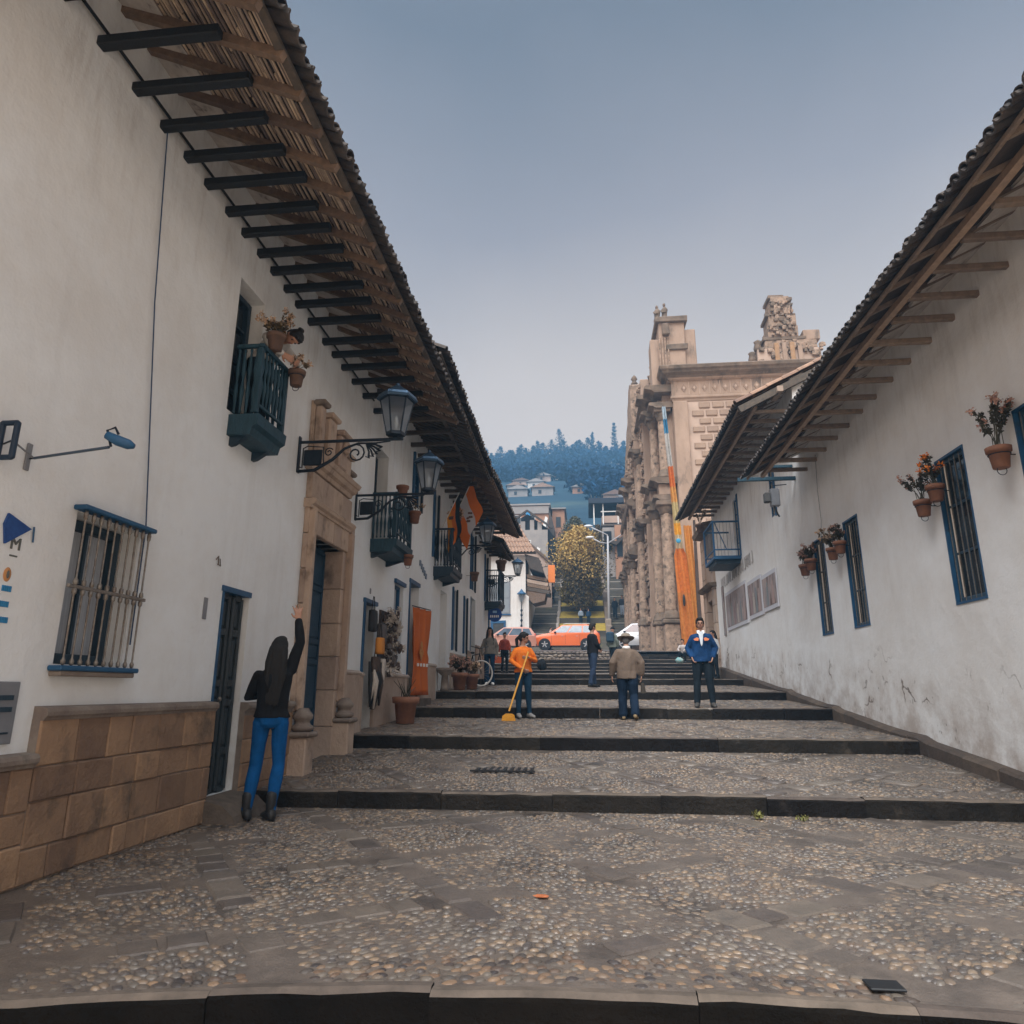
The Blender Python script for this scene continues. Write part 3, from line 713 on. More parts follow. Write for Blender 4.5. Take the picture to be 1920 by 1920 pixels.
# grilled window
gw = part_window(L1, 'window', LX, 1, 4.37, 5.05, 1.34, 2.37, .2, frame=DBLU, fw=.07, cols=2, rows=1, glass=CURT, label='window with pale curtains behind a turned metal grille')
gx = LX + .07
MB().bbox(LX, gx + .035, 4.31, 5.13, 2.385, 2.42, .008).build('grille_rail', BLUE, gw)
MB().bbox(LX, gx + .035, 4.31, 5.13, 1.285, 1.32, .008).build('grille_rail', BLUE, gw)
MB().bbox(gx - .012, gx + .012, 4.29, 5.13, 1.835, 1.86, .004).build('grille_rail', BARM, gw)
for k in range(10):
    y = 4.36 + .08 * k; pr = [(.006, 1.32), (.014, 1.33), (.016, 1.35), (.007, 1.37), (.007, 1.79), (.015, 1.80), (.017, 1.825), (.009, 1.84), (.009, 1.855), (.017, 1.87), (.015, 1.895), (.007, 1.905), (.007, 2.31), (.014, 2.325), (.016, 2.355), (.010, 2.385)]
    MB().lathe((gx, y, 0), pr, 8).build('bar', BARM, gw, True)
MB().bbox(LX, LX + .09, 4.33, 5.1, 1.25, 1.285, .006).build('window_sill', CAP, gw)
for ya, yb, za, zb, lb in ((6.42, 6.98, .20, 2.14, 'weathered grey-green double door with raised panels'),):
    panel_door(L1, LX, 1, ya + .03, yb - .02, za, zb - .04, .07, DOOR, 2, lb)
    f = MB(); f.box(LX - .1, LX + .012, ya, ya + .03, za, zb); f.box(LX - .1, LX + .014, ya - .02, yb + .02, zb - .035, zb + .02); f.build('door_surround', BLUE, L1)
MB().prism([(-3.55, -.05), (-3.16, -.05), (-3.2, .06), (-3.3, .15), (-3.55, .20)], 6.36, 7.05, 'y').jitter(.008).build('door_step', KTOP, L1)
part_window(L1, 'balcony_door', LX, 1, 6.13, 6.67, 3.9, 5.38, .2, frame=DBLU, fw=.06, cols=2, rows=4)
dark_room(L1, LX, 1, 8.45, 9.62, .26, 3.12, .62)
panel_door(L1, LX, 1, 8.47, 9.60, .30, 3.10, .24, mat('portal_door', (.012, .045, .085), (.02, .06, .10), 8, .5, .4, 40, c3=(.06, .06, .06), s3=8, t3=.62), 2, 'tall blue studded door inside the carved stone doorway')
MB().box(LX - .05, LX - .062, 4.04, 4.12, .87, 1.19).build('meter_box', GREY, L1)
# L2 / L3 openings
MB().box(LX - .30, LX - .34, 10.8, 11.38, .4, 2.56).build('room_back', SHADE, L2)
s_ = MB(); s_.bbox(LX - .1, LX + .03, 10.77, 10.83, .62, 2.58, .006); s_.bbox(LX - .1, LX + .04, 10.74, 11.44, 2.53, 2.60, .006); s_.build('door_surround', BLUE, L2)
part_window(L2, 'balcony_door', LX, 1, 10.98, 11.75, 3.62, 5.28, .25, frame=DBLU, cols=2, rows=4)
part_window(L2, 'window', LX, 1, 12.52, 13.16, 1.66, 3.10, .12, frame=BLUE, cols=2, rows=3, glass=CURT)
MB().bbox(LX, LX + .05, 12.47, 13.2, 3.10, 3.18, .006).build('lintel', BLUE, L2)
panel_door(L2, LX, 1, 13.65, 14.4, .98, 3.28, .25, WHITE, 2)
f = MB(); f.box(LX - .2, LX + .02, 13.60, 13.66, .95, 3.34); f.box(LX - .2, LX + .025, 13.58, 14.45, 3.28, 3.36); f.build('door_surround', BLUE, L2)
MB().bbox(LX, LX + .3, 13.58, 14.6, .8, 1.0, .01).build('door_step', KTOP, L2)
def shutterwin(b, ya, yb, za, zb): 
    w_ = part_window(b, 'window', LX, 1, ya, yb, za, zb, .10, frame=BLUE, cols=2, rows=4)
    MB().bbox(LX - .01, LX + .05, ya - .05, ya + .02, za - .03, zb + .04, .006).build('shutter', BLUE, w_)
    MB().bbox(LX - .01, LX + .04, yb - .02, yb + .06, za - .03, zb + .04, .006).build('shutter', DBLU, w_)
shutterwin(L2, 13.55, 14.3, 4.93, 6.0)
for q in ((15.55, 16.05, 4.2, 5.75), (17.7, 18.5, 4.55, 5.9), (20.9, 21.8, 4.2, 6.0), (18.15, 18.75, 2.2, 3.8), (19.85, 20.4, 2.2, 3.78), (23.9, 24.6, 4.2, 5.8)): shutterwin(L3, *q)
panel_door(L3, LX, 1, 21.12, 21.98, 1.56, 3.93, .2, DBLU, 2); panel_door(L3, LX, 1, 16.64, 17.4, 1.2, 3.5, .25, WHITE, 2)
f = MB(); f.box(LX - .2, LX + .02, 21.06, 21.12, 1.55, 3.96); f.build('door_surround', BLUE, L3)

# ---------- carved stone doorway on L1
pt = part_empty('stone_doorway', L1, (LX, 9, 0), 'tall baroque doorway of tan stone with pedestals, cornices and broken scrolls')
def blocks(y0, y1, x0, x1, z0, z1, hs, m=PORT, nm='stone_block', b=.01):
    z = z0; k = 0
    while z < z1 - .03:
        h = min(hs * uni(.9, 1.1), z1 - z)
        if z1 - z - h < .1: h = z1 - z
        MB().bbox(x0, x1 + uni(-.004, .004), y0, y1, z + .004, z + h - .004, b).build(nm, m, pt); z += h
blocks(8.20, 8.40, LX, LX + .07, .9, 3.55, .42); blocks(9.68, 9.84, LX, LX + .08, 1.0, 3.55, .42)
blocks(8.40, 8.46, LX - .22, LX + .05, .25, 3.12, .45); blocks(9.56, 9.68, LX - .26, LX + .055, .25, 3.12, .45)
blocks(8.24, 8.38, LX + .07, LX + .11, 1.1, 3.5, .6); blocks(9.70, 9.80, LX + .08, LX + .13, 1.1, 3.5, .6)
for k in range(4): MB().bbox(LX - .45, LX + .08, 8.46 + .31 * k, 8.76 + .31 * k, 3.12, 3.55, .01).build('lintel_stone', PORT, pt)
def cornice(z, prof, y0, y1, n=1, m=PORT, nm='cornice'):
    mx = max(p[0] for p in prof); L = y1 - y0
    for k in range(n):
        a = y0 + L * k / n; b = y0 + L * (k + 1) / n
        MB().prism([(LX, z), *[(LX + p, z + q) for p, q in prof], (LX, z + prof[-1][1])], a + (.002 if k else 0), b - .002, 'y').build(nm, m, pt)
cornice(3.42, [(.10, 0), (.11, .03), (.15, .05), (.17, .09), (.15, .12)], 8.16, 9.72, 3)
cornice(3.56, [(.08, 0), (.08, .34)], 8.2, 9.72, 4, nm='frieze_stone')
cornice(3.92, [(.10, 0), (.12, .05), (.17, .07), (.20, .12), (.22, .13), (.25, .18), (.20, .21)], 8.10, 9.62, 3)
# broken pediment: stepped blocks under a raking moulding that falls away to the right
MB().prism([(8.16, 4.13), (9.66, 4.13), (9.60, 4.24), (9.15, 4.42), (8.70, 4.60), (8.30, 4.84), (8.16, 4.88)], LX, LX + .06, 'x').jitter(.012, 3).build('pediment_slab', PORT, pt)
for ya, yb, zb_, xo in ((8.15, 8.30, 4.88, .16), (8.36, 8.62, 4.78, .20), (8.70, 8.98, 4.66, .24), (9.06, 9.28, 4.46, .20), (9.36, 9.54, 4.30, .14)):
    MB().bbox(LX + .06, LX + xo, ya, yb, 4.13, zb_ - .07, .02).jitter(.012, 5).build('pediment_block', PORT, pt)
    MB().bbox(LX + .04, LX + xo + .05, ya - .03, yb + .03, zb_ - .07, zb_, .02).jitter(.008, 5).build('block_cap', CAP if xo < .2 else PORT, pt)
sp_ = [(LX + .27, 8.84 + .11 * (1 - t / 14) * math.cos(t * .75), 4.42 + .11 * (1 - t / 14) * math.sin(t * .75)) for t in range(13)]
MB().tube(sp_, .03, 8).build('scroll', PORT, pt, True)
# pedestals with bulging bases either side of the door
for y in (8.26, 9.72):
    z0 = gz(y) - .06
    ped = MB().bbox(LX + .03, LX + .27, y - .13, y + .13, z0, z0 + .46, .015).jitter(.006).build('pedestal', PORT, pt)
    MB().bbox(LX + .03, LX + .31, y - .16, y + .16, z0 + .46, z0 + .52, .02).build('pedestal_cap', CAP, pt)
    MB().lathe((LX + .16, y, z0 + .52), [(.10, 0), (.13, .03), (.13, .06), (.09, .09), (.085, .12), (.115, .15), (.12, .19), (.085, .23), (.06, .27)], 14).build('column_base', CAP, pt, True)
    MB().bbox(LX + .06, LX + .145, y - .045, y + .045, z0 + .76, 3.4, .01).build('pilaster', PORT, pt)
# numeral plate, cable and bell
t_ = tag(MB().bbox(LX, LX + .012, 6.10, 6.16, 1.80, 2.0, .003).build('wall_plaque', GREY), 'small grey upright plaque on the white wall left of the panelled door', 'plaque')
t_ = tag(MB().tube([(LX + .03, 4.63, 5.92), (LX + .025, 4.8, 4.3), (LX + .03, 5.08, 2.44), (LX + .02, 5.10, 1.5)], .0055, 6).build('cable', mat('cable_blue', (.02, .05, .12), None, rough=.5)), 'long dark blue cable hanging from the eave beams down beside the grilled window', 'cable')
hn = MB()
hn.tube([(LX + .012, 6.22, 2.38), (LX + .012, 6.26, 2.42), (LX + .012, 6.27, 2.34)], .006, 5); hn.tube([(LX + .012, 6.29, 2.40), (LX + .012, 6.31, 2.33), (LX + .012, 6.25, 2.34)], .005, 5)
tag(hn.build('wall_hook', CAP), 'small bent metal hook on the white wall above the panelled door', 'hook')

PURL = mat('purlin_light', (.42, .29, .20), (.28, .20, .145), 14, .75, .4, 60)
# ---------- right row
RX = 4.5
R1 = thing('white_house', 'long white house on the right with flowerpots at its three narrow blue windows', 'house', (RX, 7, 0))
WR = [(6.62, 7.27, 2.2, 4.0), (8.30, 8.96, 2.2, 4.0), (11.66, 12.30, 2.2, 4.0), (13.36, 13.94, 2.2, 4.0)]
wall_x(RX, 5, -1.5, 14.35, 6.15, -1, [(a, b, c, d, .13) for a, b, c, d in WR], -1, WR_, R1)
BY2 = [.2, .8, 1.35, 1.95, 2.5, 3.1, 3.65, 4.2, 4.75, 5.3, 5.85, 6.38, 6.93, 7.49, 8.03, 8.61, 9.2, 9.77, 10.36, 10.92, 11.53, 12.1, 12.7, 13.25, 13.85]
eave(R1, 1, RX, 3.36, 5.54, 3.76, 5.56, -1.4, 14.25, BY2, .57, .132, .50, dict(bw=.072, bm=BEAM2, rm=BEAM2, pl=.40, xp=3.72, zp=5.57, pm=PURL, rw=.05, rh=.05, ro=.062, courses=1, sag=lambda y: -.07 * math.exp(-((y - 5.2) / 2.2) ** 2) - .06 * max(0, (y - 9) / 5)))
for a, b, c, d in WR:
    part_window(R1, 'window', RX, -1, a + .01, b - .01, c + .01, d - .01, .08, frame=mat('window_blue_grey', (.02, .055, .09), (.03, .07, .11), 9, .5, .2), fw=.055, cols=2, rows=3, bars=6)
    f = MB(); f.box(RX - .008, RX + .05, a - .01, a + .012, c - .01, d + .01); f.box(RX - .010, RX + .05, b - .012, b + .012, c - .01, d + .01); f.box(RX - .012, RX + .05, a - .012, b + .014, d - .012, d + .018); f.box(RX - .012, RX + .05, a - .012, b + .014, c - .016, c + .012)
    f.build('window_surround', BLUE, R1)
R2 = thing('white_house', 'taller white house on the right with posters and a small blue balcony, beside the church', 'house', (RX, 19, 1))
H4 = [(20.3, 20.95, 5.0, 6.75, .15), (16.3, 16.75, 5.2, 6.5, .12)]
wall_x(RX, 5, 14.35, 24.5, 7.85, -1, H4, -1, WR_, R2)
eave(R2, 1, RX, 3.32, 7.07, 3.76, 7.08, 14.3, 24.5, [14.6 + .55 * k for k in range(18)], .30, .15, .5, dict(bw=.08, bm=BEAM2, rm=BEAM2, pl=.36, xp=3.72, zp=7.09, pm=PURL, rw=.05, rh=.05, ro=.062, courses=1))
part_window(R2, 'balcony_door', RX, -1, 20.3, 20.95, 5.0, 6.75, .1, frame=BLUE, cols=2, rows=4); part_window(R2, 'window', RX, -1, 16.3, 16.75, 5.2, 6.5, .06, frame=BLUE, cols=1, rows=3)
MB().bbox(RX - .03, RX + .02, 20.2, 20.32, 4.95, 6.8, .006).build('shutter', BLUE, R2)
MB().bbox(RX - .03, RX + .02, 16.22, 16.32, 5.15, 6.55, .006).build('shutter', BLUE, R2)
# gable verge tiles of R2 facing the viewer
vt = tile_mesh(.10, .085, .42, m=TILR)
for k in range(9): 
    inst(vt, R2, (3.3 + .34 * k, 14.26, 7.14 + .17 * k), (uni(-.06, .06), -math.atan(.5), 0), name='roof_tile')
    inst(vt, R2, (3.3 + .34 * k, 14.42, 7.12 + .17 * k), (uni(-.06, .06), -math.atan(.5), 0), name='roof_tile')
MB().bar((3.35, 14.2, 6.98), (6.4, 14.2, 8.50), .10, .14).build('verge_board', RAFD, R2)
g = MB().prism([(RX, 5.5), (9.4, 5.5), (9.4, 9.9), (8.0, 9.2), (RX, 7.55)], 14.28, 14.34, 'y').build('gable_wall', WR_, R2)
for x in (4.2, 5.0): MB().bar((x, 14.05, 7.28 + .5 * (x - 4)), (x, 14.6, 7.28 + .5 * (x - 4)), .12, .12).build('verge_beam', PINKB, R2)
# base course of rough stone along the right wall
bc = part_empty('wall_base', R1, (RX, 8, .3))
y = 2.2
BASEM = mat('wall_base_stone', (.12, .088, .068), (.07, .055, .046), 5, .8, .7, 25, rand=.25, c3=(.22, .17, .13), s3=5, t3=.64)
while y < 24.3:
    l = uni(.4, .9); zt = lambda q: gz(q) + .02 if False else max(.34 + (q - 8.18) * .098, gz(q) + .05)
    e = MB(); a, b = y, min(y + l - .005, 24.4); t = uni(.0, .03)
    e.rings([[(RX - .13 - t, q, -.5), (RX - .12 - t, q, zt(q) - .03), (RX - .09, q, zt(q)), (RX + .01, q, zt(q) + .01), (RX + .01, q, -.5)] for q in (a, (a + b) / 2, b)]); e.jitter(.008, 4); e.build('base_stone', BASEM, bc); y += l
# ================================================================== THINGS ON THE LEFT HOUSES
def balcony(label, y0, y1, z0, zr_, xo, xw=LX, m=BBAL, n=9, loc=None, corner=.05, side=1, panel=False):
    b = thing('balcony', label, 'balcony', (xw, (y0 + y1) / 2, z0)); o = 1 if xo > xw else -1
    MB().prism([(xw, z0 - .20), (xo - o * .05, z0 - .20), (xo - o * .03, z0 - .12), (xo + o * .02, z0 - .09), (xo + o * .03, z0 + .02), (xw, z0 + .02)], y0 - .03, y1 + .03, 'y').build('balcony_floor', m, b)
    for yb_ in (y0 + .06, y1 - .06): MB().prism([(xw, z0 - .29), (xw + o * .05, z0 - .28), (xo - o * .12, z0 - .20), (xw, z0 - .20)], yb_ - .03, yb_ + .03, 'y').build('bracket', DBLU, b)
    for y in (y0, y1): MB().bbox(xo - corner, xo, y - corner / 2, y + corner / 2, z0 + .04, zr_, .006).build('post', m, b)
    r = MB(); r.bbox(xo - .045, xo + .015, y0 - .03, y1 + .03, zr_, zr_ + .045, .008)
    for y in (y0, y1): r.bbox(xw, xo - o * .045, y - .022, y + .022, zr_ + .002, zr_ + .043, .006)
    r.build('handrail', m, b)
    MB().bbox(xo - .03, xo, y0, y1, z0 + .12, z0 + .15, .004).build('rail', m, b)
    if panel: MB().bbox(xw, xo - .03, y0 - .012, y0 + .012, z0 + .04, zr_, .004).build('side_panel', m, b)
    prof = [(.010, 0), (.016, .02), (.010, .06), (.021, .25), (.024, .34), (.014, .46), (.010, .5), (.014, .54), (.024, .66), (.021, .75), (.010, .94), (.016, .98), (.010, 1)]
    H = zr_ - z0 - .15
    for k in range(n): MB().lathe((xo - .017, y0 + (y1 - y0) * (k + .5) / n, z0 + .15), [(r_, h * H) for r_, h in prof], 7).build('baluster', m, b, True)
    for y in (y0, y1):
        k = max(1, int(abs(xo - xw) / .07))
        for q in range(k): MB().lathe((xw + (xo - xw) * (q + .5) / (k + .5), y, z0 + .04), [(r_, h * (H + .1)) for r_, h in prof], 7).build('baluster', m, b, True)
    return b
balcony('turned dark blue wooden balcony on which the dark-haired woman leans', 6.20, 6.80, 3.84, 4.60, -3.26, n=8)
balcony('grey-blue balcony just past the stone doorway with pots on its rail', 10.95, 11.95, 3.58, 4.36, -3.12, n=9)
balcony('narrow dark balcony beneath the two flags', 15.75, 16.9, 3.95, 4.85, -3.1, m=DBLU, n=7)
balcony('farthest balcony of the left row with a dry plant on its rail', 24.0, 25.2, 4.15, 5.25, -3.0, m=DBLU, n=7)
# canvas panels behind balcony two
def leafclump(mb, c, r, n, s=.03, flat=1.0):
    c = Vector(c)
    for _ in range(n):
        d = Vector((random.gauss(0, 1), random.gauss(0, 1), random.gauss(0, 1))).normalized() * r * (rnd() ** .5); d.z *= flat
        p = c + d; a = Vector((random.gauss(0, 1), random.gauss(0, 1), random.gauss(0, 1))).normalized() * s * uni(.6, 1.3); b = a.cross(Vector((rnd() - .5, rnd() - .5, rnd() - .5))).normalized() * s * uni(.35, .6)
        mb.add([p - a, p - b * .9, p + a, p + b], [(0, 1, 2, 3)])
def pot(label, loc, s=.16, plant='pink', m=TERR, group=None, h=1.1, spread=1.0, ring=None, nst=9, cat='flowerpot', lean=(0, 0)):
    p = thing('flowerpot', label, cat, loc, group); x, y, z = loc
    if ring is not None:       # iron ring holding it to the wall
        rg = MB(); rg.tube([(x + math.cos(a) * s * .43, y + math.sin(a) * s * .43, z + s * .62) for a in [2 * PI * k / 14 for k in range(15)]], .006, 5, False)
        rg.tube([(x, y, z + s * .62), (ring, y, z + s * .62)], .006, 5); rg.tube([(x + math.cos(a) * s * .2, y, z - s * .10 + math.sin(a) * s * .2) for a in [2 * PI * k / 12 for k in range(13)]], .004, 5, False)
        rg.build('holder', IRON, p, kind='stuff')
    MB().lathe((x, y, z), [(.001, 0), (s * .30, 0), (s * .33, .02 * s), (s * .42, s * .72), (s * .50, s * .73), (s * .52, s * .95), (s * .47, s * .97), (s * .44, s * .86), (.001, s * .85)], 16).build('pot', m, p, True)
    if plant:
        st_ = MB(); lf = MB(); fl = MB()
        for k in range(nst):
            a = uni(0, 2 * PI); t = uni(.25, 1) * spread; H = s * h * uni(.6, 1.25)
            tip = (x + lean[0] * H + math.cos(a) * s * t * .75, y + lean[1] * H + math.sin(a) * s * t * .75, z + s * .85 + H); mid = (x + math.cos(a) * s * t * .25, y + math.sin(a) * s * t * .25, z + s * .85 + H * .5)
            st_.tube([(x + uni(-.2, .2) * s, y + uni(-.2, .2) * s, z + s * .84), mid, tip], [s * .022, s * .018, s * .01], 4)
            if plant == 'spike':
                continue
            for q in range(5 if plant != 'dry' else 3):
                f = uni(.2, 1); leafclump(lf, [mid[i] + (tip[i] - mid[i]) * f for i in range(3)], s * .15, 6, s * .12)
            if rnd() < .8: leafclump(fl, tip, s * .20, 20, s * .10)
        st_.build('stem', LEAF, p)
        if plant == 'spike':
            for k in range(9): a = uni(0, 2 * PI); lf.add([(x + .02 * math.cos(a), y + .02 * math.sin(a), z + s * .85), (x + .02 * math.cos(a + 2), y + .02 * math.sin(a + 2), z + s * .85), (x + s * .5 * math.cos(a), y + s * .5 * math.sin(a), z + s * (.85 + uni(.6, 1.2)))], [(0, 1, 2)])
        if lf.v: lf.build('leaves', LEAD if plant == 'dry' else LEAF, p, kind='stuff')
        if fl.v: fl.build('flowers', {'pink': PETP, 'orange': PETO, 'dry': PETD}.get(plant, PETP), p, kind='stuff')
    return p
pot('brown pot of pale dried flowers on the left end of the blue balcony rail', (-3.22, 6.36, 4.64), .20, 'dry', TERD, h=.9, nst=22, spread=1.5)
pot('brown pot hanging in a ring off the blue balcony, below the leaning woman', (-3.16, 6.80, 4.44), .19, 'dry', TERD, h=.8, ring=-3.24)
pot('terracotta pot standing on the rail of the grey-blue balcony', (-3.14, 11.3, 4.40), .22, None, TERR)
pot('terracotta pot with a green sprig hung lower on the grey-blue balcony', (-3.02, 11.75, 4.05), .22, 'dry', TERR, h=.9, nst=4)
pot('small red pot hanging in a ring under the grey-blue balcony', (-3.10, 11.7, 3.28), .19, None, TERR, ring=-3.55)
pot('brown pot with shrivelled plant on the balcony beneath the flags', (-3.12, 16.0, 4.90), .32, 'dry', TERD, h=.5, nst=8)
pot('brown pot with drooping leaves at the far end of the flag balcony', (-3.08, 16.7, 4.88), .25, 'pink', TERD, h=.8, nst=8)
pot('small pot hanging on the white wall below the third lantern', (-3.3, 20.2, 4.3), .28, None, TERD, ring=-3.55)
pot('dry spiky plant in a pot on the farthest left balcony', (-3.02, 24.4, 5.3), .4, 'dry', TERD, h=1.3, nst=12)

def lantern(label, y, z, L, s=.62, xw=LX, group='iron lanterns along the left houses', scroll=True):
    t = thing('wall_lantern', label, 'lantern', (xw, y, z), group); xe = xw + L
    pl = MB(); pl.bbox(xw, xw + .02, y - .03, y + .03, z - .42, z + .06, .006)
    pl.build('wall_plate', IRON, t)
    MB().bbox(xw, xe + .10, y - .013, y + .013, z - .035, z, .004).build('arm', IRON, t)
    if scroll:
        sc = MB()
        def spi(cx, cz, r, a0, turns, d=1): return [(cx + r * (1 - .8 * k / 18) * math.cos(a0 + d * turns * 2 * PI * k / 18), y, cz + r * (1 - .8 * k / 18) * math.sin(a0 + d * turns * 2 * PI * k / 18)) for k in range(19)]
        sc.tube([(xw + .02, y, z - .40), (xw + .18 * L, y, z - .39), (xw + .36 * L, y, z - .26), (xw + .48 * L, y, z - .12), (xw + .62 * L, y, z - .055), (xw + .80 * L, y, z - .06), (xw + .95 * L, y, z - .04)], [.02, .022, .02, .017, .013, .011, .008], 6)
        sc.build('scroll', IRON, t, True)
        sc = MB(); sc.tube(spi(xw + .60 * L, z - .19, .105 * L, 2.2, 1.5, -1), .011, 6); sc.build('scroll', IRON, t, True)
        for k in range(5):
            a = -.25 - .28 * k; sc = MB(); cx, cz = xw + .70 * L, z - .07
            sc.tube([(cx, y, cz), (cx + .09 * L * math.cos(a + .2), y, cz + .09 * L * math.sin(a + .2)), (cx + .17 * L * math.cos(a), y, cz + .15 * L * math.sin(a)), (cx + .14 * L * math.cos(a - .18), y, cz + .13 * L * math.sin(a - .18))], [.007, .013, .018, .008], 6); sc.build('leaf_ornament', IRON, t, True)
        pan = MB(); pan.bbox(xw + .07, xw + .25 * L, y - .012, y + .012, z - .33, z - .12, .01); pan.jitter(.01, 8); pan.build('ornament_panel', IRON, t)
        sc = MB(); sc.tube([(xw + .02, y, z - .34), (xw + .06, y, z - .36), (xw + .06, y, z - .1), (xw + .12, y, z - .07), (xw + .26 * L, y, z - .09), (xw + .27 * L, y, z - .3), (xw + .2 * L, y, z - .37)], .008, 5); sc.build('scroll', IRON, t, True)
        sc = MB(); sc.tube(spi(xw + .32 * L, z - .16, .06, .6, 1.4, 1), .008, 5); sc.build('scroll', IRON, t, True)
    hex_ = lambda r, zz, n=6: [(xe + r * math.cos(2 * PI * k / n + .3), y + r * math.sin(2 * PI * k / n + .3), zz) for k in range(n)]
    MB().rings([hex_(.03 * s, z), hex_(.05 * s, z + .01), hex_(.17 * s, z + .035 * s), hex_(.17 * s, z + .08 * s)]).build('lamp_base', IRON, t)
    zb, zt = z + .08 * s, z + .70 * s; rb, rt = .165 * s, .30 * s
    gl = MB(); gl.rings([hex_(rb * .97, zb), hex_(rt * .97, zt)], False); gl.build('glass', LGLASS, t)
    fr = MB()
    for p, q in zip(hex_(rb, zb), hex_(rt, zt)): fr.bar(p, q, .014)
    for k in range(6): fr.bar(hex_(rt, zt)[k], hex_(rt, zt)[(k + 1) % 6], .018); fr.bar(hex_(rb, zb)[k], hex_(rb, zb)[(k + 1) % 6], .014)
    fr.build('frame', IRON, t)
    MB().lathe((xe, y, zb), [(.001, 0), (.022, 0), (.018, .05), (.028, .12), (.026, .18), (.012, .23), (.001, .24)], 10).build('bulb', mat('bulb_glass', (.6, .62, .62), None, rough=.2), t, True)
    MB().rings([hex_(rt * 1.18, zt), hex_(rt * 1.24, zt + .03 * s), hex_(rt * 1.16, zt + .055 * s), hex_(rt * 1.12, zt + .10 * s), hex_(rt * .62, zt + .20 * s), hex_(rt * .25, zt + .28 * s)]).build('lamp_roof', LROOF, t)
    MB().lathe((xe, y, zt + .27 * s), [(rt * .22, 0), (rt * .10, .02), (rt * .16, .035), (rt * .06, .055), (.001, .09 * s)], 8).build('finial', LROOF, t, True)
    return t
lantern('largest iron lantern on a scrolled bracket beside the stone doorway', 7.88, 4.20, 1.24, .70)
lantern('second iron lantern from the viewer, over the grey-blue balcony', 10.10, 4.13, 1.15, .66)
lantern('third iron lantern, to the right of the two flags', 17.4, 4.82, 1.02, .70)
lantern('small farthest bracket lantern at the end of the left row', 24.5, 5.16, 1.12, .62)

# flags on poles
def flag(label, base, tip, w_, drop, bands, lean):
    t = thing('flag', label, 'flag', base); b = Vector(base); e = Vector(tip)
    MB().tube([b, e], .012, 6).build('flagpole', WHITE, t)
    nb = len(bands); nu, nv = 12, 4 * nb; d = (e - b)
    P = lambda u, v: tuple(b + d * (1 - v * w_) + Vector((lean[0] * u + .035 * math.sin(u * 9 + v * 5) * u, lean[1] * u + .05 * math.sin(v * 8 + u * 6) * u, -drop * u - .03 * math.sin(v * 6) * u)))
    for k, m_ in enumerate(bands):
        mb = MB(); g = [[P(i / nu, (k * 4 + j) / nv) for i in range(nu + 1)] for j in range(5)]
        mb.rings(g, False, False); mb.build('flag_stripe', m_, t, True)
    return t, P
FO, FW_, FB, FY = mat('flag_orange', (.78, .20, .02), (.68, .16, .015), 3, .8), mat('flag_white', (.62, .62, .66), (.55, .55, .6), 3, .8), mat('flag_black', (.015, .022, .028), None, rough=.85), mat('flag_yellow', (.85, .36, .04), (.78, .30, .03), 3, .8)
t, P = flag('orange, white and orange flag with a small crest on a slanting pole', (-3.5, 16.6, 4.75), (-2.78, 16.3, 6.20), .62, .80, [FO, FW_, FO], (.30, -.05))
em = MB()
for k, (du, dv) in enumerate([(.0, .0), (.06, -.06), (-.07, -.05), (.05, .07), (-.05, .08), (0, -.11), (0, .12)]):
    c = Vector(P(.55 + du, .5 + dv)); em.ell(c + Vector((0, -.012, 0)), .035, .006, .03, 6, 4)
em.build('crest', mat('crest_ink', (.06, .10, .08), (.25, .05, .03), 40, .8), t)
flag('black, orange and gold flag hanging left of the crested one', (-3.5, 16.0, 4.80), (-2.98, 15.8, 5.78), .60, 1.0, [FB, FO, FY], (.06, -.05))

# orange banner, pots and wares at the doors
b_ = thing('banner', 'tall plain orange banner with a faint crest in front of the white door', 'banner', (LX + .12, 14.1, 1))
mb = MB(); g = []
for j in range(15):
    z = 1.06 + (2.78 - 1.06) * j / 14; g.append([(LX + .10 + .0 * j + .045 * math.sin(i * 2.1 + j * .25) + (.14 * i / 8), 13.62 + (.98 if z < 1.9 else .80) * i / 8, z) for i in range(9)])
mb.rings(g, False, False); o = mb.build('banner_cloth', ORNG, b_, True)
o.modifiers.new('s', 'SOLIDIFY').thickness = .006
MB().tube([(LX + .08, 13.6, 2.80), (LX + .26, 14.44, 2.80)], .012, 6).build('banner_rod', IRON, b_)
mb = MB()
for z, yy, r in ((2.02, 14.0, .10), (1.9, 13.9, .07), (1.9, 14.12, .07), (1.82, 14.0, .09)): mb.ell((LX + .20, yy, z), .012, r, r, 8, 6, .2)
mb.build('crest', mat('banner_print', (.5, .27, .07), (.42, .12, .04), 30, .8), b_)
mb = MB(); [mb.box(LX + .165 + .03 * k, LX + .19 + .03 * k, 13.8 + .13 * k, 13.88 + .13 * k, 1.62, 1.68) for k in range(4)]; mb.build('lettering', WHITE, b_)
pot('large terracotta planter with a few blades on the third terrace beside the wares', (-3.14, 12.1, gz(12.1)), .46, 'spike', TERR, cat='planter', nst=5, h=.6)
pot('left one of two large planters before the low stone seat', (-3.10, 17.0, gz(17.0)), .42, 'pink', TERR, cat='planter', nst=14, h=.8, spread=.9)
pot('right one of two large planters, next to the bicycle', (-2.86, 17.35, gz(17.35)), .38, 'dry', TERR, cat='planter', nst=14, h=.8, spread=.9)
st_ = thing('stone_basin', 'small stone basin on a foot against the pink wall by the planters', 'stone seat', (-3.35, 16.4, 1.1))
MB().lathe((-3.36, 16.5, 1.14), [(.12, 0), (.10, .08), (.08, .35), (.22, .46), (.24, .52), (.2, .53), (.001, .50)], 12).build('basin', CAP, st_, True)
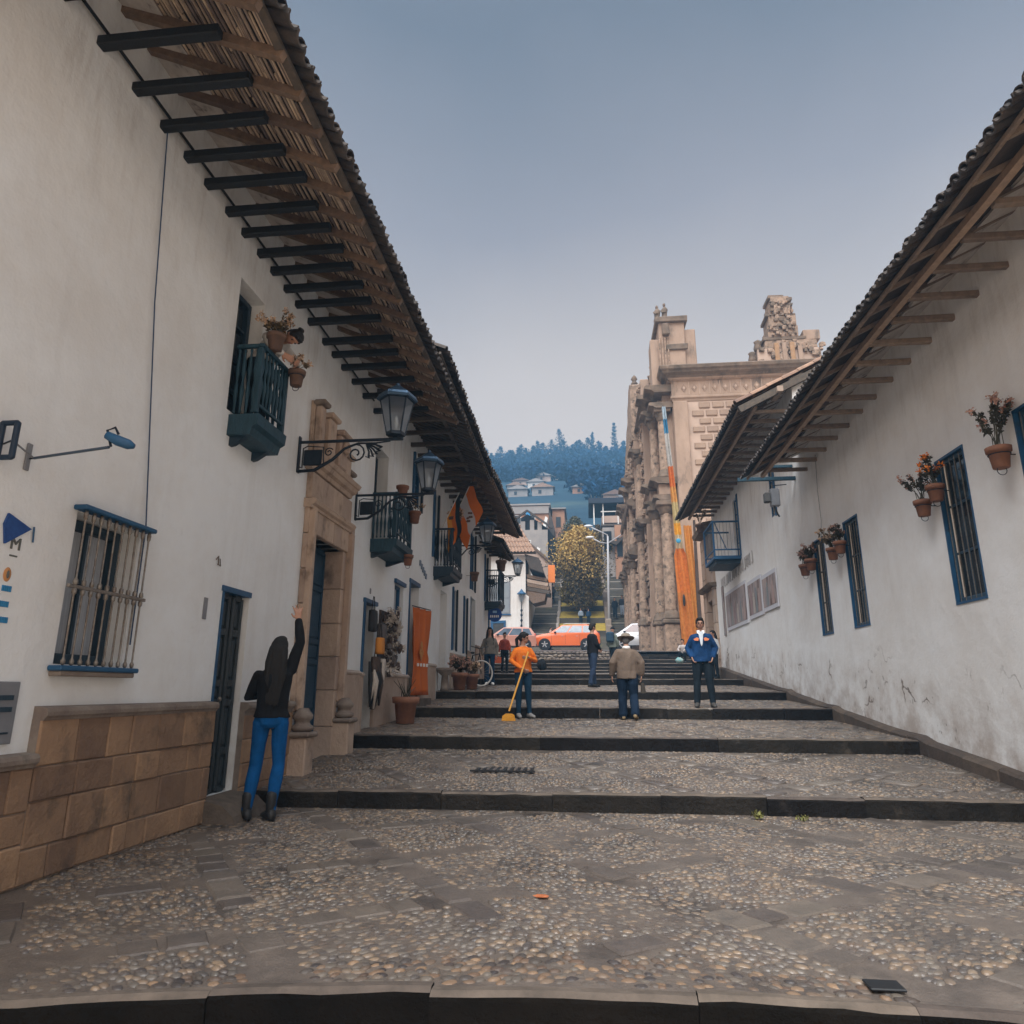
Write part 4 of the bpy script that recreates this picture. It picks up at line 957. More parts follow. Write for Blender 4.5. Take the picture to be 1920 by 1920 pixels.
# hanging wares round the shop door
WARE = [mat('ware_brown', (.10, .07, .055), (.05, .035, .03), 20, .8), mat('ware_grey', (.15, .13, .12), (.08, .07, .07), 20, .8), mat('ware_black', (.02, .02, .022), None, rough=.7), mat('ware_pale', (.66, .60, .54), (.48, .42, .36), 20, .8), mat('ware_orange', (.62, .24, .04), None, rough=.8)]
rack = thing('ware_string', 'thick cluster of pale woven flowers hung on the wall right of the shop door', 'hanging wares', (LX + .1, 11.95, 2.2))
MB().box(LX, LX + .03, 11.62, 12.48, 1.55, 2.50).build('rack_board', WARE[0], rack)
for k in range(95):
    z = uni(1.40, 2.55); y = 11.62 + .85 * rnd(); s = uni(.035, .075); mb = MB(); c = (LX + uni(.05, .2), y, z); q = random.choice([0, 1, 3, 3, 3])
    if q == 3: leafclump(mb, c, s * 1.1, 26, s * .55)
    else: mb.ell(c, s * .8, s, s * uni(.8, 1.5), 8, 5, .25)
    mb.build('woven_ornament', WARE[q], rack)
def bag(label, x, y, z, w_, h, m_, strap=True):
    t = thing('hanging_bag', label, 'bag', (x, y, z)); mb = MB(); mb.rings([[(x + .045 * a, y + w_ * (.5 + .16 * math.sin(v * PI)) * b, z - h * v) for a, b in ((-1, -.8), (-1, .8), (0, 1), (1, .8), (1, -.8), (0, -1))] for v in (0, .15, .5, .85, 1)]); mb.jitter(.012, 6).build('bag_body', m_, t, True)
    MB().tube([(x, y - w_ * .4, z), (x, y - w_ * .1, z + .22), (x, y + w_ * .1, z + .22), (x, y + w_ * .4, z)], .008, 5).build('strap', WARE[2], t)
bag('dark bag hung highest beside the blue shop door frame', LX + .10, 10.98, 2.42, .22, .34, WARE[2]); bag('grey bag hung beside the shop door above the orange one', LX + .16, 11.32, 2.22, .26, .32, WARE[1])
bag('orange bag hung in the middle of the shop door wares', LX + .22, 11.05, 1.98, .22, .26, WARE[4]); bag('brown bag hanging right below the orange bag', LX + .16, 11.06, 1.68, .24, .24, WARE[0]); bag('pale woollen bag hung low by the shop door', LX + .16, 11.4, 1.66, .16, .34, WARE[3])
sc_ = thing('hanging_scarves', 'bundle of long dark scarves hanging low in the shop doorway', 'scarves', (LX + .15, 11.1, 1.4))
for k in range(12): y = 10.9 + .045 * k; MB().tube([(LX + uni(.1, .2), y, 1.6), (LX + uni(.12, .22), y + .03, 1.3), (LX + uni(.1, .2), y + uni(-.04, .04), uni(.85, 1.05))], [.02, .035, .015], 6).build('scarf', random.choice([WARE[2], WARE[0], WARE[1], WARE[2], WARE[3]]), sc_, True)
# bicycle leaning at the planters
bi = thing('bicycle', 'bicycle with pale tyres leaning on the white wall by the planters', 'bicycle', (-3.0, 19.2, gz(19.2)))
bz = gz(19.2); 
def bwheel(c):
    t = MB(); t.tube([(c[0] + .33 * math.sin(a) * .85, c[1] + .33 * math.sin(a) * .53, c[2] + .33 * math.cos(a)) for a in [2 * PI * k / 28 for k in range(29)]], .022, 6, False); wh = t.build('tyre', mat('pale_tyre', (.55, .53, .5), None, rough=.7), bi, True)
    s = MB(); [s.tube([c, (c[0] + .31 * math.sin(a) * .85, c[1] + .31 * math.sin(a) * .53, c[2] + .31 * math.cos(a))], .003, 4, False) for a in [2 * PI * k / 16 for k in range(16)]]; s.build('spokes', BARM, wh)
c1 = Vector((-2.88, 19.0, bz + .35)); c2 = Vector((-3.38, 19.9, bz + .35)); bwheel(c1)
c2 = c1 + Vector((-.5, .85, 0)) * 1.0; bwheel(c2); m1 = (c1 + c2) / 2
fr = MB(); A = m1 + Vector((0, 0, -.05)); B = m1 + Vector((-.08, .13, .5)); Cc = c1 + Vector((-.06, .1, .52))
for p, q in ((A, B), (A, Cc), (B, Cc), (B, c2), (A, c2), (c1, Cc + Vector((0, 0, .12)))): fr.tube([p, q], .014, 6)
fr.build('bicycle_frame', BLACK, bi); MB().tube([Cc + Vector((.22, .12, .2)), Cc + Vector((0, 0, .14)), Cc + Vector((-.22, -.12, .2))], .012, 6).build('handlebar', BLACK, bi); MB().ell(B + Vector((0, 0, .07)), .06, .11, .03, 10, 6).build('saddle', BLACK, bi, True)
# round blue sign on a blue pole, plus house plates
sg = thing('round_sign', 'round blue sign with pale lettering on a pole at the end of the left row', 'sign', (-3.3, 24.2, gz(24.2)))
MB().tube([(-3.42, 24.2, gz(24.2)), (-3.42, 24.2, 4.1)], .03, 8).build('pole', BLUE, sg)
dsc = MB().lathe((-3.2, 24.15, 3.72), [(.001, -.02), (.24, -.02), (.25, 0), (.24, .02), (.001, .02)], 24, 'y').build('sign_disc', mat('sign_blue', (.01, .06, .25), None, rough=.5), sg)
for k in range(5): MB().box(-3.36 + .065 * k, -3.32 + .065 * k, 24.12, 24.128, 3.62, 3.70).build('lettering', WHITE, dsc)
MB().box(-3.27, -3.13, 24.12, 24.128, 3.78, 3.86).build('symbol', mat('sign_light', (.3, .5, .75), None), dsc)
for i, (y, z, lb) in enumerate(((11.07, 2.74, 'tiny white number plate above the shop door frame'), (14.35, 3.75, 'metal letters of a shop sign on the wall above the white door'))):
    mb = MB()
    if i == 0: mb.bbox(LX, LX + .01, y - .03, y + .03, z - .04, z + .05, .002)
    else:
        for k in range(5): mb.bbox(LX, LX + .03, y + .14 * k, y + .09 + .14 * k, z - .05 * k, z + .12 - .05 * k, .004)
    tag(mb.build('wall_sign', GREY if i == 0 else mat('sign_metal', (.16, .22, .30), None, rough=.4)), lb, 'sign')
# vertical group of small signs at the far left, spotlight arm and big letter
vs_ = thing('shop_sign', 'column of small coloured emblems fixed to the wall at the left picture edge', 'sign', (LX, 3.9, 1.9))
MB().prism([(3.76, 2.15), (3.79, 2.03), (3.97, 2.16), (3.78, 2.22)], LX + .005, LX + .02, 'x').build('blue_pennant', mat('pennant_blue', (.012, .05, .20), (.02, .08, .28), 20, .6), vs_)
MB().tube([(LX + .015, 3.99, 2.18), (LX + .015, 4.0, 2.08)], .006, 5).build('pennant_rod', BLUE, vs_)
MB().ell((LX + .008, 3.80, 2.15), .004, .03, .018, 8, 5).build('pennant_mark', WHITE, vs_)
def text(s, loc, size, m_, parent, rot, ext=.004, sx_=1):
    c = bpy.data.curves.new('lettering', 'FONT'); c.body = s; c.size = size; c.extrude = ext; c.align_x = 'CENTER'; c.resolution_u = 3; c.materials.append(m_)
    o = bpy.data.objects.new('tmp_text', c); COL.objects.link(o); me = bpy.data.meshes.new_from_object(o.evaluated_get(bpy.context.evaluated_depsgraph_get())); bpy.data.objects.remove(o)
    o = bpy.data.objects.new('lettering', me); COL.objects.link(o); o.parent = parent; o.location = Vector(loc) - Vector(WLOC[parent.name]); o.rotation_euler = rot; o.scale = (sx_, 1, 1); return o
SGREY, SOR, SCY = mat('sign_grey', (.12, .13, .12), None), mat('sign_orange', (.55, .26, .10), None), mat('sign_cyan', (.03, .22, .45), None)
WR_ROT = (R(90), 0, R(90))
text('M', (LX + .008, 3.88, 2.01), .11, SGREY, vs_, WR_ROT)
MB().bbox(LX, LX + .008, 3.85, 3.91, 1.965, 1.975, .001).build('caption_bar', SGREY, vs_)
MB().ell((LX + .006, 3.86, 1.85), .005, .03, .045, 12, 8).build('orange_oval', SOR, vs_, True)
MB().ell((LX + .012, 3.86, 1.85), .004, .012, .026, 8, 6).build('oval_mark', SGREY, vs_, True)
for z, n_ in ((1.765, 5), (1.67, 5), (1.575, 6)):
    for k in range(n_): MB().bbox(LX, LX + .008, 3.84 + .015 * k, 3.851 + .015 * k, z - .018, z + .018, .001).build('letter', SCY, vs_)
MB().tube([(LX + .01, 3.80 + .05 * math.cos(a), 1.45 + .06 * math.sin(a)) for a in [2 * PI * k / 20 for k in range(21)]], .009, 6, False).build('orange_ring', mat('ring_orange', (.6, .14, .06), None), vs_)
for z in (1.12, 1.08): pass
sp_ = thing('spotlight', 'blue spotlight on a long thin arm near the left picture edge', 'spotlight', (LX, 3.55, 2.58))
MB().tube([(LX, 3.86, 2.60), (LX + .07, 3.85, 2.60)], .006, 5).build('wall_fixing', IRON, sp_); MB().bbox(LX, LX + .015, 3.83, 3.87, 2.52, 2.70, .004).build('wall_plate', GREY, sp_)
MB().tube([(LX + .05, 3.85, 2.60), (LX + .75, 3.60, 2.56)], .009, 6).build('arm', mat('arm_blue', (.04, .07, .11), None, rough=.4), sp_)
MB().tube([(LX + .05, 3.85, 2.60), (LX + .10, 3.62, 2.63)], .006, 6).build('stay', GREY, sp_)
hd = MB().tube([(LX + .74, 3.58, 2.63), (LX + .80, 3.60, 2.60), (LX + .86, 3.62, 2.58), (LX + .89, 3.63, 2.57)], [.024, .032, .030, .015], 10).build('lamp_head', BLUE, sp_, True)
MB().tube([(LX + .77, 3.59, 2.56), (LX + .74, 3.58, 2.66), (LX + .78, 3.59, 2.68), (LX + .80, 3.6, 2.64)], .008, 5).build('yoke', IRON, sp_)
zt = thing('sign_letter', 'thick dark blue letter O cut by the left picture edge', 'letter', (LX + .12, 3.5, 2.62))
MB().tube([(LX + .08 + .065 * max(-.75, min(.75, 1.3 * math.cos(a))), 3.60, 2.63 + .13 * max(-.85, min(.85, 1.25 * math.sin(a)))) for a in [2 * PI * k / 32 for k in range(33)]], .018, 8, False).build('letter_ring', mat('letter_blue', (.012, .03, .06), None, rough=.4), zt, True)
MB().tube([(LX, 3.66, 2.63), (LX + .1, 3.61, 2.63)], .006, 5).build('stay', IRON, zt)
nb = thing('notice_board', 'narrow grey notice panel with dark slots above the plinth at the left edge', 'notice', (LX, 3.98, 1.0))
MB().bbox(LX, LX + .02, 3.88, 4.10, .84, 1.21, .004).build('panel', GREY, nb)
for z in (1.10, 1.03, .90): MB().bbox(LX + .02, LX + .026, 3.93, 4.06, z, z + (.03 if z > 1 else .012), .002).build('slot', DBLU, nb)
# open drain grate and small litter in the street
gr = thing('drain_grate', 'rusted iron drain grate in the second terrace', 'drain', (-1.0, 8.7, .27))
mz = gz(8.7)
for k in range(9): MB().box(-1.35 + .08 * k, -1.31 + .08 * k, 8.5, 8.95, mz - .01, mz + .006).build('bar', BLACK, gr)
MB().box(-1.4, -.64, 8.46, 8.5, mz - .01, mz + .008).build('frame', BLACK, gr); MB().box(-1.4, -.64, 8.95, 8.99, mz - .01, mz + .008).build('frame', BLACK, gr)
tag(MB().ell((-.30, 4.45, .006), .045, .03, .008, 8, 4, .2).build('leaf_litter', mat('litter_red', (.42, .13, .05), None)), 'small reddish scrap lying on the cobbles in the foreground', 'litter')
tuft = MB(); leafclump(tuft, (1.55, 7.20, .04), .06, 60, .025, .6); leafclump(tuft, (1.95, 7.2, .02), .07, 40, .02, .4); tuft.build('weed_tuft', mat('weed', (.22, .20, .06), (.12, .13, .04), 20, .8, island=.4), None, kind='stuff')
MB().box(1.10, 1.22, 3.28, 3.38, -.1, .008)
tag(MB().bbox(1.10, 1.24, 3.30, 3.40, .001, .012, .004).build('socket_plate', BLACK), 'small black iron plate sunk at the front edge of the paving', 'plate')
# ================================================================== THINGS ON THE RIGHT HOUSES
RWIN = 'flowerpots at the right-hand windows'
def rp_(label, y, z, plant, s=.22, n=12, h=1.5, sp=1.3, dx=.16): return pot(label, (RX - dx, y, z), s * 1.14, plant, TERR, RWIN, h, sp, ring=RX, nst=n)
rp_('pot of tall red-headed geraniums at the nearest right-hand window, cut by the picture edge', 7.36, 3.42, 'pink', .21, 16, 2.0, 1.5)
rp_('left pot at the big second window, with sparse twiggy stems', 9.10, 3.34, 'pink', .19, 12, 1.7, 1.5)
rp_('right pot at the big second window, with bright orange blooms', 8.74, 3.44, 'orange', .19, 14, 1.6, .9)
rp_('pot of thick dry branches left of the third window', 12.50, 3.40, 'dry', .19, 26, 1.4, 1.5)
rp_('pot with pink blooms right of the dry one at the third window', 12.12, 3.44, 'pink', .19, 12, 1.3, 1.0)
rp_('left pot with pink flowers at the farthest narrow window', 14.12, 3.38, 'pink', .20, 14, 1.2, 1.2)
rp_('right pot with red flowers at the farthest narrow window', 13.72, 3.42, 'pink', .20, 14, 1.2, 1.0)
ob = thing('balcony', 'small open blue balcony high on the white house near the church', 'balcony', (RX, 21, 4.95))
MB().bbox(3.72, RX, 20.25, 21.8, 4.86, 4.96, .01).build('balcony_floor', BLUE, ob); MB().bbox(3.8, RX, 20.35, 21.7, 4.74, 4.86, .01).build('bracket', DBLU, ob)
for y in (20.27, 21.78):
    MB().bbox(3.72, 3.77, y - .025, y + .025, 4.96, 6.0, .005).build('post', BLUE, ob); MB().bbox(3.77, RX, y - .02, y + .02, 5.95, 6.0, .005).build('handrail', BLUE, ob); MB().bbox(3.77, RX, y - .015, y + .015, 5.12, 5.16, .005).build('rail', BLUE, ob)
    for q in range(7): MB().tube([(3.84 + .1 * q, y, 5.14), (3.84 + .1 * q, y, 5.96)], .006, 5).build('baluster', GREY, ob)
MB().bbox(3.72, 3.77, 20.29, 21.76, 5.95, 6.0, .005).build('handrail', BLUE, ob); MB().bbox(3.73, 3.76, 20.29, 21.76, 5.12, 5.16, .005).build('rail', BLUE, ob)
for q in range(13): MB().tube([(3.745, 20.38 + .11 * q, 5.14), (3.745, 20.38 + .11 * q, 5.96)], .006, 5).build('baluster', DBLU, ob)
MB().bar((3.8, 20.3, 5.96), (4.1, 20.3, 5.16), .025).build('brace', BLUE, ob)
pot('dark dry plant in a pot at the far end of the blue balcony', (3.66, 21.9, 6.0), .3, 'dry', TERD, h=1.5, nst=8)
# floodlight hanging below the eaves
fl = thing('floodlight', 'grey floodlight box hanging beside the tall blue window under the right eaves', 'floodlight', (4.3, 15.3, 5.2))
MB().bbox(4.12, 4.32, 15.25, 15.4, 5.12, 5.52, .02).build('lamp_box', GREY, fl); MB().bbox(3.98, 4.11, 15.2, 15.36, 5.2, 5.42, .02).build('ballast_box', mat('box_dark', (.09, .09, .09), None), fl)
MB().tube([(4.2, 15.32, 5.12), (4.25, 15.32, 4.95), (4.28, 15.3, 4.88)], .02, 6).build('cable_end', BLACK, fl); MB().tube([(4.5, 15.32, 5.62), (4.2, 15.32, 5.6), (4.2, 15.32, 5.5)], .012, 6).build('bracket', IRON, fl)
bp = thing('support_frame', 'blue painted timber frame under the end of the nearer right eaves', 'frame', (4.2, 14.7, 5.7))
MB().bbox(3.3, 4.5, 14.62, 14.69, 5.52, 5.60, .006).build('beam', BBAL, bp); MB().bbox(3.6, 4.5, 14.75, 14.81, 5.84, 5.90, .006).build('beam', BBAL, bp)
tag(MB().tube([(RX - .02, 13.24, 5.6), (RX - .03, 13.3, 4.9), (RX - .03, 13.28, 4.3), (RX - .02, 13.42, 3.98)], .005, 5).build('cable', GREY), 'thin grey wire running down the right wall to the farthest window', 'cable')
# faded posters and painted letters
def poster_mat(name, s):
    return mat(name, (.46, .36, .32), (.26, .25, .27), s, .9, .1, 10, c3=(.17, .11, .095), s3=2.1, t3=.5, stretch=(1, 2.6, .7))
PM = [poster_mat('poster_print_%s' % n, s) for n, s in (('faded', 2.4), ('grey', 3.1), ('brown', 4.0))]
for i, (ya, yb, za, zb, lb) in enumerate(((16.75, 18.15, 3.08, 4.0, 'nearest of three faded photo posters on the right wall, mostly brown'), (18.2, 19.75, 3.05, 4.08, 'middle faded poster with standing figures on the right wall'), (19.95, 22.9, 3.0, 4.2, 'longest and palest poster, farthest along the right wall'))):
    t = thing('poster', lb, 'poster', (RX, (ya + yb) / 2, za)); MB().box(RX - .03, RX - .004, ya, yb, za, zb).build('poster_board', mat('poster_edge', (.60, .60, .64), None), t)
    pr_ = MB().box(RX - .034, RX - .031, ya + .06, yb - .06, za + .1, zb - .1).build('print', PM[i], t)
    for k in range(2 + i * 2):
        c = ya + .22 + (yb - ya - .4) * (k + .3) / (2 + i * 2); hh = uni(.42, .6); mb = MB(); mb.box(RX - .038, RX - .035, c - .09, c + .09, za + .12, za + .12 + hh); mb.ell((RX - .037, c, za + .18 + hh), .002, .06, .07, 8, 6)
        mb.build('printed_figure', mat('figure_ink_%s' % 'abcdef'[k], *[((.42, .30, .27), None), ((.22, .24, .25), None), ((.45, .40, .36), None), ((.32, .22, .22), None), ((.27, .28, .27), None), ((.4, .35, .36), None)][k]), pr_)
lt = thing('painted_letters', 'row of faded grey painted letters on the wall above the posters', 'lettering', (RX, 21, 4.4))
GL = mat('faded_letter', (.42, .39, .37), (.55, .52, .50), 8, .9)
for k in range(16):
    y = 18.9 + k * .30; z = 4.50 - .006 * k; mb = MB(); mb.box(RX - .024, RX - .016, y, y + .07, z, z + .34); mb.box(RX - .024, RX - .016, y + .15, y + .21, z + .04, z + .34) if k % 3 else None; mb.box(RX - .023, RX - .015, y + .07, y + .15, z + .12 * (k % 3), z + .05 + .12 * (k % 3)); mb.build('letter', GL, lt)
pv = MB(); pv.box(RX - .03, RX - .01, 23.2, 23.5, 2.9, 4.5); tag(pv.build('poster_strip', PM[2]), 'narrow brown torn strip of poster at the far end of the right wall', 'poster')
# stone doorway at the end of the right row
sd = thing('stone_portal', 'pale stone portal between the right-hand white house and the church', 'portal', (RX, 25.6, 1.9))
for k, (ya, yb) in enumerate(((24.5, 25.0), (26.2, 26.8))):
    z = 1.6
    while z < 6.6: h = uni(.5, .7); MB().bbox(RX - .08, RX + .5, ya, yb, z + .004, min(z + h, 6.7) - .004, .015).build('stone_block', CHUR if k else PORT, sd); z += h
MB().bbox(RX - .02, RX + .5, 25.0, 26.2, 4.3, 6.7, .01).build('lintel', CHUR, sd); MB().bbox(RX + .35, RX + .4, 25.0, 26.2, 1.7, 4.3, .01).build('door', SHADE, sd)
MB().prism([(RX + .5, 4.55), (RX - .2, 4.7), (RX - .28, 4.8), (RX + .5, 4.85)], 24.4, 26.9, 'y').build('cornice', CHDK, sd)
MB().prism([(RX + .5, 6.7), (RX - .3, 6.8), (RX - .35, 6.95), (RX + .5, 7.1)], 24.4, 26.9, 'y').build('cornice', CHDK, sd)

# ================================================================== CHURCH
ch = thing('church', 'tan stone baroque church with carved columns, heavy cornice and broken belfries', 'church', (5, 44, 3))
CX = 5.05; CT = 18.2
def chb(nm, x0, x1, y0, y1, z0, z1, m_=CHUR, b=.03, j=0, par=None):
    e = MB().bbox(x0, x1, y0, y1, z0, z1, b)
    if j: e.jitter(j, 1.5)
    return e.build(nm, m_, par or ch)
chb('nave_wall', CX, 24, 36.3, 60, -1, CT, CHMO)
chb('corner_pilaster', CX - .02, CX + .75, 36.08, 37.2, 2.4, 16.6, CHUR)
# ashlar on the wall that faces down the street
bw, bh = .74, .47; z = 8.2; r = 0
bmz = []
for k in range(4): e = MB().bbox(-.31, .31, -.05, .05, -.18, .18, .045); e.jitter(.02, 3 + k); bmz.append(mesh_of(e, 'stone_block', CHBL))
while z < 16.2:
    x = CX + 1.30 + (.37 if r % 2 else 0)
    while x < 12.3: 
        inst(bmz[random.randrange(4)], ch, (x, 36.27, z + .2), (0, 0, 0), (uni(.95, 1.05), 1, uni(.95, 1.03)), 'stone_block'); x += bw
    z += bh; r += 1
# entablature wrapping round the corner
def wrap(nm, z, prof, m_, ext=0.0, x1=24, ylen=2.6):
    """moulding along the front (facing -y) and round the corner along the façade side (facing -x)"""
    mb = MB(); n = len(prof)
    A = [(x1, 36.3 - p, z + q) for p, q in prof]; B = [(CX - p, 36.3 - p, z + q) for p, q in prof]; D = [(CX - p, 36.3 + ylen, z + q) for p, q in prof]
    for P_ in (A, B, D): pass
    mb.rings([A + [(x1, 36.9, z + prof[-1][1]), (x1, 36.9, z)], B + [(CX + .6, 36.9, z + prof[-1][1]), (CX + .6, 36.9, z)], D + [(CX + .6, 36.3 + ylen, z + prof[-1][1]), (CX + .6, 36.3 + ylen, z)]]); mb.build(nm, m_, ch)
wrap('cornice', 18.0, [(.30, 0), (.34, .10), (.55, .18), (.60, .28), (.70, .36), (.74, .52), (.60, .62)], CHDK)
wrap('cornice_bed', 17.85, [(.08, 0), (.22, .06), (.26, .15)], CHUR)
wrap('frieze', 16.98, [(.06, 0), (.06, .87)], CHUR)
wrap('moulding', 16.66, [(.04, 0), (.06, .10), (.14, .18), (.14, .26), (.06, .32)], CHUR)
for k in range(12):
    x = CX + .62 + k * .56
    MB().prism([(x, 17.18), (x + .15, 17.42), (x, 17.66), (x - .15, 17.42)], 36.20, 36.245, 'y').build('rhombus_relief', CHBL, ch)
    MB().prism([(x, 17.31), (x + .07, 17.42), (x, 17.53), (x - .07, 17.42)], 36.17, 36.2, 'y').build('rhombus_relief', CHMO, ch)
    MB().box(x + .265, x + .295, 36.22, 36.245, 17.05, 17.8).build('frieze_joint', CHMO, ch)
# façade masses stepping out towards the street
def carve(e, k, s=2.0): return e.jitter(k, s)
chb('facade_bay', 4.35, 5.6, 37.6, 41.2, 2, 20.6, CHUR, j=.04); chb('facade_bay', 3.75, 5.6, 41.2, 43.2, 2, 20.4, CHUR, j=.05)
chb('facade_bay', 3.30, 5.6, 43.2, 52.6, 2, 17.2, CHUR, j=.05)
chb('facade_pilaster', 4.55, 5.2, 36.9, 37.7, 3, 17.9, CHUR, j=.03)
def column(nm, x, y, z0, z1, r, m_=CHCV, base=True, cap=True):
    c = part_empty(nm, ch, (x, y, z0)); n = 18; L = z1 - z0; rings = []
    hh = 46
    for j in range(hh + 1):
        t = j / hh; zz = z0 + .45 + (L - .95) * t; rr = r * (1 - .12 * t)
        rings.append([(x + (rr + .05 * noise.noise(Vector((k * .9, t * L * 1.8, y)))) * math.cos(2 * PI * k / n + t * 2.2), y + (rr + .05 * noise.noise(Vector((k * .9 + 9, t * L * 1.8, y)))) * math.sin(2 * PI * k / n + t * 2.2), zz) for k in range(n)])
    MB().rings(rings).build('shaft', m_, c, True)
    if base: MB().lathe((x, y, z0), [(r * 1.5, 0), (r * 1.5, .12), (r * 1.3, .2), (r * 1.35, .3), (r * 1.05, .42), (r, .5)], 14).build('column_base', CHDK, c, True)
    if cap:
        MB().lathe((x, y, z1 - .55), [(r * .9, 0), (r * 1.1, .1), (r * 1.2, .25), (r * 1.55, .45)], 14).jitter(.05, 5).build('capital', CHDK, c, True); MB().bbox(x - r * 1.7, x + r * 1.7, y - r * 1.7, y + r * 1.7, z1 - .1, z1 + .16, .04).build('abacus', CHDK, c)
    return c
def ledge(x0, y0, y1, z, p=.5, m_=CHDK, h=.34, x1=5.3):
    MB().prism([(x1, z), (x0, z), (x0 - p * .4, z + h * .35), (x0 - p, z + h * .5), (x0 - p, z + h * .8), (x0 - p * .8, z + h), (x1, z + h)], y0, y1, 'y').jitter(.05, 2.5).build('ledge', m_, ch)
for x, y in ((4.42, 36.95), (4.06, 38.2)):
    pd = chb('pedestal', x - .42, x + .42, y - .42, y + .42, 2.6, 4.5, CHCV, .05, .10)
    chb('pedestal_cap', x - .52, x + .52, y - .52, y + .52, 4.5, 4.72, CHDK, .05, .03)
    column('column', x, y, 4.72, 10.9, .33); ledge(x - .35, y - .55, y + .55, 11.05, .35, x1=x + .5); chb('entablature_block', x - .36, x + .4, y - .42, y + .42, 11.4, 12.0, CHUR, .03, .03); ledge(x - .40, y - .62, y + .62, 12.0, .45, x1=x + .6)
    column('column', x + .05, y, 12.4, 16.3, .27); ledge(x - .30, y - .55, y + .55, 16.4, .4, x1=x + .6); ledge(x - .34, y - .6, y + .6, 17.3, .55, x1=x + .6, h=.45)
ledge(3.9, 38.9, 41.3, 12.0, .35, CHUR); ledge(3.9, 38.9, 43.3, 17.3, .5, h=.5); ledge(3.4, 41.2, 43.4, 10.9, .3)
for x, y, z1, r in ((3.50, 42.6, 10.6, .26), (3.05, 44.3, 9.2, .24), (3.02, 46.6, 9.2, .24), (3.0, 50.2, 9.0, .24), (3.0, 51.8, 9.0, .24)):
    chb('pedestal', x - .34, x + .34, y - .34, y + .34, 3.0, 4.9, CHCV, .05, .08); column('column', x, y, 4.9, z1, r); ledge(x - .25, y - .5, y + .5, z1 + .1, .3, x1=x + .5)
    column('column', x + .05, y, z1 + .6, z1 + 5.0, r * .85); ledge(x - .25, y - .55, y + .55, z1 + 5.1, .35, x1=x + .5)
# round-headed doorway hood, carved panels and crest of the façade
MB().prism([(3.3, 9.4), (2.75, 9.5), (2.7, 9.8), (3.3, 10.0)], 43.4, 52.4, 'y').build('ledge', CHDK, ch)
e = MB().prism([(3.3, 12.6), (2.8, 12.7), (2.72, 13.0), (3.3, 13.3)], 43.4, 52.4, 'y'); e.build('ledge', CHDK, ch)
for k in range(26):
    y = 43.6 + rnd() * 8.6; z = uni(10, 17.5); s = uni(.12, .3); MB().ell((3.25, y, z), s * .6, s, s * 1.2, 7, 5, .3).build('carved_knob', CHCV if rnd() < .6 else CHDK, ch)
for k in range(20):
    y = 41.3 + rnd() * 2; z = uni(11.5, 20); s = uni(.1, .24); MB().ell((3.7, y, z), s * .7, s, s * 1.2, 7, 5, .3).build('carved_knob', CHCV, ch)
pts = [(43.2, 17), (43.2, 20.9), (43.9, 21.3), (44.8, 21.2), (45.6, 20.7), (46.6, 20.5), (47.6, 19.9), (48.6, 19.6), (49.8, 18.9), (51.0, 18.4), (52.4, 17.4), (52.6, 17)]
MB().prism(pts, 3.25, 4.1, 'x').jitter(.06, 2).build('crest_wall', CHCV, ch)
for y, z in pts[2:-2]: MB().lathe((3.6, y, z - .1), [(.2, 0), (.26, .12), (.12, .3), (.22, .45), (.16, .62), (.001, .8)], 8).jitter(.03).build('finial', CHDK, ch, True)
# near belfry stump with two statues
chb('belfry', 4.55, 6.0, 36.7, 39.2, 18.4, 21.9, CHUR, .05, .05); chb('belfry', 6.0, 6.62, 36.9, 38.6, 18.4, 21.4, CHUR, .05, .05)
chb('belfry_cap', 4.35, 6.15, 36.5, 39.4, 21.75, 22.1, CHDK, .04, .04); chb('belfry_band', 4.9, 6.1, 36.58, 36.72, 20.0, 20.35, CHDK, .04, .05)
chb('belfry_buttress', 4.05, 4.6, 37.0, 38.4, 17.8, 20.9, CHUR, .05, .06); chb('belfry_console', 4.75, 5.1, 36.4, 36.75, 20.9, 21.6, CHDK, .06, .12)
for k in range(4): chb('fluted_strip', 4.5 + .16 * k, 4.58 + .16 * k, 36.6, 36.72, 18.5, 20.8, CHCV, .02, .04)
for x, h in ((4.55, 1.1), (4.98, 1.25)):
    s_ = thing('statue', 'worn stone statue on the belfry stump, the %s of the pair' % ('shorter left one' if x < 4.7 else 'taller right one'), 'statue', (x, 37.2, 22.1))
    MB().lathe((x, 37.2, 22.1), [(.20, 0), (.21, .1), (.16, .3), (.17, h * .45), (.20, h * .62), (.10, h * .74), (.07, h * .78)], 12).jitter(.03, 4).build('robe', CHDK, s_, True)
    MB().ell((x, 37.2, 22.1 + h * .88), .085, .09, .12, 10, 8, .05).build('head', CHDK, s_, True); MB().tube([(x - .17, 37.2, 22.1 + h * .6), (x - .12, 37.02, 22.1 + h * .42), (x + .05, 37.0, 22.1 + h * .45)], [.06, .05, .04], 6).build('arm', CHDK, s_, True)
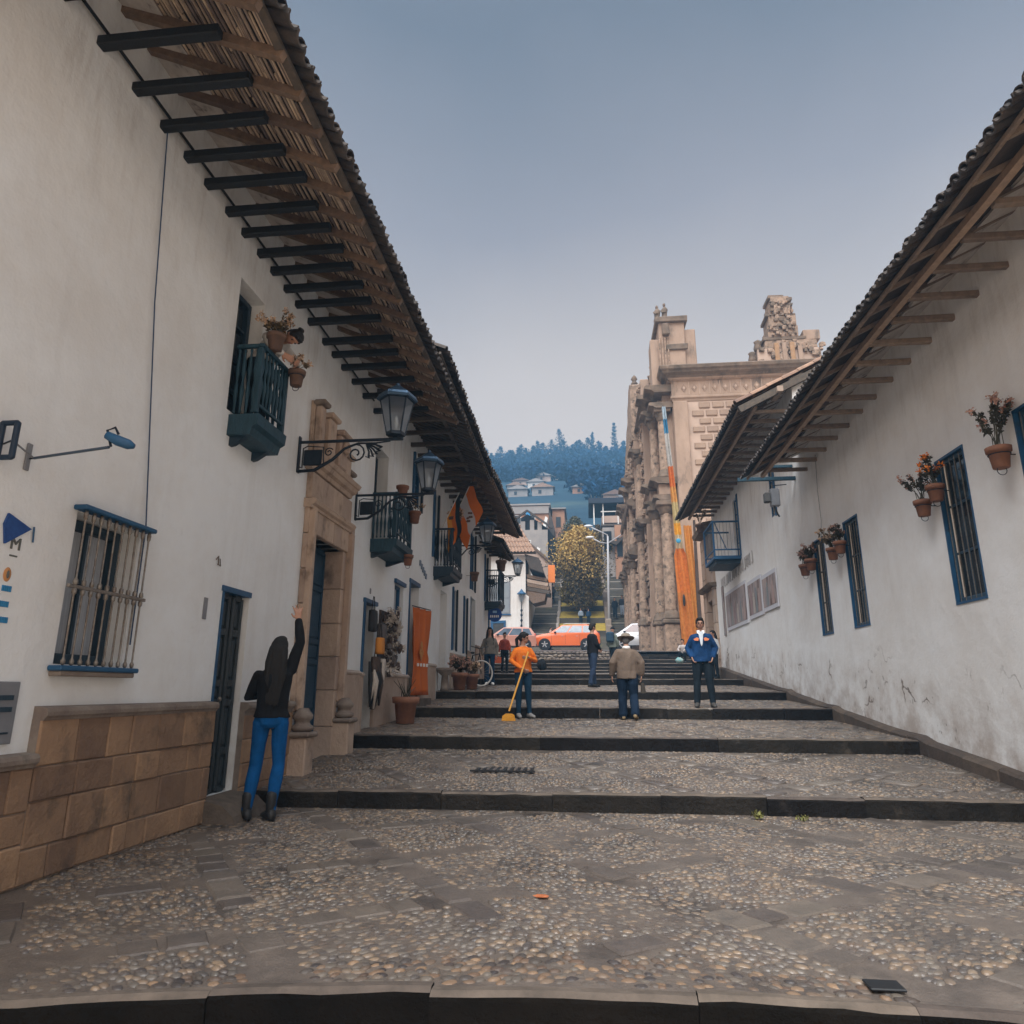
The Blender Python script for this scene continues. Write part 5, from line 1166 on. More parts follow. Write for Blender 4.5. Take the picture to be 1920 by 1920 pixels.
# far belfry: ruined stepped spire
def poly_y(nm, pts, y0, y1, m_, j=.05): return MB().prism(pts, y0, y1, 'y').jitter(j, 2).build(nm, m_, ch)
SPI = [(9.85, 13.7, 18.3, 19.0, CHMO), (10.0, 13.45, 19.0, 19.9, CHMO), (10.45, 13.3, 19.9, 20.45, CHCV), (10.35, 12.75, 20.45, 20.65, CHDK), (12.6, 13.5, 20.4, 21.0, CHUR), (10.68, 12.35, 20.65, 21.3, CHCV), (10.78, 12.28, 21.3, 21.95, CHCV), (10.62, 12.3, 21.95, 22.12, CHDK), (10.9, 12.15, 22.12, 22.8, CHCV), (10.98, 12.02, 22.8, 23.2, CHCV), (10.85, 11.75, 23.1, 23.32, CHDK), (11.7, 12.2, 22.95, 23.16, CHDK)]
for k, (xa, xb, za, zb, m_) in enumerate(SPI):
    chb('spire_block', xa, xb, 36.9 + .02 * (k % 3), 38.2, za, zb, m_, .03, .05)
for k in range(90):
    za = uni(20.7, 23.0); f = (za - 20.7) / 2.4; x = uni(10.75 + .2 * f, 12.25 - .2 * f); s = uni(.05, .12)
    MB().bbox(x - s, x + s * uni(.4, 1), 36.78, 36.95, za - s * uni(.5, 1.6), za + s, .03).jitter(.05, 6).build('carved_knob', CHDK if rnd() < .55 else CHCV, ch)
for k in range(60):
    x = uni(9.9, 13.6); z = uni(18.5, 20.3); s = uni(.06, .16); MB().bbox(x - s, x + s, 36.76, 36.95, z - s * uni(.5, 2), z + s, .03).jitter(.06, 5).build('carved_knob', CHCV if rnd() < .6 else CHDK, ch)
# relief covering the stepped front: framed panels, shells and leaf knobs
for x, ya, yb, z0_, z1_ in ((4.33, 38.9, 41.2, 5, 20.3), (3.73, 41.2, 43.2, 5, 20), (3.28, 43.3, 52.5, 5, 17)):
    z = z0_
    while z < z1_:
        y = ya + uni(0, .2)
        while y < yb:
            s = uni(.08, .22)
            if rnd() < .75: MB().bbox(x - uni(.06, .2), x + .05, y, y + s * 1.6, z, z + s * uni(1, 3), .04).jitter(.07, 4).build('relief_stone', CHCV if rnd() < .7 else CHDK, ch)
            y += s * 1.6 + uni(.05, .4)
        z += uni(.35, .8)
for x, z in ((10.1, 19.9), (9.75, 19.2)): MB().lathe((x, 37.2, z), [(.2, 0), (.24, .2), (.16, .5), (.22, .62), (.001, .75)], 8).jitter(.02).build('finial', CHDK, ch, True)
for k in range(4): chb('pilaster_strip', 10.9 + .42 * k, 11.15 + .42 * k, 36.74, 36.9, 18.7, 20.2, CHUR if k % 2 else mat('ochre_stone', (.40, .24, .13), (.3, .18, .1), 4, .9, .4), .02, .02)
# tall processional banner on a pole before the church
bn = thing('festival_banner', 'very tall striped festival banner of orange, yellow and blue cloth hung before the church', 'banner', (4.7, 34.4, 3))
MB().tube([(4.26, 34.5, 15.7), (4.62, 34.5, 9), (5.05, 34.5, 2.7)], .035, 8).build('pole', mat('pole_brown', (.09, .05, .035), (.05, .03, .02), 5, .7), bn)
segs = [(15.6, 14.9, (.45, .55, .62)), (14.9, 14.1, (.06, .22, .38)), (14.1, 12.3, (.50, .48, .45)), (12.3, 11.2, (.66, .18, .04)), (11.2, 10.4, (.62, .30, .08)), (10.4, 9.3, (.55, .44, .22)), (9.3, 8.7, (.80, .40, .04)), (8.7, 8.0, (.58, .46, .30)), (8.0, 5.8, (.58, .17, .035)), (5.8, 2.95, (.50, .17, .04))]
for k, (za, zb, c_) in enumerate(segs):
    mb = MB(); g = []
    for j in range(7):
        z = za + (zb - za) * j / 6; cx = 4.30 + (15.6 - z) * .048; w_ = .10 + (15.6 - z) * .010 + (.12 if z < 8 else 0)
        g.append([(cx - w_ + 2 * w_ * i / 8, 34.4 + .11 * math.sin(i * 1.6 + z * .5), z) for i in range(9)])
    mb.rings(g, False, False); mb.build('banner_stripe', cloth('banner_cloth_%s' % 'abcdefghij'[k], c_, .6), bn, True)
mb = MB(); g = [[(4.95 + .048 * i + (9.2 - z) * .03, 34.55 + .11 * math.sin(i * 1.7 + z * .3), z) for i in range(9)] for z in (9.2, 8, 6.5, 5, 4, 2.95)]
mb.rings(g, False, False); mb.build('orange_drape', cloth('drape_ochre', (.60, .25, .06), .7), bn, True)
MB().ell((4.62, 34.2, 8.35), .12, .05, .12, 8, 6).build('blue_rosette', mat('rosette', (.04, .25, .42), None), bn); MB().ell((4.72, 34.2, 5.4), .07, .05, .3, 8, 6).build('black_knot', BLACK, bn)
tag(MB().tube([(5.42, 34.2, 2.6), (5.40, 34.2, 6), (5.45, 34.3, 9.4)], [.12, .09, .06], 8).jitter(.02).build('wooden_mast', mat('mast_wood', (.07, .045, .035), (.04, .028, .022), 4, .8)), 'dark wooden mast standing right behind the orange banner', 'mast')
# ================================================================== BEYOND THE PLAZA
def far_house(label, x0, x1, y0, y1, z0, z1, m_, roof=None, wins=(), rm=TILR, pitch=.5, name='house'):
    h = thing(name, label, 'house', ((x0 + x1) / 2, (y0 + y1) / 2, z0))
    MB().box(x0, x1, y0, y1, z0 - 6, z1).build('wall', m_, h)
    for (xa, xb, za, zb) in wins:
        f = MB().bbox(xa - .07, xb + .07, y0 - .05, y0 + .02, za - .07, zb + .07, .01).build('window', WHITE if rnd() < .4 else RAFT, h); MB().box(xa, xb, y0 - .06, y0 - .052, za, zb).build('pane', DGL, f)
    return h
def roof_slope(h, pts_low, pts_high, nt, m_=TILR, th=.12, nm='roof', rows=5):
    """tiled slope between two edges; each run of tiles is a corrugation with stepped courses"""
    a, b = Vector(pts_low[0]), Vector(pts_low[1]); c, d = Vector(pts_high[0]), Vector(pts_high[1]); nr = (b - a).cross(c - a).normalized()
    if nr.z < 0: nr = -nr
    mb = MB(); N_ = nt * 6; up = []
    for r_ in range(rows):
        for e_, lift in ((0, .05), (1, 0)):
            t = (r_ + e_) / rows
            up.append([a.lerp(b, i / N_).lerp(c.lerp(d, i / N_), t) + nr * (.10 * abs(math.sin(PI * i / 6)) + lift + .03 * noise.noise(Vector((i * .4, r_ * 3, 1)))) for i in range(N_ + 1)])
    mb.rings(up, False, False); mb.build(nm, m_, h, False)
    MB().add([a - nr * th, b - nr * th, d - nr * th, c - nr * th, a, b, d, c], [(0, 1, 2, 3), (4, 5, 6, 7), (0, 1, 5, 4), (1, 2, 6, 5), (2, 3, 7, 6), (3, 0, 4, 7)]).build('roof_board', RAFD, h)
# white house at the end of the plaza
E1 = far_house('white two-storey house across the plaza with a big grey window and blue lower one', -11, -4.62, 52, 58, 3.9, 11.2, WF_)
MB().bbox(-7.25, -5.72, 51.93, 52.02, 6.7, 9.15, .02).build('window', GREY, E1); o = E1.children[-1]
MB().box(-7.15, -5.82, 51.92, 51.928, 7.95, 9.05).build('pane', mat('grey_pane', (.20, .23, .26), (.26, .28, .29), 1, .3), o); MB().box(-7.15, -5.82, 51.92, 51.928, 6.8, 7.85).build('pane', mat('grey_pane', 0), o)
MB().bbox(-7.3, -5.66, 51.9, 51.96, 6.6, 6.7, .01).build('window_sill', BLUE, E1)
f = MB(); f.bbox(-7.2, -6.05, 51.9, 52.01, 6.0, 6.22, .01); f.bbox(-7.2, -7.0, 51.9, 52.01, 4.2, 6.0, .01); f.bbox(-6.2, -6.05, 51.9, 52.01, 4.2, 6.0, .01); w_ = f.build('window', BLUE, E1); MB().box(-7.0, -6.2, 51.95, 51.96, 4.2, 6.0).build('pane', DGL, w_)
roof_slope(E1, ((-11.2, 51.4, 11.3), (-3.7, 51.4, 11.25)), ((-11.2, 55.2, 14.1), (-5.2, 55.2, 14.1)), 30)
MB().box(-4.75, -4.55, 51.98, 58, 3.5, 11.1).build('wall', WF_, E1)
for k, (y, z) in enumerate(((52.3, 10.9), (53.6, 10.9), (55, 10.9))): MB().bar((-4.6, y, z), (-3.4, y, z - .2), .16, .16).build('beam', RAFD, E1)
MB().prism([(-4.6, 11.2), (-3.5, 10.9), (-3.1, 9.7), (-4.2, 10.1)], 51.6, 51.8, 'y').build('eave_end', RAFD, E1)
MB().prism([(-4.6, 11.2), (-3.5, 10.9), (-3.1, 9.7), (-4.2, 10.0)], 51.8, 54.6, 'y').build('dark_eave', LINE, E1)
bl = part_empty('wooden_balcony', E1, (-4, 52.6, 9))
for k, (z, m_) in enumerate(((9.75, RAFT), (9.4, PORT), (9.1, RAFT), (8.8, RAFD))): MB().prism([(-4.5, z), (-2.9 + .06 * k, z - .35), (-2.95 + .06 * k, z - .6), (-4.45, z - .28)], 52.2, 54.5, 'y').build('plank', m_, bl)
MB().prism([(-4.5, 8.8), (-3.0, 8.4), (-3.15, 7.7), (-4.0, 7.5), (-4.5, 8.0)], 52.25, 54.5, 'y').build('balcony_body', RAFT, bl)
# its wall lantern
lan = thing('wall_lantern', 'small lantern on a long ornate hanging post on the white house across the plaza', 'lantern', (-4.85, 51.9, 7))
MB().tube([(-4.85, 51.8, 5.75), (-4.85, 51.8, 7.7)], .035, 6).build('post', IRON, lan)
for z in (5.8, 6.2, 6.6, 6.95): MB().ell((-4.85, 51.8, z), .09, .06, .12, 8, 6, .1).build('ornament', IRON, lan)
MB().lathe((-4.85, 51.8, 7.6), [(.12, 0), (.22, .55)], 6).build('glass', LGLASS, lan); MB().lathe((-4.85, 51.8, 8.15), [(.34, 0), (.34, .06), (.12, .26), (.02, .42)], 6).build('lamp_roof', BLUE, lan)
# stairs and planted terraces between them
SLP = .47
def sz(y): return 3.92 + (y - 50.3) * SLP
stair = thing('far_stairs', None, None, (0, 62, 8), kind='structure')
STD = mat('far_stair_dark', (.045, .037, .032), (.06, .05, .043), 2, .85, .4); STL = mat('far_stair_light', (.42, .38, .35), (.32, .29, .27), 2, .8, .3)
for lx0, lx1 in ((-4.3, -2.35), (1.75, 3.35)):
    y = 51.2; k = 0
    while y < 84:
        MB().box(lx0, lx1, y, y + .5, sz(y) - 1.5, sz(y) + .17).build('stair_step', STL if k % 6 == 5 else STD, stair); y += .34
        k += 1
YG = mat('bank_grass', (.42, .29, .04), (.28, .21, .035), 3, .9, .6, 12, c3=(.08, .09, .025), s3=2.2, t3=.58)
for k in range(9):
    y = 52.4 + k * 2.6; z = sz(y) + .1
    w_ = thing('terrace_wall', 'dark retaining wall of the planted bank, number %s from the plaza' % ('first', 'second', 'third', 'fourth', 'fifth', 'sixth', 'seventh', 'eighth', 'ninth')[k], 'wall', (-.3, y, z))
    MB().bbox(-2.15, 1.45, y, y + .3, z - 1, z + .45, .03).build('wall_face', mat('bank_wall', (.10, .085, .07), (.06, .055, .045), 2.5, .9, .6, 9, c3=(.16, .13, .06), s3=2, t3=.6), w_)
    g = MB(); vs = [(-2.15 + 3.6 * i / 10, y + .3 + 2.3 * j / 6, z + .44 + .80 * j / 6 + .05 * noise.noise(Vector((i, j, k)))) for j in range(7) for i in range(11)]
    g.add(vs, [(j * 11 + i, j * 11 + i + 1, (j + 1) * 11 + i + 1, (j + 1) * 11 + i) for j in range(6) for i in range(10)]); g.build('grass_bank', YG, None, True, 'stuff')
for lb, xa, xb in (('low pale rubble parapet along the left far stairs', -2.35, -2.12), ('pinkish stone parapet along the right far stairs', 1.42, 1.72)):
    w_ = thing('stair_parapet', lb, 'wall', (xa, 60, 8))
    for k in range(24):
        y = 50.9 + k * 1.25; MB().bbox(xa, xb + (.15 if xa > 0 and k < 9 else 0), y, y + 1.22, sz(y) - 1, sz(y) + .75 + (.3 if xa > 0 and k < 8 else 0), .05).jitter(.04, 3).build('stone_block', mat('parapet_stone', (.34, .27, .22), (.22, .18, .15), 2, .9, .6, 8, rand=.25) if xa > 0 else STL, w_)
w_ = thing('side_wall', 'peeling pale wall between the end white house and the left far stairs', 'wall', (-4.5, 58, 8)); MB().rings([[(-4.62, y, sz(y) - 2), (-4.3, y, sz(y) - 2), (-4.32, y, sz(y) + 3.2), (-4.62, y, sz(y) + 3.4)] for y in (52, 56, 62, 70, 80)]).build('wall_face', WF_, w_)
# houses climbing behind
BRK = mat('far_brick', (.46, .25, .155), (.36, .20, .13), 1.5, .9, .3, 6, c3=(.25, .2, .17), s3=.8, t3=.6); CEM = mat('far_cement', (.36, .33, .31), (.27, .25, .24), 1, .9, .3, 5); PNK = mat('far_pink', (.50, .37, .30), (.42, .31, .25), 1, .9, .3, 5)
h = far_house('pinkish gabled wall behind the tiled roof of the end white house', -9, -2.9, 58.6, 64, 8, 11.6, PNK)
MB().prism([(-9, 11.6), (-2.9, 11.6), (-5.6, 14.2), (-9, 13.4)], 58.6, 63, 'y').build('gable', PNK, h); MB().bar((-5.7, 58.5, 14.3), (-2.7, 58.5, 11.55), .16, .2).build('verge', RAFT, h); MB().bar((-9, 58.5, 13.5), (-5.7, 58.5, 14.3), .16, .2).build('verge', RAFT, h)
h = far_house('grey house with a dark gabled attic left of the trees', -6.6, -3.6, 66, 72, 12, 16.4, CEM, wins=((-5.9, -5.3, 14.3, 15.3),))
MB().prism([(-6.6, 16.4), (-6.3, 16.4), (-6.3, 17.7), (-5.6, 18.1), (-3.6, 16.6), (-3.6, 16.4)], 66.4, 70, 'y').build('attic', SHADE, h)
for x in (-6.25, -5.35, -4.6): MB().box(x, x + .42, 66.1, 66.4, 16.4, 17.5 - .3 * abs(x + 5.6)).build('post', CEM, h)
MB().bar((-6.9, 65.9, 17.4), (-5.6, 65.9, 18.35), .25, .18).build('verge', RAFD, h); MB().bar((-5.6, 65.9, 18.35), (-3.1, 65.9, 16.5), .25, .18).build('verge', RAFD, h)
MB().prism([(-3.6, 12), (-3.6, 16.6), (-2.9, 15.6), (-2.6, 12)], 66.2, 72, 'y').build('shed', SHADE, h)
h = far_house('orange brick building with a flat roof under the wooded hill, left side', -9.2, -4.2, 80, 86, 16, 22.6, BRK, wins=((-8.3, -7.6, 20.4, 21.4), (-6.6, -5.9, 20.4, 21.4)))
MB().box(-9.4, -4.0, 79.7, 86, 22.6, 22.8).build('roof_slab', CEM, h); MB().box(-9.3, -4.1, 79.8, 79.95, 21.6, 22.5).build('upper_band', CEM, h)
MB().prism([(-4.2, 22.6), (-3.5, 19.6), (-3.6, 18.2), (-4.2, 18)], 79.8, 84, 'y').build('dark_side', RAFD, h)
MB().bbox(-6.9, -6.4, 79.4, 79.7, 21.2, 21.9, .05).build('blue_tank', mat('tank_blue', (.05, .25, .5), None), h)
h = far_house('small brick house to the right of the flat-roofed orange building', -3.9, -2.4, 82, 88, 16, 22.6, BRK, wins=((-3.4, -2.9, 20.4, 21.6),)); MB().box(-4, -2.2, 81.7, 88, 22.6, 22.75).build('roof_slab', CEM, h)
h = far_house('stepped brick house with a broad dark canopy beside the church façade', 1.9, 6.5, 75, 82, 12, 19.3, PNK, wins=((3.1, 4.0, 15.6, 16.8), (4.6, 5.3, 15.6, 16.8)))
MB().bbox(.5, 6.5, 73.2, 80, 20.9, 21.5, .03).build('canopy', mat('canopy_dark', (.02, .03, .05), None), h)
for x in (1.0, 2.0, 3.6, 5.2): MB().box(x, x + .12, 73.6, 73.7, 18.6, 20.9).build('post', WHITE, h)
MB().bbox(1.9, 6.5, 73.8, 75, 18.8, 19.6, .03).build('balcony_wall', PNK, h); MB().bbox(1.8, 6.5, 73.7, 73.78, 20.0, 20.12, .02).build('handrail', WHITE, h); MB().box(2.2, 5.8, 74.6, 74.7, 19.6, 20.8).build('opening', SHADE, h)
MB().bbox(1.8, 6.5, 73.5, 75.1, 18.4, 18.6, .03).build('floor_slab', RAFD, h); MB().bbox(3.9, 4.85, 76, 77, 21.5, 23.1, .06).build('water_tank', GREY, h)
h = far_house('lower orange brick house with dark openings right of the street lamp', 2.9, 5.5, 66, 72, 9, 16.7, BRK, wins=((3.1, 3.6, 13.6, 15.4),)); MB().prism([(1.9, 15.1), (3.0, 14.6), (5.5, 16.9), (5.5, 17.2), (3.0, 15.0)], 65.4, 66.4, 'y').build('roof_edge', RAFD, h)
MB().box(1.75, 2.9, 66.5, 70, 10, 16.6).build('wall', CEM, h); MB().box(1.85, 2.6, 66.4, 66.5, 14.2, 16.2).build('opening', SHADE, h)
h = far_house('narrow whitish house at the top of the right far stairs', 3.4, 5.0, 58, 64, 6, 12.6, PNK, wins=((3.55, 3.85, 10.2, 11.4),))
MB().prism([(-3.0, 0), (-2.2, 0), (-2.2, 1.4), (-3.0, 1.4)], 56.0, 56.06, 'y')
sg = thing('shop_sign', 'bright orange hanging sign at the corner of the white house across the plaza', 'sign', (-2.75, 54, 10)); MB().bbox(-2.95, -2.40, 54.0, 54.08, 9.35, 10.75, .02).build('sign_board', mat('sign_bright_orange', (.85, .24, .05), None, rough=.5), sg); MB().tube([(-3.3, 54.04, 10.6), (-2.4, 54.04, 10.8)], .03, 6).build('bracket', IRON, sg)
# houses scattered at the foot of the hill
cols = [PNK, CEM, WF_, BRK]
for k in range(46):
    y = uni(120, 215); x = -.09 * y + uni(-.19, .22) * y; z = hill_z(x, y); s = uni(1.0, 2.4)
    h = thing('hillside_house', 'tiny pale house among many on the lower slope of the hill', 'house', (x, y, z), 'houses at the foot of the hill')
    MB().box(x - s, x + s, y, y + s * 1.6, z - 3, z + s * .8).build('wall', cols[k % 4], h); MB().prism([(x - s - .4, z + s * .8), (x + s + .4, z + s * .8), (x, z + s * 1.25)], y - .4, y + s * 1.6, 'y').build('roof', TILR if k % 3 else CEM, h)
    MB().box(x - s * .4, x - s * .1, y - .06, y, z + s * .2, z + s * .55).build('window', DGL, h)
# double-armed street lamp
sl_ = thing('street_lamp', 'tall pale double-armed street lamp beside the tree on the bank', 'street lamp', (1.75, 54, 5.4))
MB().tube([(1.72, 54, 5.0), (1.75, 54, 9), (1.82, 54, 13.0)], [.13, .10, .07], 10).build('pole', mat('lamp_pole', (.46, .46, .48), None, rough=.5), sl_, True)
for p in ([(1.80, 54, 11.6), (1.78, 54, 13.1), (1.2, 54, 13.4), (.5, 54, 13.75)], [(1.80, 54, 12.4), (1.2, 54, 12.5), (.6, 54, 12.85)], [(1.8, 54, 12.4), (2.6, 54, 12.9), (3.1, 54, 13.2)]): MB().tube(p, .05, 8).build('arm', mat('lamp_pole', 0), sl_, True)
for x, z in ((.32, 13.85), (.42, 12.92), (3.2, 13.25)): MB().ell((x, 54, z), .36, .14, .11, 10, 6).build('lamp_head', mat('lamp_head_white', (.7, .72, .75), None, rough=.4), sl_, True)

# ---------- trees
def tree(label, x, y, z0, H, rx, rz0, mat_, n=9000, s=.13, trunk=.22, group=None, name='tree', lobes=26, tz=.35, mats2=None, jag=1.0):
    t = thing(name, label, 'tree', (x, y, z0), group)
    tr = MB(); tr.tube([(x, y, z0 - .4), (x + .08, y, z0 + H * tz * .6), (x - .05, y, z0 + H * tz), (x, y, z0 + H * .8)], [trunk, trunk * .8, trunk * .6, trunk * .15], 8)
    cs = []
    for k in range(lobes):
        f = (k + .5) / lobes; hz = z0 + H * (tz + (1 - tz) * f * .95); w_ = rx * (math.sin(PI * min(1, (.14 + .86 * f) ** rz0)) ** .8) + .05 * rx; a = k * 2.4; rr = w_ * uni(.25, .8)
        c = (x + rr * math.cos(a), y + rr * math.sin(a), hz + uni(-.2, .2)); cs.append((c, w_ * uni(.32, .55) + .15 * rx))
        tr.tube([(x, y, z0 + H * tz + (hz - z0 - H * tz) * .6), c], [trunk * .3, trunk * .08], 4)
    tr.build('trunk', mat('bark', (.06, .048, .04), (.035, .03, .026), 6, .9, .5), t)
    per = n // len(cs); ms = mats2 or [mat_]
    groups = [MB() for _ in ms]
    for k, (c, r_) in enumerate(cs):
        i = min(len(ms) - 1, int((c[2] - z0) / H * len(ms) * .98 + uni(-.35, .35))) if len(ms) > 1 else 0
        leafclump(groups[max(0, i)], c, r_ * jag, per, s, 1.15)
    for g, m_ in zip(groups, ms):
        if g.v: g.build('crown', m_, t, kind='stuff')
    return t
LF1 = mat('leaf_olive', (.17, .115, .045), (.095, .07, .03), 1.2, .8, island=.5); LF2 = mat('leaf_gold', (.58, .38, .12), (.40, .28, .09), 1.0, .8, island=.45); LF3 = mat('leaf_greygreen', (.11, .105, .06), (.07, .07, .045), 1.2, .8, island=.5)
tree('leafy tree in the middle of the bank, golden at the top and dark below', -.45, 56, 5.8, 8.4, 2.0, 1.25, LF1, 15000, .12, .30, lobes=46, tz=.30, mats2=[LF1, LF1, LF1, LF2, LF2], jag=1.25)
tree('grey-green rounded tree rising behind the golden one', -.9, 66, 10.6, 7.0, 1.9, .9, LF3, 9000, .13, .25, lobes=26, tz=.25)
tree('small yellow-green shrub on the bank right of the big tree', 1.0, 60.5, 8.7, 1.7, .75, .8, mat('leaf_yellow', (.32, .22, .03), (.16, .13, .03), 1, .8, island=.4), 1500, .09, .06, lobes=8, tz=.2)
tree('yellowish shrub on the bank left of the big tree', -1.9, 59.5, 8.2, 1.8, .6, .8, mat('leaf_yellow', 0), 1200, .09, .06, lobes=8, tz=.2)
tree('dark tree between the golden tree and the far brick houses', 1.4, 72, 13.4, 4.6, 1.3, .9, LF1, 4000, .13, .15, lobes=16, tz=.2)
HF = mat('hill_foliage_hazed', (.003, .045, .12), (.002, .028, .08), .05, .95, island=.5)  # dark green leaves pushed to blue: distance haze put into the colour
# skyline trees of the hill, each its own crown and trunk
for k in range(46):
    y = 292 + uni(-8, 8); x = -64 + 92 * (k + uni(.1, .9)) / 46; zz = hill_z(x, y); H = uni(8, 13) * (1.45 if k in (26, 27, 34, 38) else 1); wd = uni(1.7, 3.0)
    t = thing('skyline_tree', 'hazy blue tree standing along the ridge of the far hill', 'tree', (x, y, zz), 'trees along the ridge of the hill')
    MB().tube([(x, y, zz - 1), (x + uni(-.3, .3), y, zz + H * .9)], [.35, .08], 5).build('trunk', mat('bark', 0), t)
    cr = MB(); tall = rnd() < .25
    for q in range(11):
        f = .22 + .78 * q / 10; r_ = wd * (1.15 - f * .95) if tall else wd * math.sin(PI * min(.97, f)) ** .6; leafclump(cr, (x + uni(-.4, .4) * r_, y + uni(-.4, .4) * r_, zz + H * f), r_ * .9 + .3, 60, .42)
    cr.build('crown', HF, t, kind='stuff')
wood = MB()
for k in range(3000):
    y = uni(130, 300); x = -.10 * y + uni(-.26, .26) * y; d = noise.noise(Vector((x * .03, y * .03, 4)))
    if d < -.02 - (y - 130) / 600: continue
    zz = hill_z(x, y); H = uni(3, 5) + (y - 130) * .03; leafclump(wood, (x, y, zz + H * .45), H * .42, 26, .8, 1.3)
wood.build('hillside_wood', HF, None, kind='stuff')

# ---------- cars
TYRE = mat('tyre', (.012, .012, .013), None, rough=.8); RIM = mat('rim', (.5, .5, .52), None, rough=.35, metal=.7); CGL = mat('car_glass', (.05, .07, .10), (.12, .16, .20), 1.5, .1, spec=.8)
def car(label, loc, L, W, H, paint, prof, gh, wheels, head=1, rot=0, suv=True, trim=BLACK, glass=CGL):
    """body from a side outline (x forward to the left), greenhouse narrower than the body"""
    c = thing('parked_car', label, 'car', loc); WLOC[c.name] = (0, 0, 0)
    def P(lst, ya, yb, inset=0):
        mb = MB(); mb.prism(lst, ya, yb, 'y'); return mb
    bm = bmesh.new(); bd = MB(); n = len(prof)
    rings = []
    for t, k in ((-1, .90), (-.94, .98), (-.6, 1.0), (.6, 1.0), (.94, .98), (1, .90)):
        cx = L / 2; rings.append([(-L / 2 + cx + (p[0] - cx) * (k if abs(t) > .9 else 1) , t * W / 2, p[1] if p[1] < .3 else .3 + (p[1] - .3) * (1 if abs(t) < .95 else .94)) for p in prof])
    bd.rings(rings).build('body', paint, c, 'auto')
    g = MB(); rg = []
    for t, k in ((-1, 0), (-.80, 1), (.80, 1), (1, 0)):
        rg.append([(-L / 2 + p[0], (.93 * W / 2 * (1 if t > 0 else -1)) * (1 - .22 * max(0, (p[1] - gh[0][1]) / (H - gh[0][1]))), p[1]) for p in gh] if k == 0 else [(-L / 2 + p[0], t * W / 2 * .9, p[1] + .015 * (p[1] > gh[0][1] + .1)) for p in gh])
    g.rings([rg[0], rg[1], rg[2], rg[3]]).build('cabin', paint, c, 'auto')
    # side glass facing the viewer: leaning panels standing just proud of the cabin
    zb = gh[0][1] + .05; zt = H - .10; xs = sorted(p[0] for p in gh); xf, xr = gh[0][0], gh[-1][0]; tf, tr_ = gh[1][0], gh[-2][0]
    def yat(z): return -(.93 * W / 2 * (1 - .22 * (z - gh[0][1]) / (H - gh[0][1]))) - .012
    def xa(z): return xf + (tf - xf) * (z - gh[0][1]) / (H - gh[0][1])
    def xb(z): return xr + (tr_ - xr) * (z - gh[0][1]) / (H - gh[0][1])
    for s_ in (-1, 1):
        cuts = [.06, .36, .68, .93]
        for i in range(3):
            q = []
            for f, z in ((cuts[i] + .015, zb), (cuts[i + 1] - .015, zb), (cuts[i + 1] - .015, zt), (cuts[i] + .015, zt)):
                x = xa(z) + (xb(z) - xa(z)) * f; q.append((-L / 2 + x, -s_ * yat(z) * -1 if s_ < 0 else -yat(z), z))
            if s_ < 0: q = [(a, yat(z), z) for a, _, z in q]
            w_ = MB(); dy = .012 * (-1 if s_ < 0 else 1); w_.add(q + [(a, b - dy, z) for a, b, z in q], [(0, 1, 2, 3), (7, 6, 5, 4), (0, 1, 5, 4), (1, 2, 6, 5), (2, 3, 7, 6), (3, 0, 4, 7)]); w_.build('side_window', glass, c)
    for (p, q, nm) in ((gh[0], gh[1], 'windscreen'), (gh[-1], gh[-2], 'rear_window')):
        d = -.02 if nm == 'windscreen' else .02
        MB().add([(-L / 2 + p[0] + (q[0] - p[0]) * f + d, y * W / 2 * (.82 - .14 * f), p[1] + (q[1] - p[1]) * f + .02) for f, y in ((.06, -1), (.06, 1), (.94, 1), (.94, -1))], [(0, 1, 2, 3)]).build(nm, glass, c)
    for wx in wheels:
        for s_ in (-1, 1):
            cx, cy, cz = -L / 2 + wx, s_ * (W / 2 - .11), .34
            MB().lathe((cx, cy, cz), [(.40, -.115), (.415, 0), (.40, .115)], 22, 'y').build('wheel_arch', trim, c)
            w_ = MB().lathe((cx, cy + s_ * .02, cz), [(.20, -.11), (.32, -.11), (.345, -.06), (.345, .06), (.32, .115), (.20, .115)], 24, 'y').build('wheel', TYRE, c, 'auto')
            r_ = MB(); r_.lathe((cx, cy + s_ * .10, cz), [(.22, -.01), (.225, .01), (.21, .025), (.20, .0)], 20, 'y')
            for k in range(5): a = 2 * PI * k / 5 + .3; r_.bar((cx, cy + s_ * .125, cz), (cx + .21 * math.cos(a), cy + s_ * .125, cz + .21 * math.sin(a)), .06, .03, (0, 1, 0))
            r_.build('rim', RIM, w_)
    for s_ in (-1, 1):
        MB().ell((-L / 2 + .16, s_ * W * .36, .80), .14, .2, .09, 10, 6).build('headlight', WHITE, c, True); MB().ell((L / 2 - .14, s_ * W * .38, .98), .09, .14, .12, 10, 6).build('tail_light', mat('tail_red', (.5, .03, .02), None, rough=.3), c, True)
        MB().ell((-L / 2 + gh[0][0] + .42, s_ * (W / 2 + .06), gh[0][1] + .06), .09, .08, .06, 10, 6).build('wing_mirror', trim, c, True)
        MB().bbox(-L / 2 + L * .2, L / 2 - L * .19, s_ * (W / 2 - .015) - .012, s_ * (W / 2 - .015) + .012, .24, .34, .01).build('sill_trim', trim, c)
        sm_ = MB(); [sm_.box(-L / 2 + L * q - .006, -L / 2 + L * q + .006, s_ * (W / 2 - .02), s_ * (W / 2 + .004), .36, .98) for q in (.29, .49, .70)]; sm_.build('door_gap', BLACK, c)
        for q in (.45, .66): MB().bbox(-L / 2 + L * q - .08, -L / 2 + L * q + .06, s_ * (W / 2 - .01), s_ * (W / 2 + .02), .86, .89, .006).build('door_handle', RIM, c)
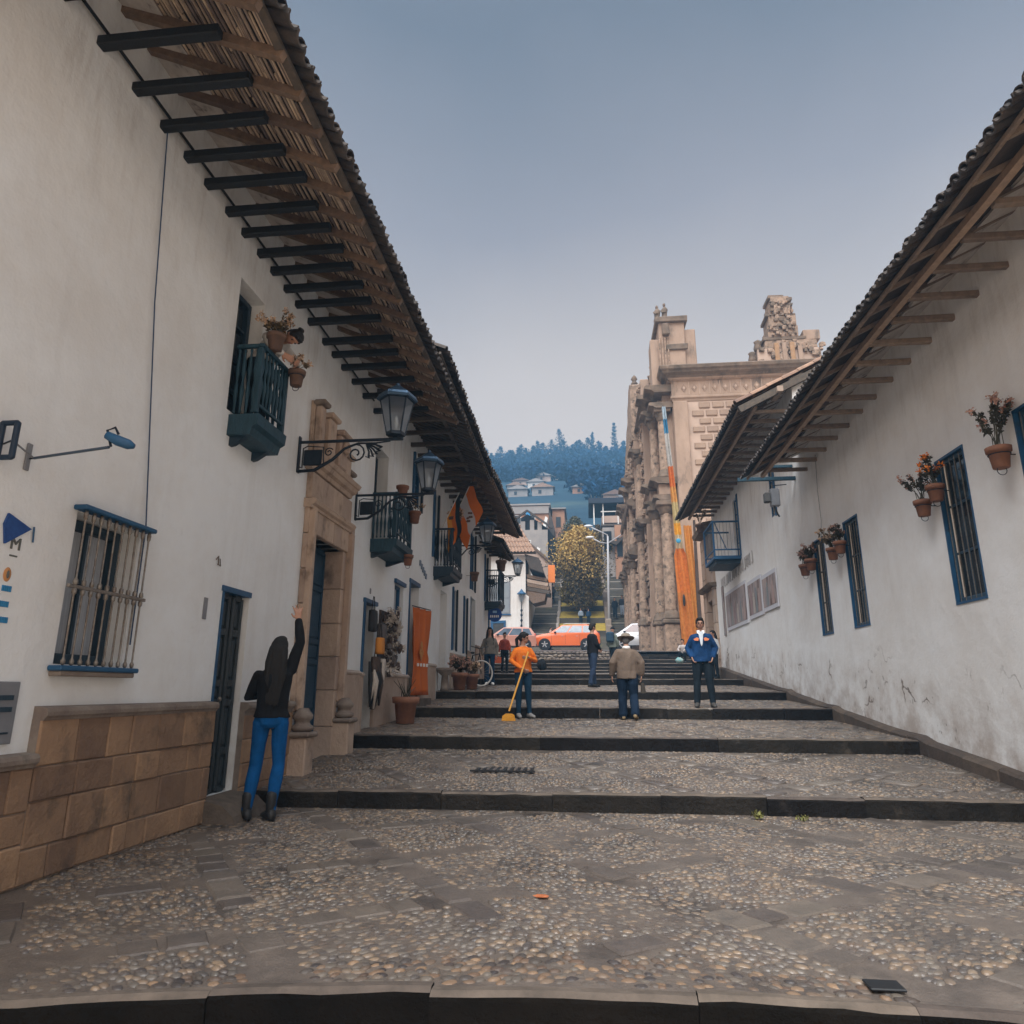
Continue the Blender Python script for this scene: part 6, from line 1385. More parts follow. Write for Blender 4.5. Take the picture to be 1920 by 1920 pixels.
        MB().bbox(-L / 2 + .02, -L / 2 + .5, s_ * W * .30, s_ * W * .47, .27, .42, .03).build('bumper', trim, c); MB().bbox(L / 2 - .45, L / 2 - .02, s_ * W * .30, s_ * W * .47, .27, .42, .03).build('bumper', trim, c)
        if suv: MB().tube([(-L / 2 + tf + .1, s_ * W * .36, H + .02), (-L / 2 + tf + .3, s_ * W * .36, H + .06), (-L / 2 + tr_ - .3, s_ * W * .36, H + .06), (-L / 2 + tr_ - .05, s_ * W * .36, H + .01)], .02, 6).build('roof_rail', WHITE, c)
    c.rotation_euler.z = rot
    return c
CORNG = mat('car_orange', (.72, .14, .03), (.64, .12, .025), .6, .32, spec=.6); CSIL = mat('car_silver', (.42, .42, .43), None, rough=.35, metal=.3); CRED = mat('car_rose', (.50, .24, .17), (.44, .2, .15), .6, .35, spec=.6)
SUV = [(0, .42), (.02, .72), (.10, .88), (.75, 1.02), (1.25, 1.08), (3.9, 1.10), (4.42, 1.06), (4.55, .95), (4.57, .5), (4.5, .26), (.12, .26)]
SUVG = [(1.15, 1.06), (2.0, 1.60), (3.6, 1.66), (4.05, 1.58), (4.42, 1.06)]
car('bright orange sport utility car parked across the plaza below the stairs', (-1.40, 47.6, 3.77), 4.57, 1.84, 1.66, CORNG, SUV, SUVG, (.86, 3.62))
HB = [(0, .40), (.03, .70), (.5, .84), (1.05, .92), (3.3, .98), (3.82, .94), (3.9, .5), (3.85, .26), (.1, .26)]
HBG = [(.85, .90), (1.7, 1.44), (3.1, 1.50), (3.5, 1.42), (3.84, .95)]
car('rose-coloured hatchback partly hidden behind the sweeping woman', (-5.35, 46.3, 3.69), 3.9, 1.7, 1.50, CRED, HB, HBG, (.75, 3.1), rot=R(14), suv=False)
MV = [(0, .42), (.04, .74), (.4, .92), (.9, 1.05), (4.1, 1.08), (4.35, 1.0), (4.4, .45), (4.3, .26), (.1, .26)]
MVG = [(.75, 1.02), (1.6, 1.58), (3.7, 1.64), (4.1, 1.58), (4.34, 1.04)]
car('silver people carrier at the foot of the church with a brown reflection coloured into its windows', (3.45, 44.4, 3.58), 4.4, 1.78, 1.64, CSIL, MV, MVG, (.85, 3.45), rot=R(-8), suv=False, glass=mat('glass_brown_reflection', (.22, .09, .06), (.12, .06, .045), 2, .12, spec=.8))  # the brown in the panes is a reflection put into the glass colour
# ================================================================== PEOPLE
def cap_limb(mb, pts, rs, n=10, ell=None):
    """tapering limb with rounded ends"""
    p0, p1 = Vector(pts[0]), Vector(pts[-1]); a = (Vector(pts[1]) - p0).normalized(); b = (p1 - Vector(pts[-2])).normalized()
    P_ = [p0 - a * rs[0] * .85, p0 - a * rs[0] * .5, *pts, p1 + b * rs[-1] * .5, p1 + b * rs[-1] * .85]; R_ = [rs[0] * .35, rs[0] * .82, *rs, rs[-1] * .82, rs[-1] * .35]
    return mb.tube(P_, R_, n, True, ell)
def torso(mb, secs, n=18):
    """stacked elliptical sections: (centre, half width, half depth, yaw)"""
    rings = []
    for c, rx, ry, yw in secs:
        c = Vector(c); rings.append([c + Vector((math.cos(yw) * rx * math.cos(t) - math.sin(yw) * ry * math.sin(t), math.sin(yw) * rx * math.cos(t) + math.cos(yw) * ry * math.sin(t), 0)) for t in [2 * PI * k / n for k in range(n)]])
    return mb.rings(rings)
def remeshed(mb, name, m_, parent, vox=.012, sm=3):
    o = mb.build('tmp_part', m_, parent); o.modifiers.new('r', 'REMESH').mode = 'VOXEL'; o.modifiers['r'].voxel_size = vox; o.modifiers['r'].use_smooth_shade = True
    s_ = o.modifiers.new('s', 'SMOOTH'); s_.factor = .5; s_.iterations = sm
    dg = bpy.context.evaluated_depsgraph_get(); me = bpy.data.meshes.new_from_object(o.evaluated_get(dg)); me.name = name
    wl = WLOC.get(o.name); bpy.data.objects.remove(o)
    ob = bpy.data.objects.new(name, me); COL.objects.link(ob); ob.parent = parent; WLOC[ob.name] = wl or (0, 0, 0)
    if not me.materials: me.materials.append(m_)
    me.polygons.foreach_set('use_smooth', [True] * len(me.polygons)); return ob
def hand(mb, wr, d, side, pn, s=1.0, curl=.5, spread=.16):
    """palm, four unequal bent fingers and a thumb leaving the side of the palm; d = direction of the hand, pn = palm normal, side = thumb side"""
    wr, d, pn = Vector(wr), Vector(d).normalized(), Vector(pn); pn = (pn - d * pn.dot(d)).normalized(); sd = d.cross(pn).normalized() * side
    k = wr + d * .085 * s
    for t in (-.027, -.009, .009, .027): cap_limb(mb, [wr + sd * t * .5 * s + d * .01, k + sd * t * s], [.014 * s, .0135 * s], 7)
    for i, (t, l) in enumerate(((.028, .068), (.0095, .078), (-.0095, .072), (-.028, .055))):
        b = k + sd * t * s; dr = (d + sd * spread * (1 - i * .66)).normalized(); p = [b]; a = 0
        for q, f in enumerate((.42, .32, .26)):
            a += curl * (.5 if q == 0 else .8); p.append(p[-1] + (dr * math.cos(a) + pn * math.sin(a)) * l * f * s)
        cap_limb(mb, p, [.0098 * s, .0094 * s, .0088 * s, .0078 * s], 7)
    b = wr + sd * .026 * s + d * .022 * s; p = [b, b + (sd * .75 + d * .6 + pn * .2).normalized() * .038 * s, b + (sd * .75 + d * .6 + pn * .2).normalized() * .038 * s + (sd * .35 + d * .85 + pn * .35).normalized() * .032 * s]
    cap_limb(mb, p, [.0135 * s, .011 * s, .009 * s], 7)
def person(label, loc, H=1.65, yaw_=0, pose=None, top=None, legs=None, shoes=BLACK, hair='short', hairm=None, build=1.0, vox=.012, sleeve=1.0, top_len=.50, flare=1.0, extra=None, female=False, loose=1.0, hands=True, skin=SKIN):
    """figure in its own frame: facing -y, feet at z=0, then turned by yaw_; joints in metres for H=1.7 and scaled"""
    P = thing('person', label, 'person', loc); WLOC[P.name] = (0, 0, 0); k = H / 1.70
    J = dict(hip=(0, 0, .93), waist=(0, .0, 1.06), chest=(0, .01, 1.30), neck=(0, .015, 1.44), head=(0, -.01, 1.60),
             shl=(.150, .01, 1.345), shr=(-.150, .01, 1.345), ell=(.23, .03, 1.11), elr=(-.23, .03, 1.11), wrl=(.24, -.05, .87), wrr=(-.24, -.05, .87),
             hl=(.09, 0, .90), hr=(-.09, 0, .90), knl=(.10, -.02, .49), knr=(-.10, -.02, .49), anl=(.10, .02, .085), anr=(-.10, .02, .085),
             tol=None, tor=None, hdl=None, hdr=None, pnl=(-1, 0, 0), pnr=(1, 0, 0), face=(0, -1, 0), curl=.5, spread=.16, thl=1, thr=-1)
    J.update(pose or {}); V = {a: (Vector(b) if isinstance(b, tuple) else b) for a, b in J.items()}
    if V['tol'] is None: V['tol'] = V['anl'] + Vector((.03, -.17, -.05))
    if V['tor'] is None: V['tor'] = V['anr'] + Vector((-.03, -.17, -.05))
    w_ = build * (.92 if female else 1.0)
    lean = math.atan2(V['face'].x, -V['face'].y)
    ty = math.atan2((V['shl'] - V['shr']).y, (V['shl'] - V['shr']).x)
    hy = math.atan2((V['hl'] - V['hr']).y, (V['hl'] - V['hr']).x)
    fem = female
    secs = [(V['hip'] + Vector((0, 0, -.10)), .10 * w_, .085 * w_, hy), (V['hip'] + Vector((0, 0, -.06)), (.165 if fem else .155) * w_, .11 * w_, hy), (V['hip'], (.172 if fem else .158) * w_, .115 * w_, hy), (V['waist'], (.128 if fem else .145) * w_, .098 * build, (ty + hy) / 2),
            (V['waist'].lerp(V['chest'], .5), .148 * w_, .108 * build, ty), (V['chest'], .165 * w_, .112 * build, ty), (V['chest'].lerp(V['neck'], .42), .158 * w_, .090 * build, ty), (V['chest'].lerp(V['neck'], .74), .112 * w_, .068, ty), (V['neck'], .058, .058, ty)]
    bd = MB(); torso(bd, [(c, rx * (.9 if 0 < i_ < 8 else 1), ry * (.88 if 0 < i_ < 8 else 1), y) for i_, (c, rx, ry, y) in enumerate(secs)])
    hd = V['head']; f = V['face'].normalized(); up = (hd - V['neck']).normalized(); sd = f.cross(up).normalized()
    cap_limb(bd, [V['neck'] - up * .03, V['neck'].lerp(hd, .6) + f * -.005], [.056, .052])
    def E(c, rx, ry, rz, j=0):      # ellipsoid in the head's frame: x = side, y = forward, z = up
        m = MB(); m.ell((0, 0, 0), rx, ry, rz, 14, 10); c = hd + sd * c[0] + f * c[1] + up * c[2]; bd.add([c + sd * v[0] + f * v[1] + up * v[2] for v in m.v], m.f)
    E((0, -.012, .02), .074, .092, .10); E((0, .022, -.045), .052, .062, .062); E((0, .095, -.012), .011, .02, .024); E((.076, -.005, -.005), .010, .018, .03); E((-.076, -.005, -.005), .010, .018, .03); E((0, .072, -.07), .022, .016, .014); E((0, .075, .03), .05, .014, .012)
    for a, b, c in (('shl', 'ell', 'wrl'), ('shr', 'elr', 'wrr')): cap_limb(bd, [V[a], V[a].lerp(V[b], .5), V[b], V[b].lerp(V[c], .4), V[c]], [.036 * build, .034 * build, .029, .029, .022])
    for a, b, c in (('hl', 'knl', 'anl'), ('hr', 'knr', 'anr')): cap_limb(bd, [V[a], V[a].lerp(V[b], .5), V[b], V[b].lerp(V[c], .3), V[c]], [.070 * w_, .056 * w_, .040, .038, .028])
    for a, b in (('anl', 'tol'), ('anr', 'tor')): cap_limb(bd, [V[a] + Vector((0, .02, -.03)), V[a].lerp(V[b], .6) + Vector((0, 0, -.01))], [.022, .014])
    if hands:
        for wr, el, hd_, pn, sgn in (('wrl', 'ell', 'hdl', 'pnl', V['thl']), ('wrr', 'elr', 'hdr', 'pnr', V['thr'])):
            d = V[hd_] if V[hd_] is not None else (V[wr] - V[el]); hand(bd, V[wr], d, sgn, V[pn], 1.0, V['curl'], V['spread'])
    bd.v = [Vector(p) * k for p in bd.v]; body = remeshed(bd, 'body', skin, P, vox * (.8 if hands else 1), 2)
    hz = 1
    if hands or vox < .016:
        ey = MB(); m2 = MB()
        for s_ in (-1, 1): ey.ell((hd + sd * .031 * s_ + f * .072 + up * .006) * k, .012, .010, .008, 8, 6)
        ey.build('eyes', BLACK, P, True); m2.ell((hd + f * .084 - up * .048) * k, .022, .012, .006, 8, 5); m2.build('mouth', mat('lips', (.30, .10, .08), None), P, True)
    inf = .014 * loose
    if legs:
        lg = MB(); s2 = [(c, rx + inf * .7, ry + inf * .7, y) for c, rx, ry, y in secs[:3]] + [(V['hip'].lerp(V['waist'], .75), (secs[3][1] + secs[2][1]) / 2 + inf * .6, (secs[3][2] + secs[2][2]) / 2 + inf * .6, hy)]
        torso(lg, s2)
        for a, b, c in (('hl', 'knl', 'anl'), ('hr', 'knr', 'anr')): cap_limb(lg, [V[a], V[a].lerp(V[b], .5), V[b], V[b].lerp(V[c], .35), V[b].lerp(V[c], .8), V[b].lerp(V[c], .97)], [.096 * w_ * (1 + (loose - 1) * .3), .081 * w_ * (1 + (loose - 1) * .5), .063 * loose ** .6, .061 * loose ** .7, .052 * loose * flare, .052 * loose * flare], 12)
        lg.jitter(.013 * loose, 11); lg.v = [Vector(p) * k for p in lg.v]; remeshed(lg, 'trousers', legs, P, vox, 2)
    if top:
        tp = MB(); lo = 1.0 - top_len    # 0.5: hem at the hip
        hem = V['hip'].lerp(V['waist'], lo * 1.0 - .2); ii = inf * 1.5
        s3 = [(hem, secs[2][1] + ii + .006, secs[2][2] + ii + .004, hy), (V['waist'].lerp(hem, .4), secs[3][1] + ii + .012 * loose, secs[3][2] + ii + .012 * loose, hy)] + [(c, rx + ii, ry + ii, y) for c, rx, ry, y in secs[4:7]] + [(secs[7][0], secs[7][1] + ii * .8, secs[7][2] + ii * .7, ty), (V['neck'] + Vector((0, 0, -.012)), .066, .066, ty)]
        torso(tp, s3)
        for a, b, c in (('shl', 'ell', 'wrl'), ('shr', 'elr', 'wrr')):
            if sleeve > .6: cap_limb(tp, [V[a], V[a].lerp(V[b], .5), V[b], V[b].lerp(V[c], .45), V[b].lerp(V[c], sleeve * .95)], [.058 * build * loose ** .3, .055 * build * loose ** .7, .050 * loose ** .8, .046 * loose ** .8, .036 * loose ** .7], 12)
            else: cap_limb(tp, [V[a], V[a].lerp(V[b], .5), V[a].lerp(V[b], .85)], [.062 * build, .056 * build, .052 * build], 12)
        tp.jitter(.017 * loose, 9); tp.v = [Vector(p) * k for p in tp.v]; remeshed(tp, 'top', top, P, vox, 2)
    for s_, a, b in (('l', 'anl', 'tol'), ('r', 'anr', 'tor')):
        so_ = MB(); A, B = V[a], V[b]; d = (B - A); d.z = 0; d.normalize(); sd2 = Vector((-d.y, d.x, 0)); z = -.085 + A.z
        zb = A.z - .083
        rings = []
        for t, w2, h in ((-.075, .024, .06), (-.055, .040, .10), (0, .046, .125), (.06, .046, .095), (.12, .048, .070), (.17, .040, .058), (.20, .022, .04)):
            c = A + d * t; rings.append([(c.x + sd2.x * w2 * math.cos(q), c.y + sd2.y * w2 * math.cos(q), zb + (h * (.5 + .5 * math.sin(q))) + (B.z - A.z + .05) * max(0, t) / .17) for q in [2 * PI * i / 10 for i in range(10)]])
        so_.rings(rings)
        if shoes is BOOTM: cap_limb(so_, [A + Vector((0, 0, -.02)), A + Vector((0, .0, .14))], [.046, .052])
        so_.v = [Vector(p) * k for p in so_.v]; so_.build('shoe', shoes, P, True)
    if hair:
        hr = MB(); hm = hairm or HAIR
        def HE(c, rx, ry, rz):
            m = MB(); m.ell((0, 0, 0), rx, ry, rz, 14, 10); c = hd + sd * c[0] + f * c[1] + up * c[2]; hr.add([c + sd * v[0] + f * v[1] + up * v[2] for v in m.v], m.f)
        HE((0, -.022, .052), .084, .096, .080); HE((0, -.05, .0), .081, .066, .085); HE((0, .045, .082), .062, .042, .030); HE((.066, .0, .03), .018, .05, .04); HE((-.066, .0, .03), .018, .05, .04)
        if hair == 'short': HE((0, .03, .100), .066, .055, .035)
        if hair == 'long':
            for s_ in (-1, 0, 1): cap_limb(hr, [hd + sd * .045 * s_ - f * .05 + up * .03, hd + sd * .058 * s_ - f * .065 - up * .10, V['neck'] + sd * .062 * s_ - f * .075 - Vector((0, 0, .08)), V['neck'] + sd * .045 * s_ - f * .09 - Vector((0, 0, .27 if s_ == 0 else .22))], [.05, .052, .048, .018], 10)
        if hair == 'front':
            for s_ in (-1, 1): cap_limb(hr, [hd + sd * .07 * s_ - f * .0 + up * .03, hd + sd * .085 * s_ + f * .01 - up * .12, V['neck'] + sd * .105 * s_ + f * .06 - Vector((0, 0, .12)), V['neck'] + sd * .10 * s_ + f * .10 - Vector((0, 0, .24))], [.03, .036, .034, .018], 8)
        if hair == 'pony': cap_limb(hr, [hd - f * .10 + up * .03, hd - f * .16 - up * .04, V['neck'] - f * .12 - Vector((0, 0, .08)), V['neck'] - f * .09 - Vector((0, 0, .2))], [.035, .040, .035, .018], 8)
        if hair == 'bun': HE((0, -.11, .10), .042, .042, .042)
        if hair == 'long' and vox < .012:
            for q in range(90):
                a_ = uni(-1, 1); L_ = uni(.7, 1.05); hr2 = [hd + sd * .07 * a_ * uni(.6, 1) - f * (.075 + .03 * (1 - a_ * a_)) + up * uni(.02, .07), hd + sd * .082 * a_ - f * (.09 + .035 * (1 - a_ * a_)) - up * .12, V['neck'] + sd * .088 * a_ - f * (.085 + .035 * (1 - a_ * a_)) - Vector((0, 0, .14 * L_)), V['neck'] + sd * (.05 * a_ + uni(-.02, .02)) - f * .11 - Vector((0, 0, .33 * L_))]
                cap_limb(hr, hr2, [.006, .009, .008, .004], 5)
        hr.jitter(.007, 20); hr.v = [Vector(p) * k for p in hr.v]; remeshed(hr, 'hair', hm, P, vox * .8, 1)
    if extra: extra(P, V, k, (hd, sd, f, up))
    P.rotation_euler.z = yaw_
    return P
BOOTM = mat('boot_leather', (.012, .011, .012), (.02, .02, .02), 20, .55, .3)
JEANB = cloth('jeans_bright_blue', (.004, .085, .27), .65); JEAND = cloth('jeans_navy', (.014, .030, .055), .6); JEANK = cloth('jeans_dark', (.014, .022, .030), .6)
# woman reaching up at the left (seen from behind, facing the wall)
person('woman in a dark sweater and bright blue jeans reaching one arm up towards the balcony', (-3.03, 6.62, .0), 1.62, R(196),
       dict(hip=(-.005, 0, .95), waist=(.0, .0, 1.08), chest=(-.01, .03, 1.31), neck=(-.025, .05, 1.46), head=(-.03, .05, 1.62), face=(-.1, -.8, .55),
            shr=(-.155, .04, 1.42), elr=(-.23, .06, 1.70), wrr=(-.19, .01, 1.93), hdr=(.12, -.1, 1), pnr=(.3, -1, 0), thr=1, ell=(.245, -.06, 1.15), wrl=(.12, -.22, 1.18), shl=(.148, .02, 1.355),
            knl=(.12, -.03, .50), anl=(.155, .02, .085), knr=(-.10, -.02, .50), anr=(-.075, .06, .085), tol=(.24, -.12, .035), tor=(.01, -.10, .035), curl=.12, spread=.42),
       cloth('sweater_charcoal', (.014, .014, .016), .6), JEANB, BOOTM, 'long', female=True, vox=.009, top_len=.8)
# woman leaning on the balcony
person('dark-haired woman with a bun leaning over the flowerpots of the blue balcony', (-3.52, 6.66, 3.90), 1.60, R(75),
       dict(hip=(0, .02, .80), waist=(0, -.05, .90), chest=(0, -.18, 1.02), neck=(0, -.30, 1.06), head=(.0, -.44, 1.06), face=(-.35, -.30, -.9), shl=(.16, -.2, 1.04), shr=(-.16, -.2, 1.04), ell=(.24, -.34, .86), elr=(-.24, -.34, .86), wrl=(.14, -.42, .80), wrr=(-.14, -.42, .80), hl=(.09, .02, .78), hr=(-.09, .02, .78), knl=(.1, .0, .45), knr=(-.1, 0, .45)),
       cloth('blouse_pale', (.55, .53, .50)), JEANK, BLACK, 'bun', female=True, vox=.010)
# sweeping woman in orange
def broom(P, V, k, F):
    pass
swp = person('woman in an orange top and dark jeans sweeping the third terrace', (-1.22, 13.36, gz(13.3) + .01), 1.56, R(28),
       dict(face=(.75, -.62, -.12), head=(.015, -.02, 1.60), ell=(.26, -.04, 1.14), wrl=(.02, -.22, 1.20), elr=(-.27, .0, 1.13), wrr=(-.10, -.24, .96), hdl=(-1, -.2, -.1), hdr=(.5, -.6, -.4), curl=1.1, knl=(.10, -.03, .49), anl=(.14, .0, .085), anr=(-.09, .04, .085)),
       cloth('knit_orange', (.78, .19, .025), .8), cloth('jeans_sweeper', (.014, .045, .085), .6), mat('shoe_grey', (.20, .19, .18), None), 'pony', female=True, build=1.12, vox=.011, top_len=1.0, sleeve=.85)
br_ = thing('broom', 'yellow broom held by the woman in orange', 'broom', (-1.5, 12.95, .7))
hx = Vector((-1.10, 13.12, 1.86)); bx = Vector((-1.43, 12.86, .80))
MB().tube([hx, bx], .016, 8).build('broom_handle', mat('broom_yellow', (.75, .38, .07), None, rough=.5), br_)
zz = gz(12.8)
MB().prism([(-1.56, zz + .0), (-1.31, zz + .0), (-1.34, zz + .10), (-1.38, zz + .125), (-1.49, zz + .125), (-1.54, zz + .09)], 12.80, 12.88, 'y').jitter(.012, 12).build('broom_head', mat('broom_bristle', (.80, .36, .03), (.65, .28, .03), 30, .8, .6), br_)
# woman walking down with grey top
def stripe(P, V, k, F): pass
person('long-haired woman in a grey top and wide dark blue trousers by the bicycle', (-2.84, 20.35, gz(20.35)), 1.62, R(8),
       dict(ell=(.235, .03, 1.12), wrl=(.22, -.03, .88), elr=(-.24, .04, 1.12), wrr=(-.22, .0, .88), knl=(.09, -.08, .49), anl=(.085, .02, .085), anr=(-.07, -.08, .085), head=(.0, .0, 1.61)),
       cloth('knit_grey', (.21, .19, .165), .55, .9), cloth('trousers_wide_navy', (.010, .035, .075), .6), WHITE, 'front', female=True, vox=.013, flare=1.6, top_len=.9)
# shopper behind her
def bags(P, V, k, F):
    for x, m_, h in ((.33, mat('bag_yellow', (.80, .36, .05), None), .40), (-.30, mat('bag_red', (.60, .12, .05), None), .22)):
        MB().prism([(x - .13, .35), (x + .13, .35), (x + .14, .35 + h), (x - .14, .35 + h)], -.16, .02, 'y').jitter(.015, 8).build('shopping_bag', m_, P); MB().tube([(x - .08, -.06, .35 + h), (x, -.06, .45 + h), (x + .08, -.06, .35 + h)], .012, 5).build('bag_handle', m_, P)
person('shopper in dark clothes carrying yellow and red bags behind the walking woman', (-3.02, 25.6, gz(25.6)), 1.45, R(20), dict(elr=(-.25, -.02, 1.12)), cloth('coat_red_dark', (.35, .07, .05), .5), JEANK, BLACK, 'short', vox=.018, hands=False, extra=bags)
# man in black jacket looking right
person('man in a black jacket and blue jeans standing sideways on the fourth terrace', (.14, 19.0, gz(19.0)), 1.66, R(118),
       dict(ell=(.20, -.02, 1.14), wrl=(.10, -.18, 1.02), elr=(-.20, -.02, 1.14), wrr=(-.10, -.18, 1.02), face=(.1, -1, .05), knl=(.08, -.04, .49), anl=(.08, -.06, .085), anr=(-.10, .14, .085), knr=(-.09, .05, .49)),
       cloth('jacket_black', (.014, .014, .017), .6), cloth('jeans_slate', (.035, .055, .10), .55), BLACK, 'short', vox=.013, loose=1.3, top_len=1.1)
# person with backpack and cap
def pack(P, V, k, F):
    MB().bbox(-.17, .17, .12, .34, 1.02, 1.46, .06).build('backpack', cloth('pack_blue', (.03, .06, .09)), P); hd, sd, f, up = F
    m = MB(); m.ell((hd + up * .06 - f * .01) * k, .095, .11, .07, 14, 8); m.build('cap', cloth('cap_dark', (.015, .017, .02)), P, True)
person('walker in a grey-green coat with backpack and dark cap near the plaza steps', (1.10, 30.6, gz(30.6)), 1.66, R(150), dict(knl=(.1, -.1, .5), anl=(.1, -.05, .085), anr=(-.1, .16, .1)), cloth('coat_greygreen', (.16, .18, .15), .7), JEANK, BLACK, None, vox=.018, hands=False, loose=1.6, extra=pack, top_len=1.6)
# old man in a hat, from behind, stepping up
def hat(P, V, k, F):
    hd, sd, f, up = F; c = (hd + up * .055) * k; m = MB()
    rg = []
    for r_, z in ((.001, .105), (.055, .10), (.082, .085), (.092, .0), (.155, -.018), (.165, -.008), (.155, .0), (.09, .012)): rg.append([c + sd * r_ * math.cos(a) + f * r_ * 1.12 * math.sin(a) + up * (z + .02 * abs(math.cos(a)) * (r_ > .12)) for a in [2 * PI * q / 20 for q in range(20)]])
    m.rings(rg).build('hat', cloth('hat_felt', (.23, .19, .15), .8), P, True)
    m = MB(); m.rings([[c + sd * .094 * math.cos(a) + f * .105 * math.sin(a) + up * z for a in [2 * PI * q / 20 for q in range(20)]] for z in (.005, .03)], False).build('hat_band', BLACK, P)
    m = MB(); cn_ = (V['neck'] + Vector((0, 0, .0))) * k; m.lathe(cn_, [(.07, -.03), (.075, .0), (.066, .03)], 14).build('collar', WHITE, P, True)
    MB().tube([(-.30 * k, .05, .72 * k), (-.31 * k, .06, .52 * k)], [.03, .05], 8).build('carried_bag', cloth('bag_dark', (.06, .05, .04)), P)
person('elderly man in a brown jacket and felt hat walking up the steps', (.72, 13.25, gz(13.25)), 1.52, R(178),
       dict(chest=(0, -.03, 1.30), neck=(0, -.06, 1.44), head=(0, -.12, 1.585), face=(.05, -.95, -.25), shl=(.162, -.03, 1.34), shr=(-.162, -.03, 1.34), ell=(.29, .02, 1.12), elr=(-.30, .03, 1.12), wrl=(.31, -.04, .88), wrr=(-.29, -.02, .88), knl=(.11, -.05, .49), anl=(.11, -.02, .085), knr=(-.12, .02, .48), anr=(-.13, .20, .12), tor=(-.15, .06, .03)),
       cloth('jacket_brown', (.17, .125, .095), .7, .9), cloth('trousers_navy', (.010, .022, .045), .6), mat('shoe_tan', (.24, .17, .09), None), 'short', build=1.1, vox=.012, loose=1.7, top_len=1.75, extra=hat, hairm=mat('hair_grey', (.10, .09, .085), None))
# man in blue zip jacket facing the viewer
def jack(P, V, k, F):
    sh_ = MB(); sh_.add([(x * k, y * k, z * k) for x, y, z in ((-.05, -.118, 1.45), (.05, -.118, 1.45), (.018, -.165, 1.20), (-.0, -.166, 1.16), (-.018, -.165, 1.20))], [(0, 4, 3, 2, 1)]); o = sh_.build('shirt_front', cloth('shirt_white', (.60, .64, .68)), P)
    o.modifiers.new('s', 'SOLIDIFY').thickness = .02
    for s_ in (-1, 1):
        MB().add([(s_ * x * k, y * k, z * k) for x, y, z in ((.02, -.09, 1.475), (.075, -.05, 1.475), (.07, -.10, 1.42), (.03, -.135, 1.38))], [(0, 1, 2, 3)]).build('collar', WHITE, P)
        m = MB(); m.rings([[(s_ * x * k, -(.163 - .35 * (abs(x) - .09) ** 1 * .35 + t) * k, z * k) for x, z in ((.045, 1.315), (.085, 1.33), (.15, 1.30), (.13, 1.27), (.06, 1.265))] for t in (0, .012)]); m.build('chest_patch', mat('patch_orange', (.72, .22, .09), None), P)
    MB().bbox(-.045 * k, .045 * k, -.152 * k, -.125 * k, .885 * k, .915 * k, .004).build('belt_buckle', RIM, P)
person('man in a bright blue zip jacket with orange chest patches standing on the fourth step', (2.17, 13.75, gz(13.75)), 1.64, R(-6),
       dict(elr=(-.27, .03, 1.13), ell=(.27, .03, 1.13), wrr=(-.20, -.10, .95), wrl=(.20, -.10, .95), hdr=(.35, -.1, -1), hdl=(-.35, -.1, -1), face=(0, -1, .12), knl=(.12, -.02, .49), anl=(.15, .0, .085), knr=(-.12, -.02, .49), anr=(-.14, .0, .085), curl=.9),
       cloth('jacket_blue', (.010, .050, .145), .45), JEANK, mat('shoe_dark', (.05, .045, .04), None), 'short', build=1.12, vox=.011, loose=1.2, top_len=1.35, extra=jack)
person('woman in a white top half hidden behind the end of the right wall', (4.05, 23.2, gz(23.2)), 1.52, R(-60), dict(), cloth('top_white', (.55, .55, .55)), JEANK, BLACK, 'long', female=True, vox=.018, hands=False)
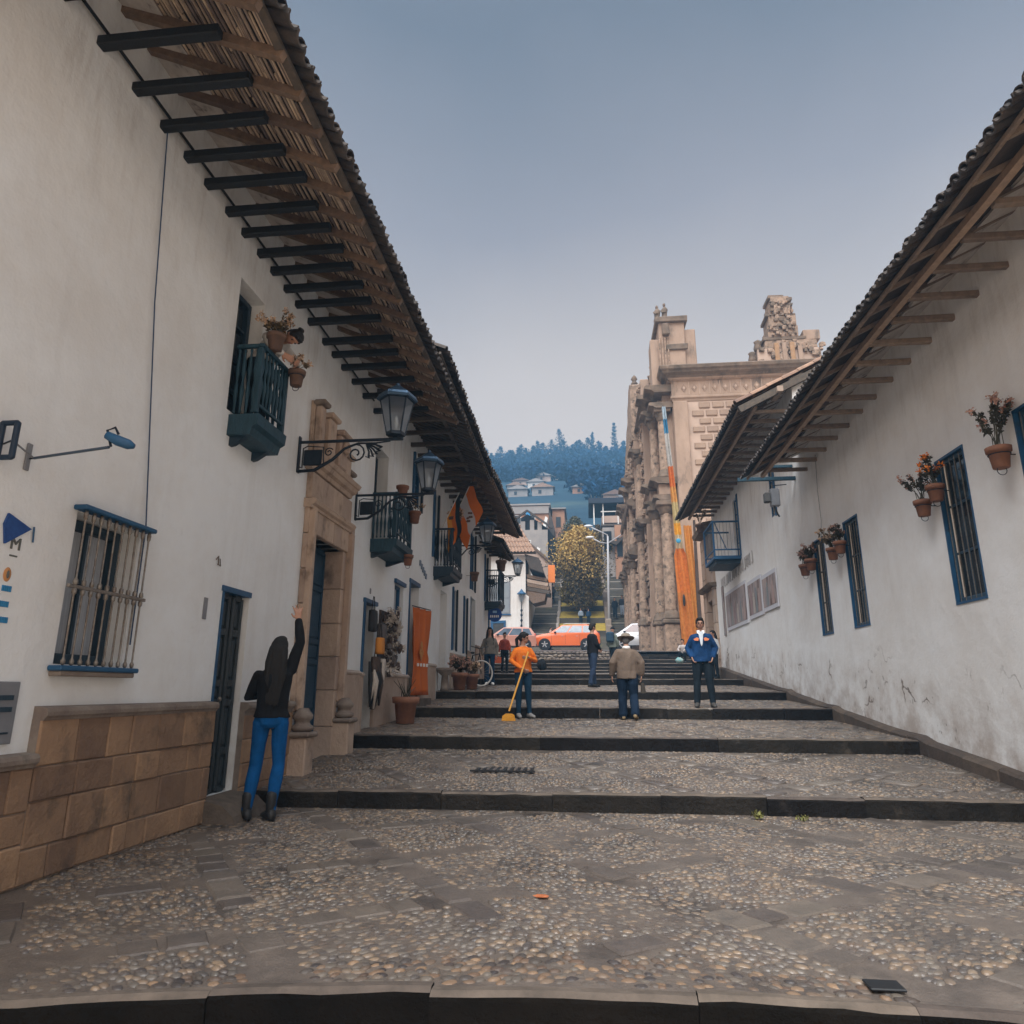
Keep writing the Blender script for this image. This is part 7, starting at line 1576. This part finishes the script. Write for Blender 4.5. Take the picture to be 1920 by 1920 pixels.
# people further off
for lb, loc, H, yw, tp, lg, hs in (('person in a dark teal coat on the left far stairs', (-3.60, 60.2, sz(60.2) + .3), 1.62, 180, (.02, .05, .055), JEANK, 'short'), ('person in a long dark coat right beside the teal one on the left far stairs', (-2.87, 59.3, sz(59.3) + .3), 1.62, 175, (.05, .045, .045), JEANK, 'short'),
        ('person in a black jacket and trousers coming down the right far stairs', (2.25, 55.6, sz(55.6) + .3), 1.62, 10, (.014, .018, .024), JEANK, 'short'), ('person in a dark jacket and pale jeans on the right far stairs', (2.85, 56.0, sz(56) + .3), 1.66, -10, (.03, .03, .035), cloth('jeans_pale', (.28, .31, .36)), 'short'),
        ('person with pale pink clothes standing behind the orange car', (-2.55, 49.6, 3.92), 1.6, 90, (.5, .33, .28), JEANK, 'short'), ('person in blue-grey sitting below the big tree', (-.45, 54.6, sz(54.6) + .2), 1.25, 0, (.25, .30, .36), JEANK, 'short'), ('person in dark blue sitting right below the big tree', (.15, 54.5, sz(54.5) + .2), 1.25, 0, (.02, .05, .10), JEANK, 'short')):
    person(lb, loc, H, R(yw), dict(knl=(.1, -.06, .49)), cloth('coat_' + '%02x' % int(tp[0] * 255 + tp[2] * 999), tp), lg, BLACK, hs, vox=.03, hands=False, loose=1.4, top_len=1.3)
# crouching vendor with a teal bag by the tall banner
person('crouching vendor in white and teal beside the tall banner', (4.35, 32.6, gz(32.6)), 1.5, R(-30), dict(hip=(0, .05, .42), waist=(0, .0, .55), chest=(0, -.06, .78), neck=(0, -.09, .92), head=(0, -.12, 1.08), shl=(.17, -.06, .87), shr=(-.17, -.06, .87), ell=(.22, -.2, .68), elr=(-.22, -.2, .68), wrl=(.12, -.35, .6), wrr=(-.12, -.35, .6), hl=(.09, .05, .42), hr=(-.09, .05, .42), knl=(.14, -.3, .5), knr=(-.14, -.3, .5), anl=(.12, -.12, .085), anr=(-.12, -.12, .085)), cloth('shirt_vendor', (.45, .40, .38)), JEANK, BLACK, 'short', vox=.02, hands=False)
tag(MB().ell((4.05, 31.9, gz(31.9) + .12), .16, .12, .13, 10, 8, .25).build('shopping_bag', mat('bag_teal', (.05, .32, .32), (.3, .3, .28), 9, .7), None, True), 'small teal bundle on the step beside the crouching vendor', 'bag')
tag(MB().ell((-1.75, 27.2, gz(27.2) + .21), .19, .17, .22, 12, 10, .12).build('black_sack', cloth('sack_black', (.02, .022, .025)), None, True), 'round black sack standing on a step just right of the sweeping woman', 'sack')

# ================================================================== AIR
hz_ = MB().box(-130, 130, -12, 420, -3, 125).build('haze', LINE, None, kind='stuff'); hz_.data.materials.clear()
hm = bpy.data.materials.new('haze_air'); hm.use_nodes = True; n = hm.node_tree; n.nodes.clear(); o = n.nodes.new('ShaderNodeOutputMaterial'); pv = n.nodes.new('ShaderNodeVolumePrincipled')
pv.inputs['Color'].default_value = (.28, .62, 1.0, 1); pv.inputs['Density'].default_value = .0019; pv.inputs['Anisotropy'].default_value = .1
n.links.new(pv.outputs[0], o.inputs['Volume']); hz_.data.materials.append(hm)
print('objects', len(bpy.data.objects), 'tris', sum(len(m.loop_triangles) or len(m.polygons) * 2 for m in bpy.data.meshes if m.users))
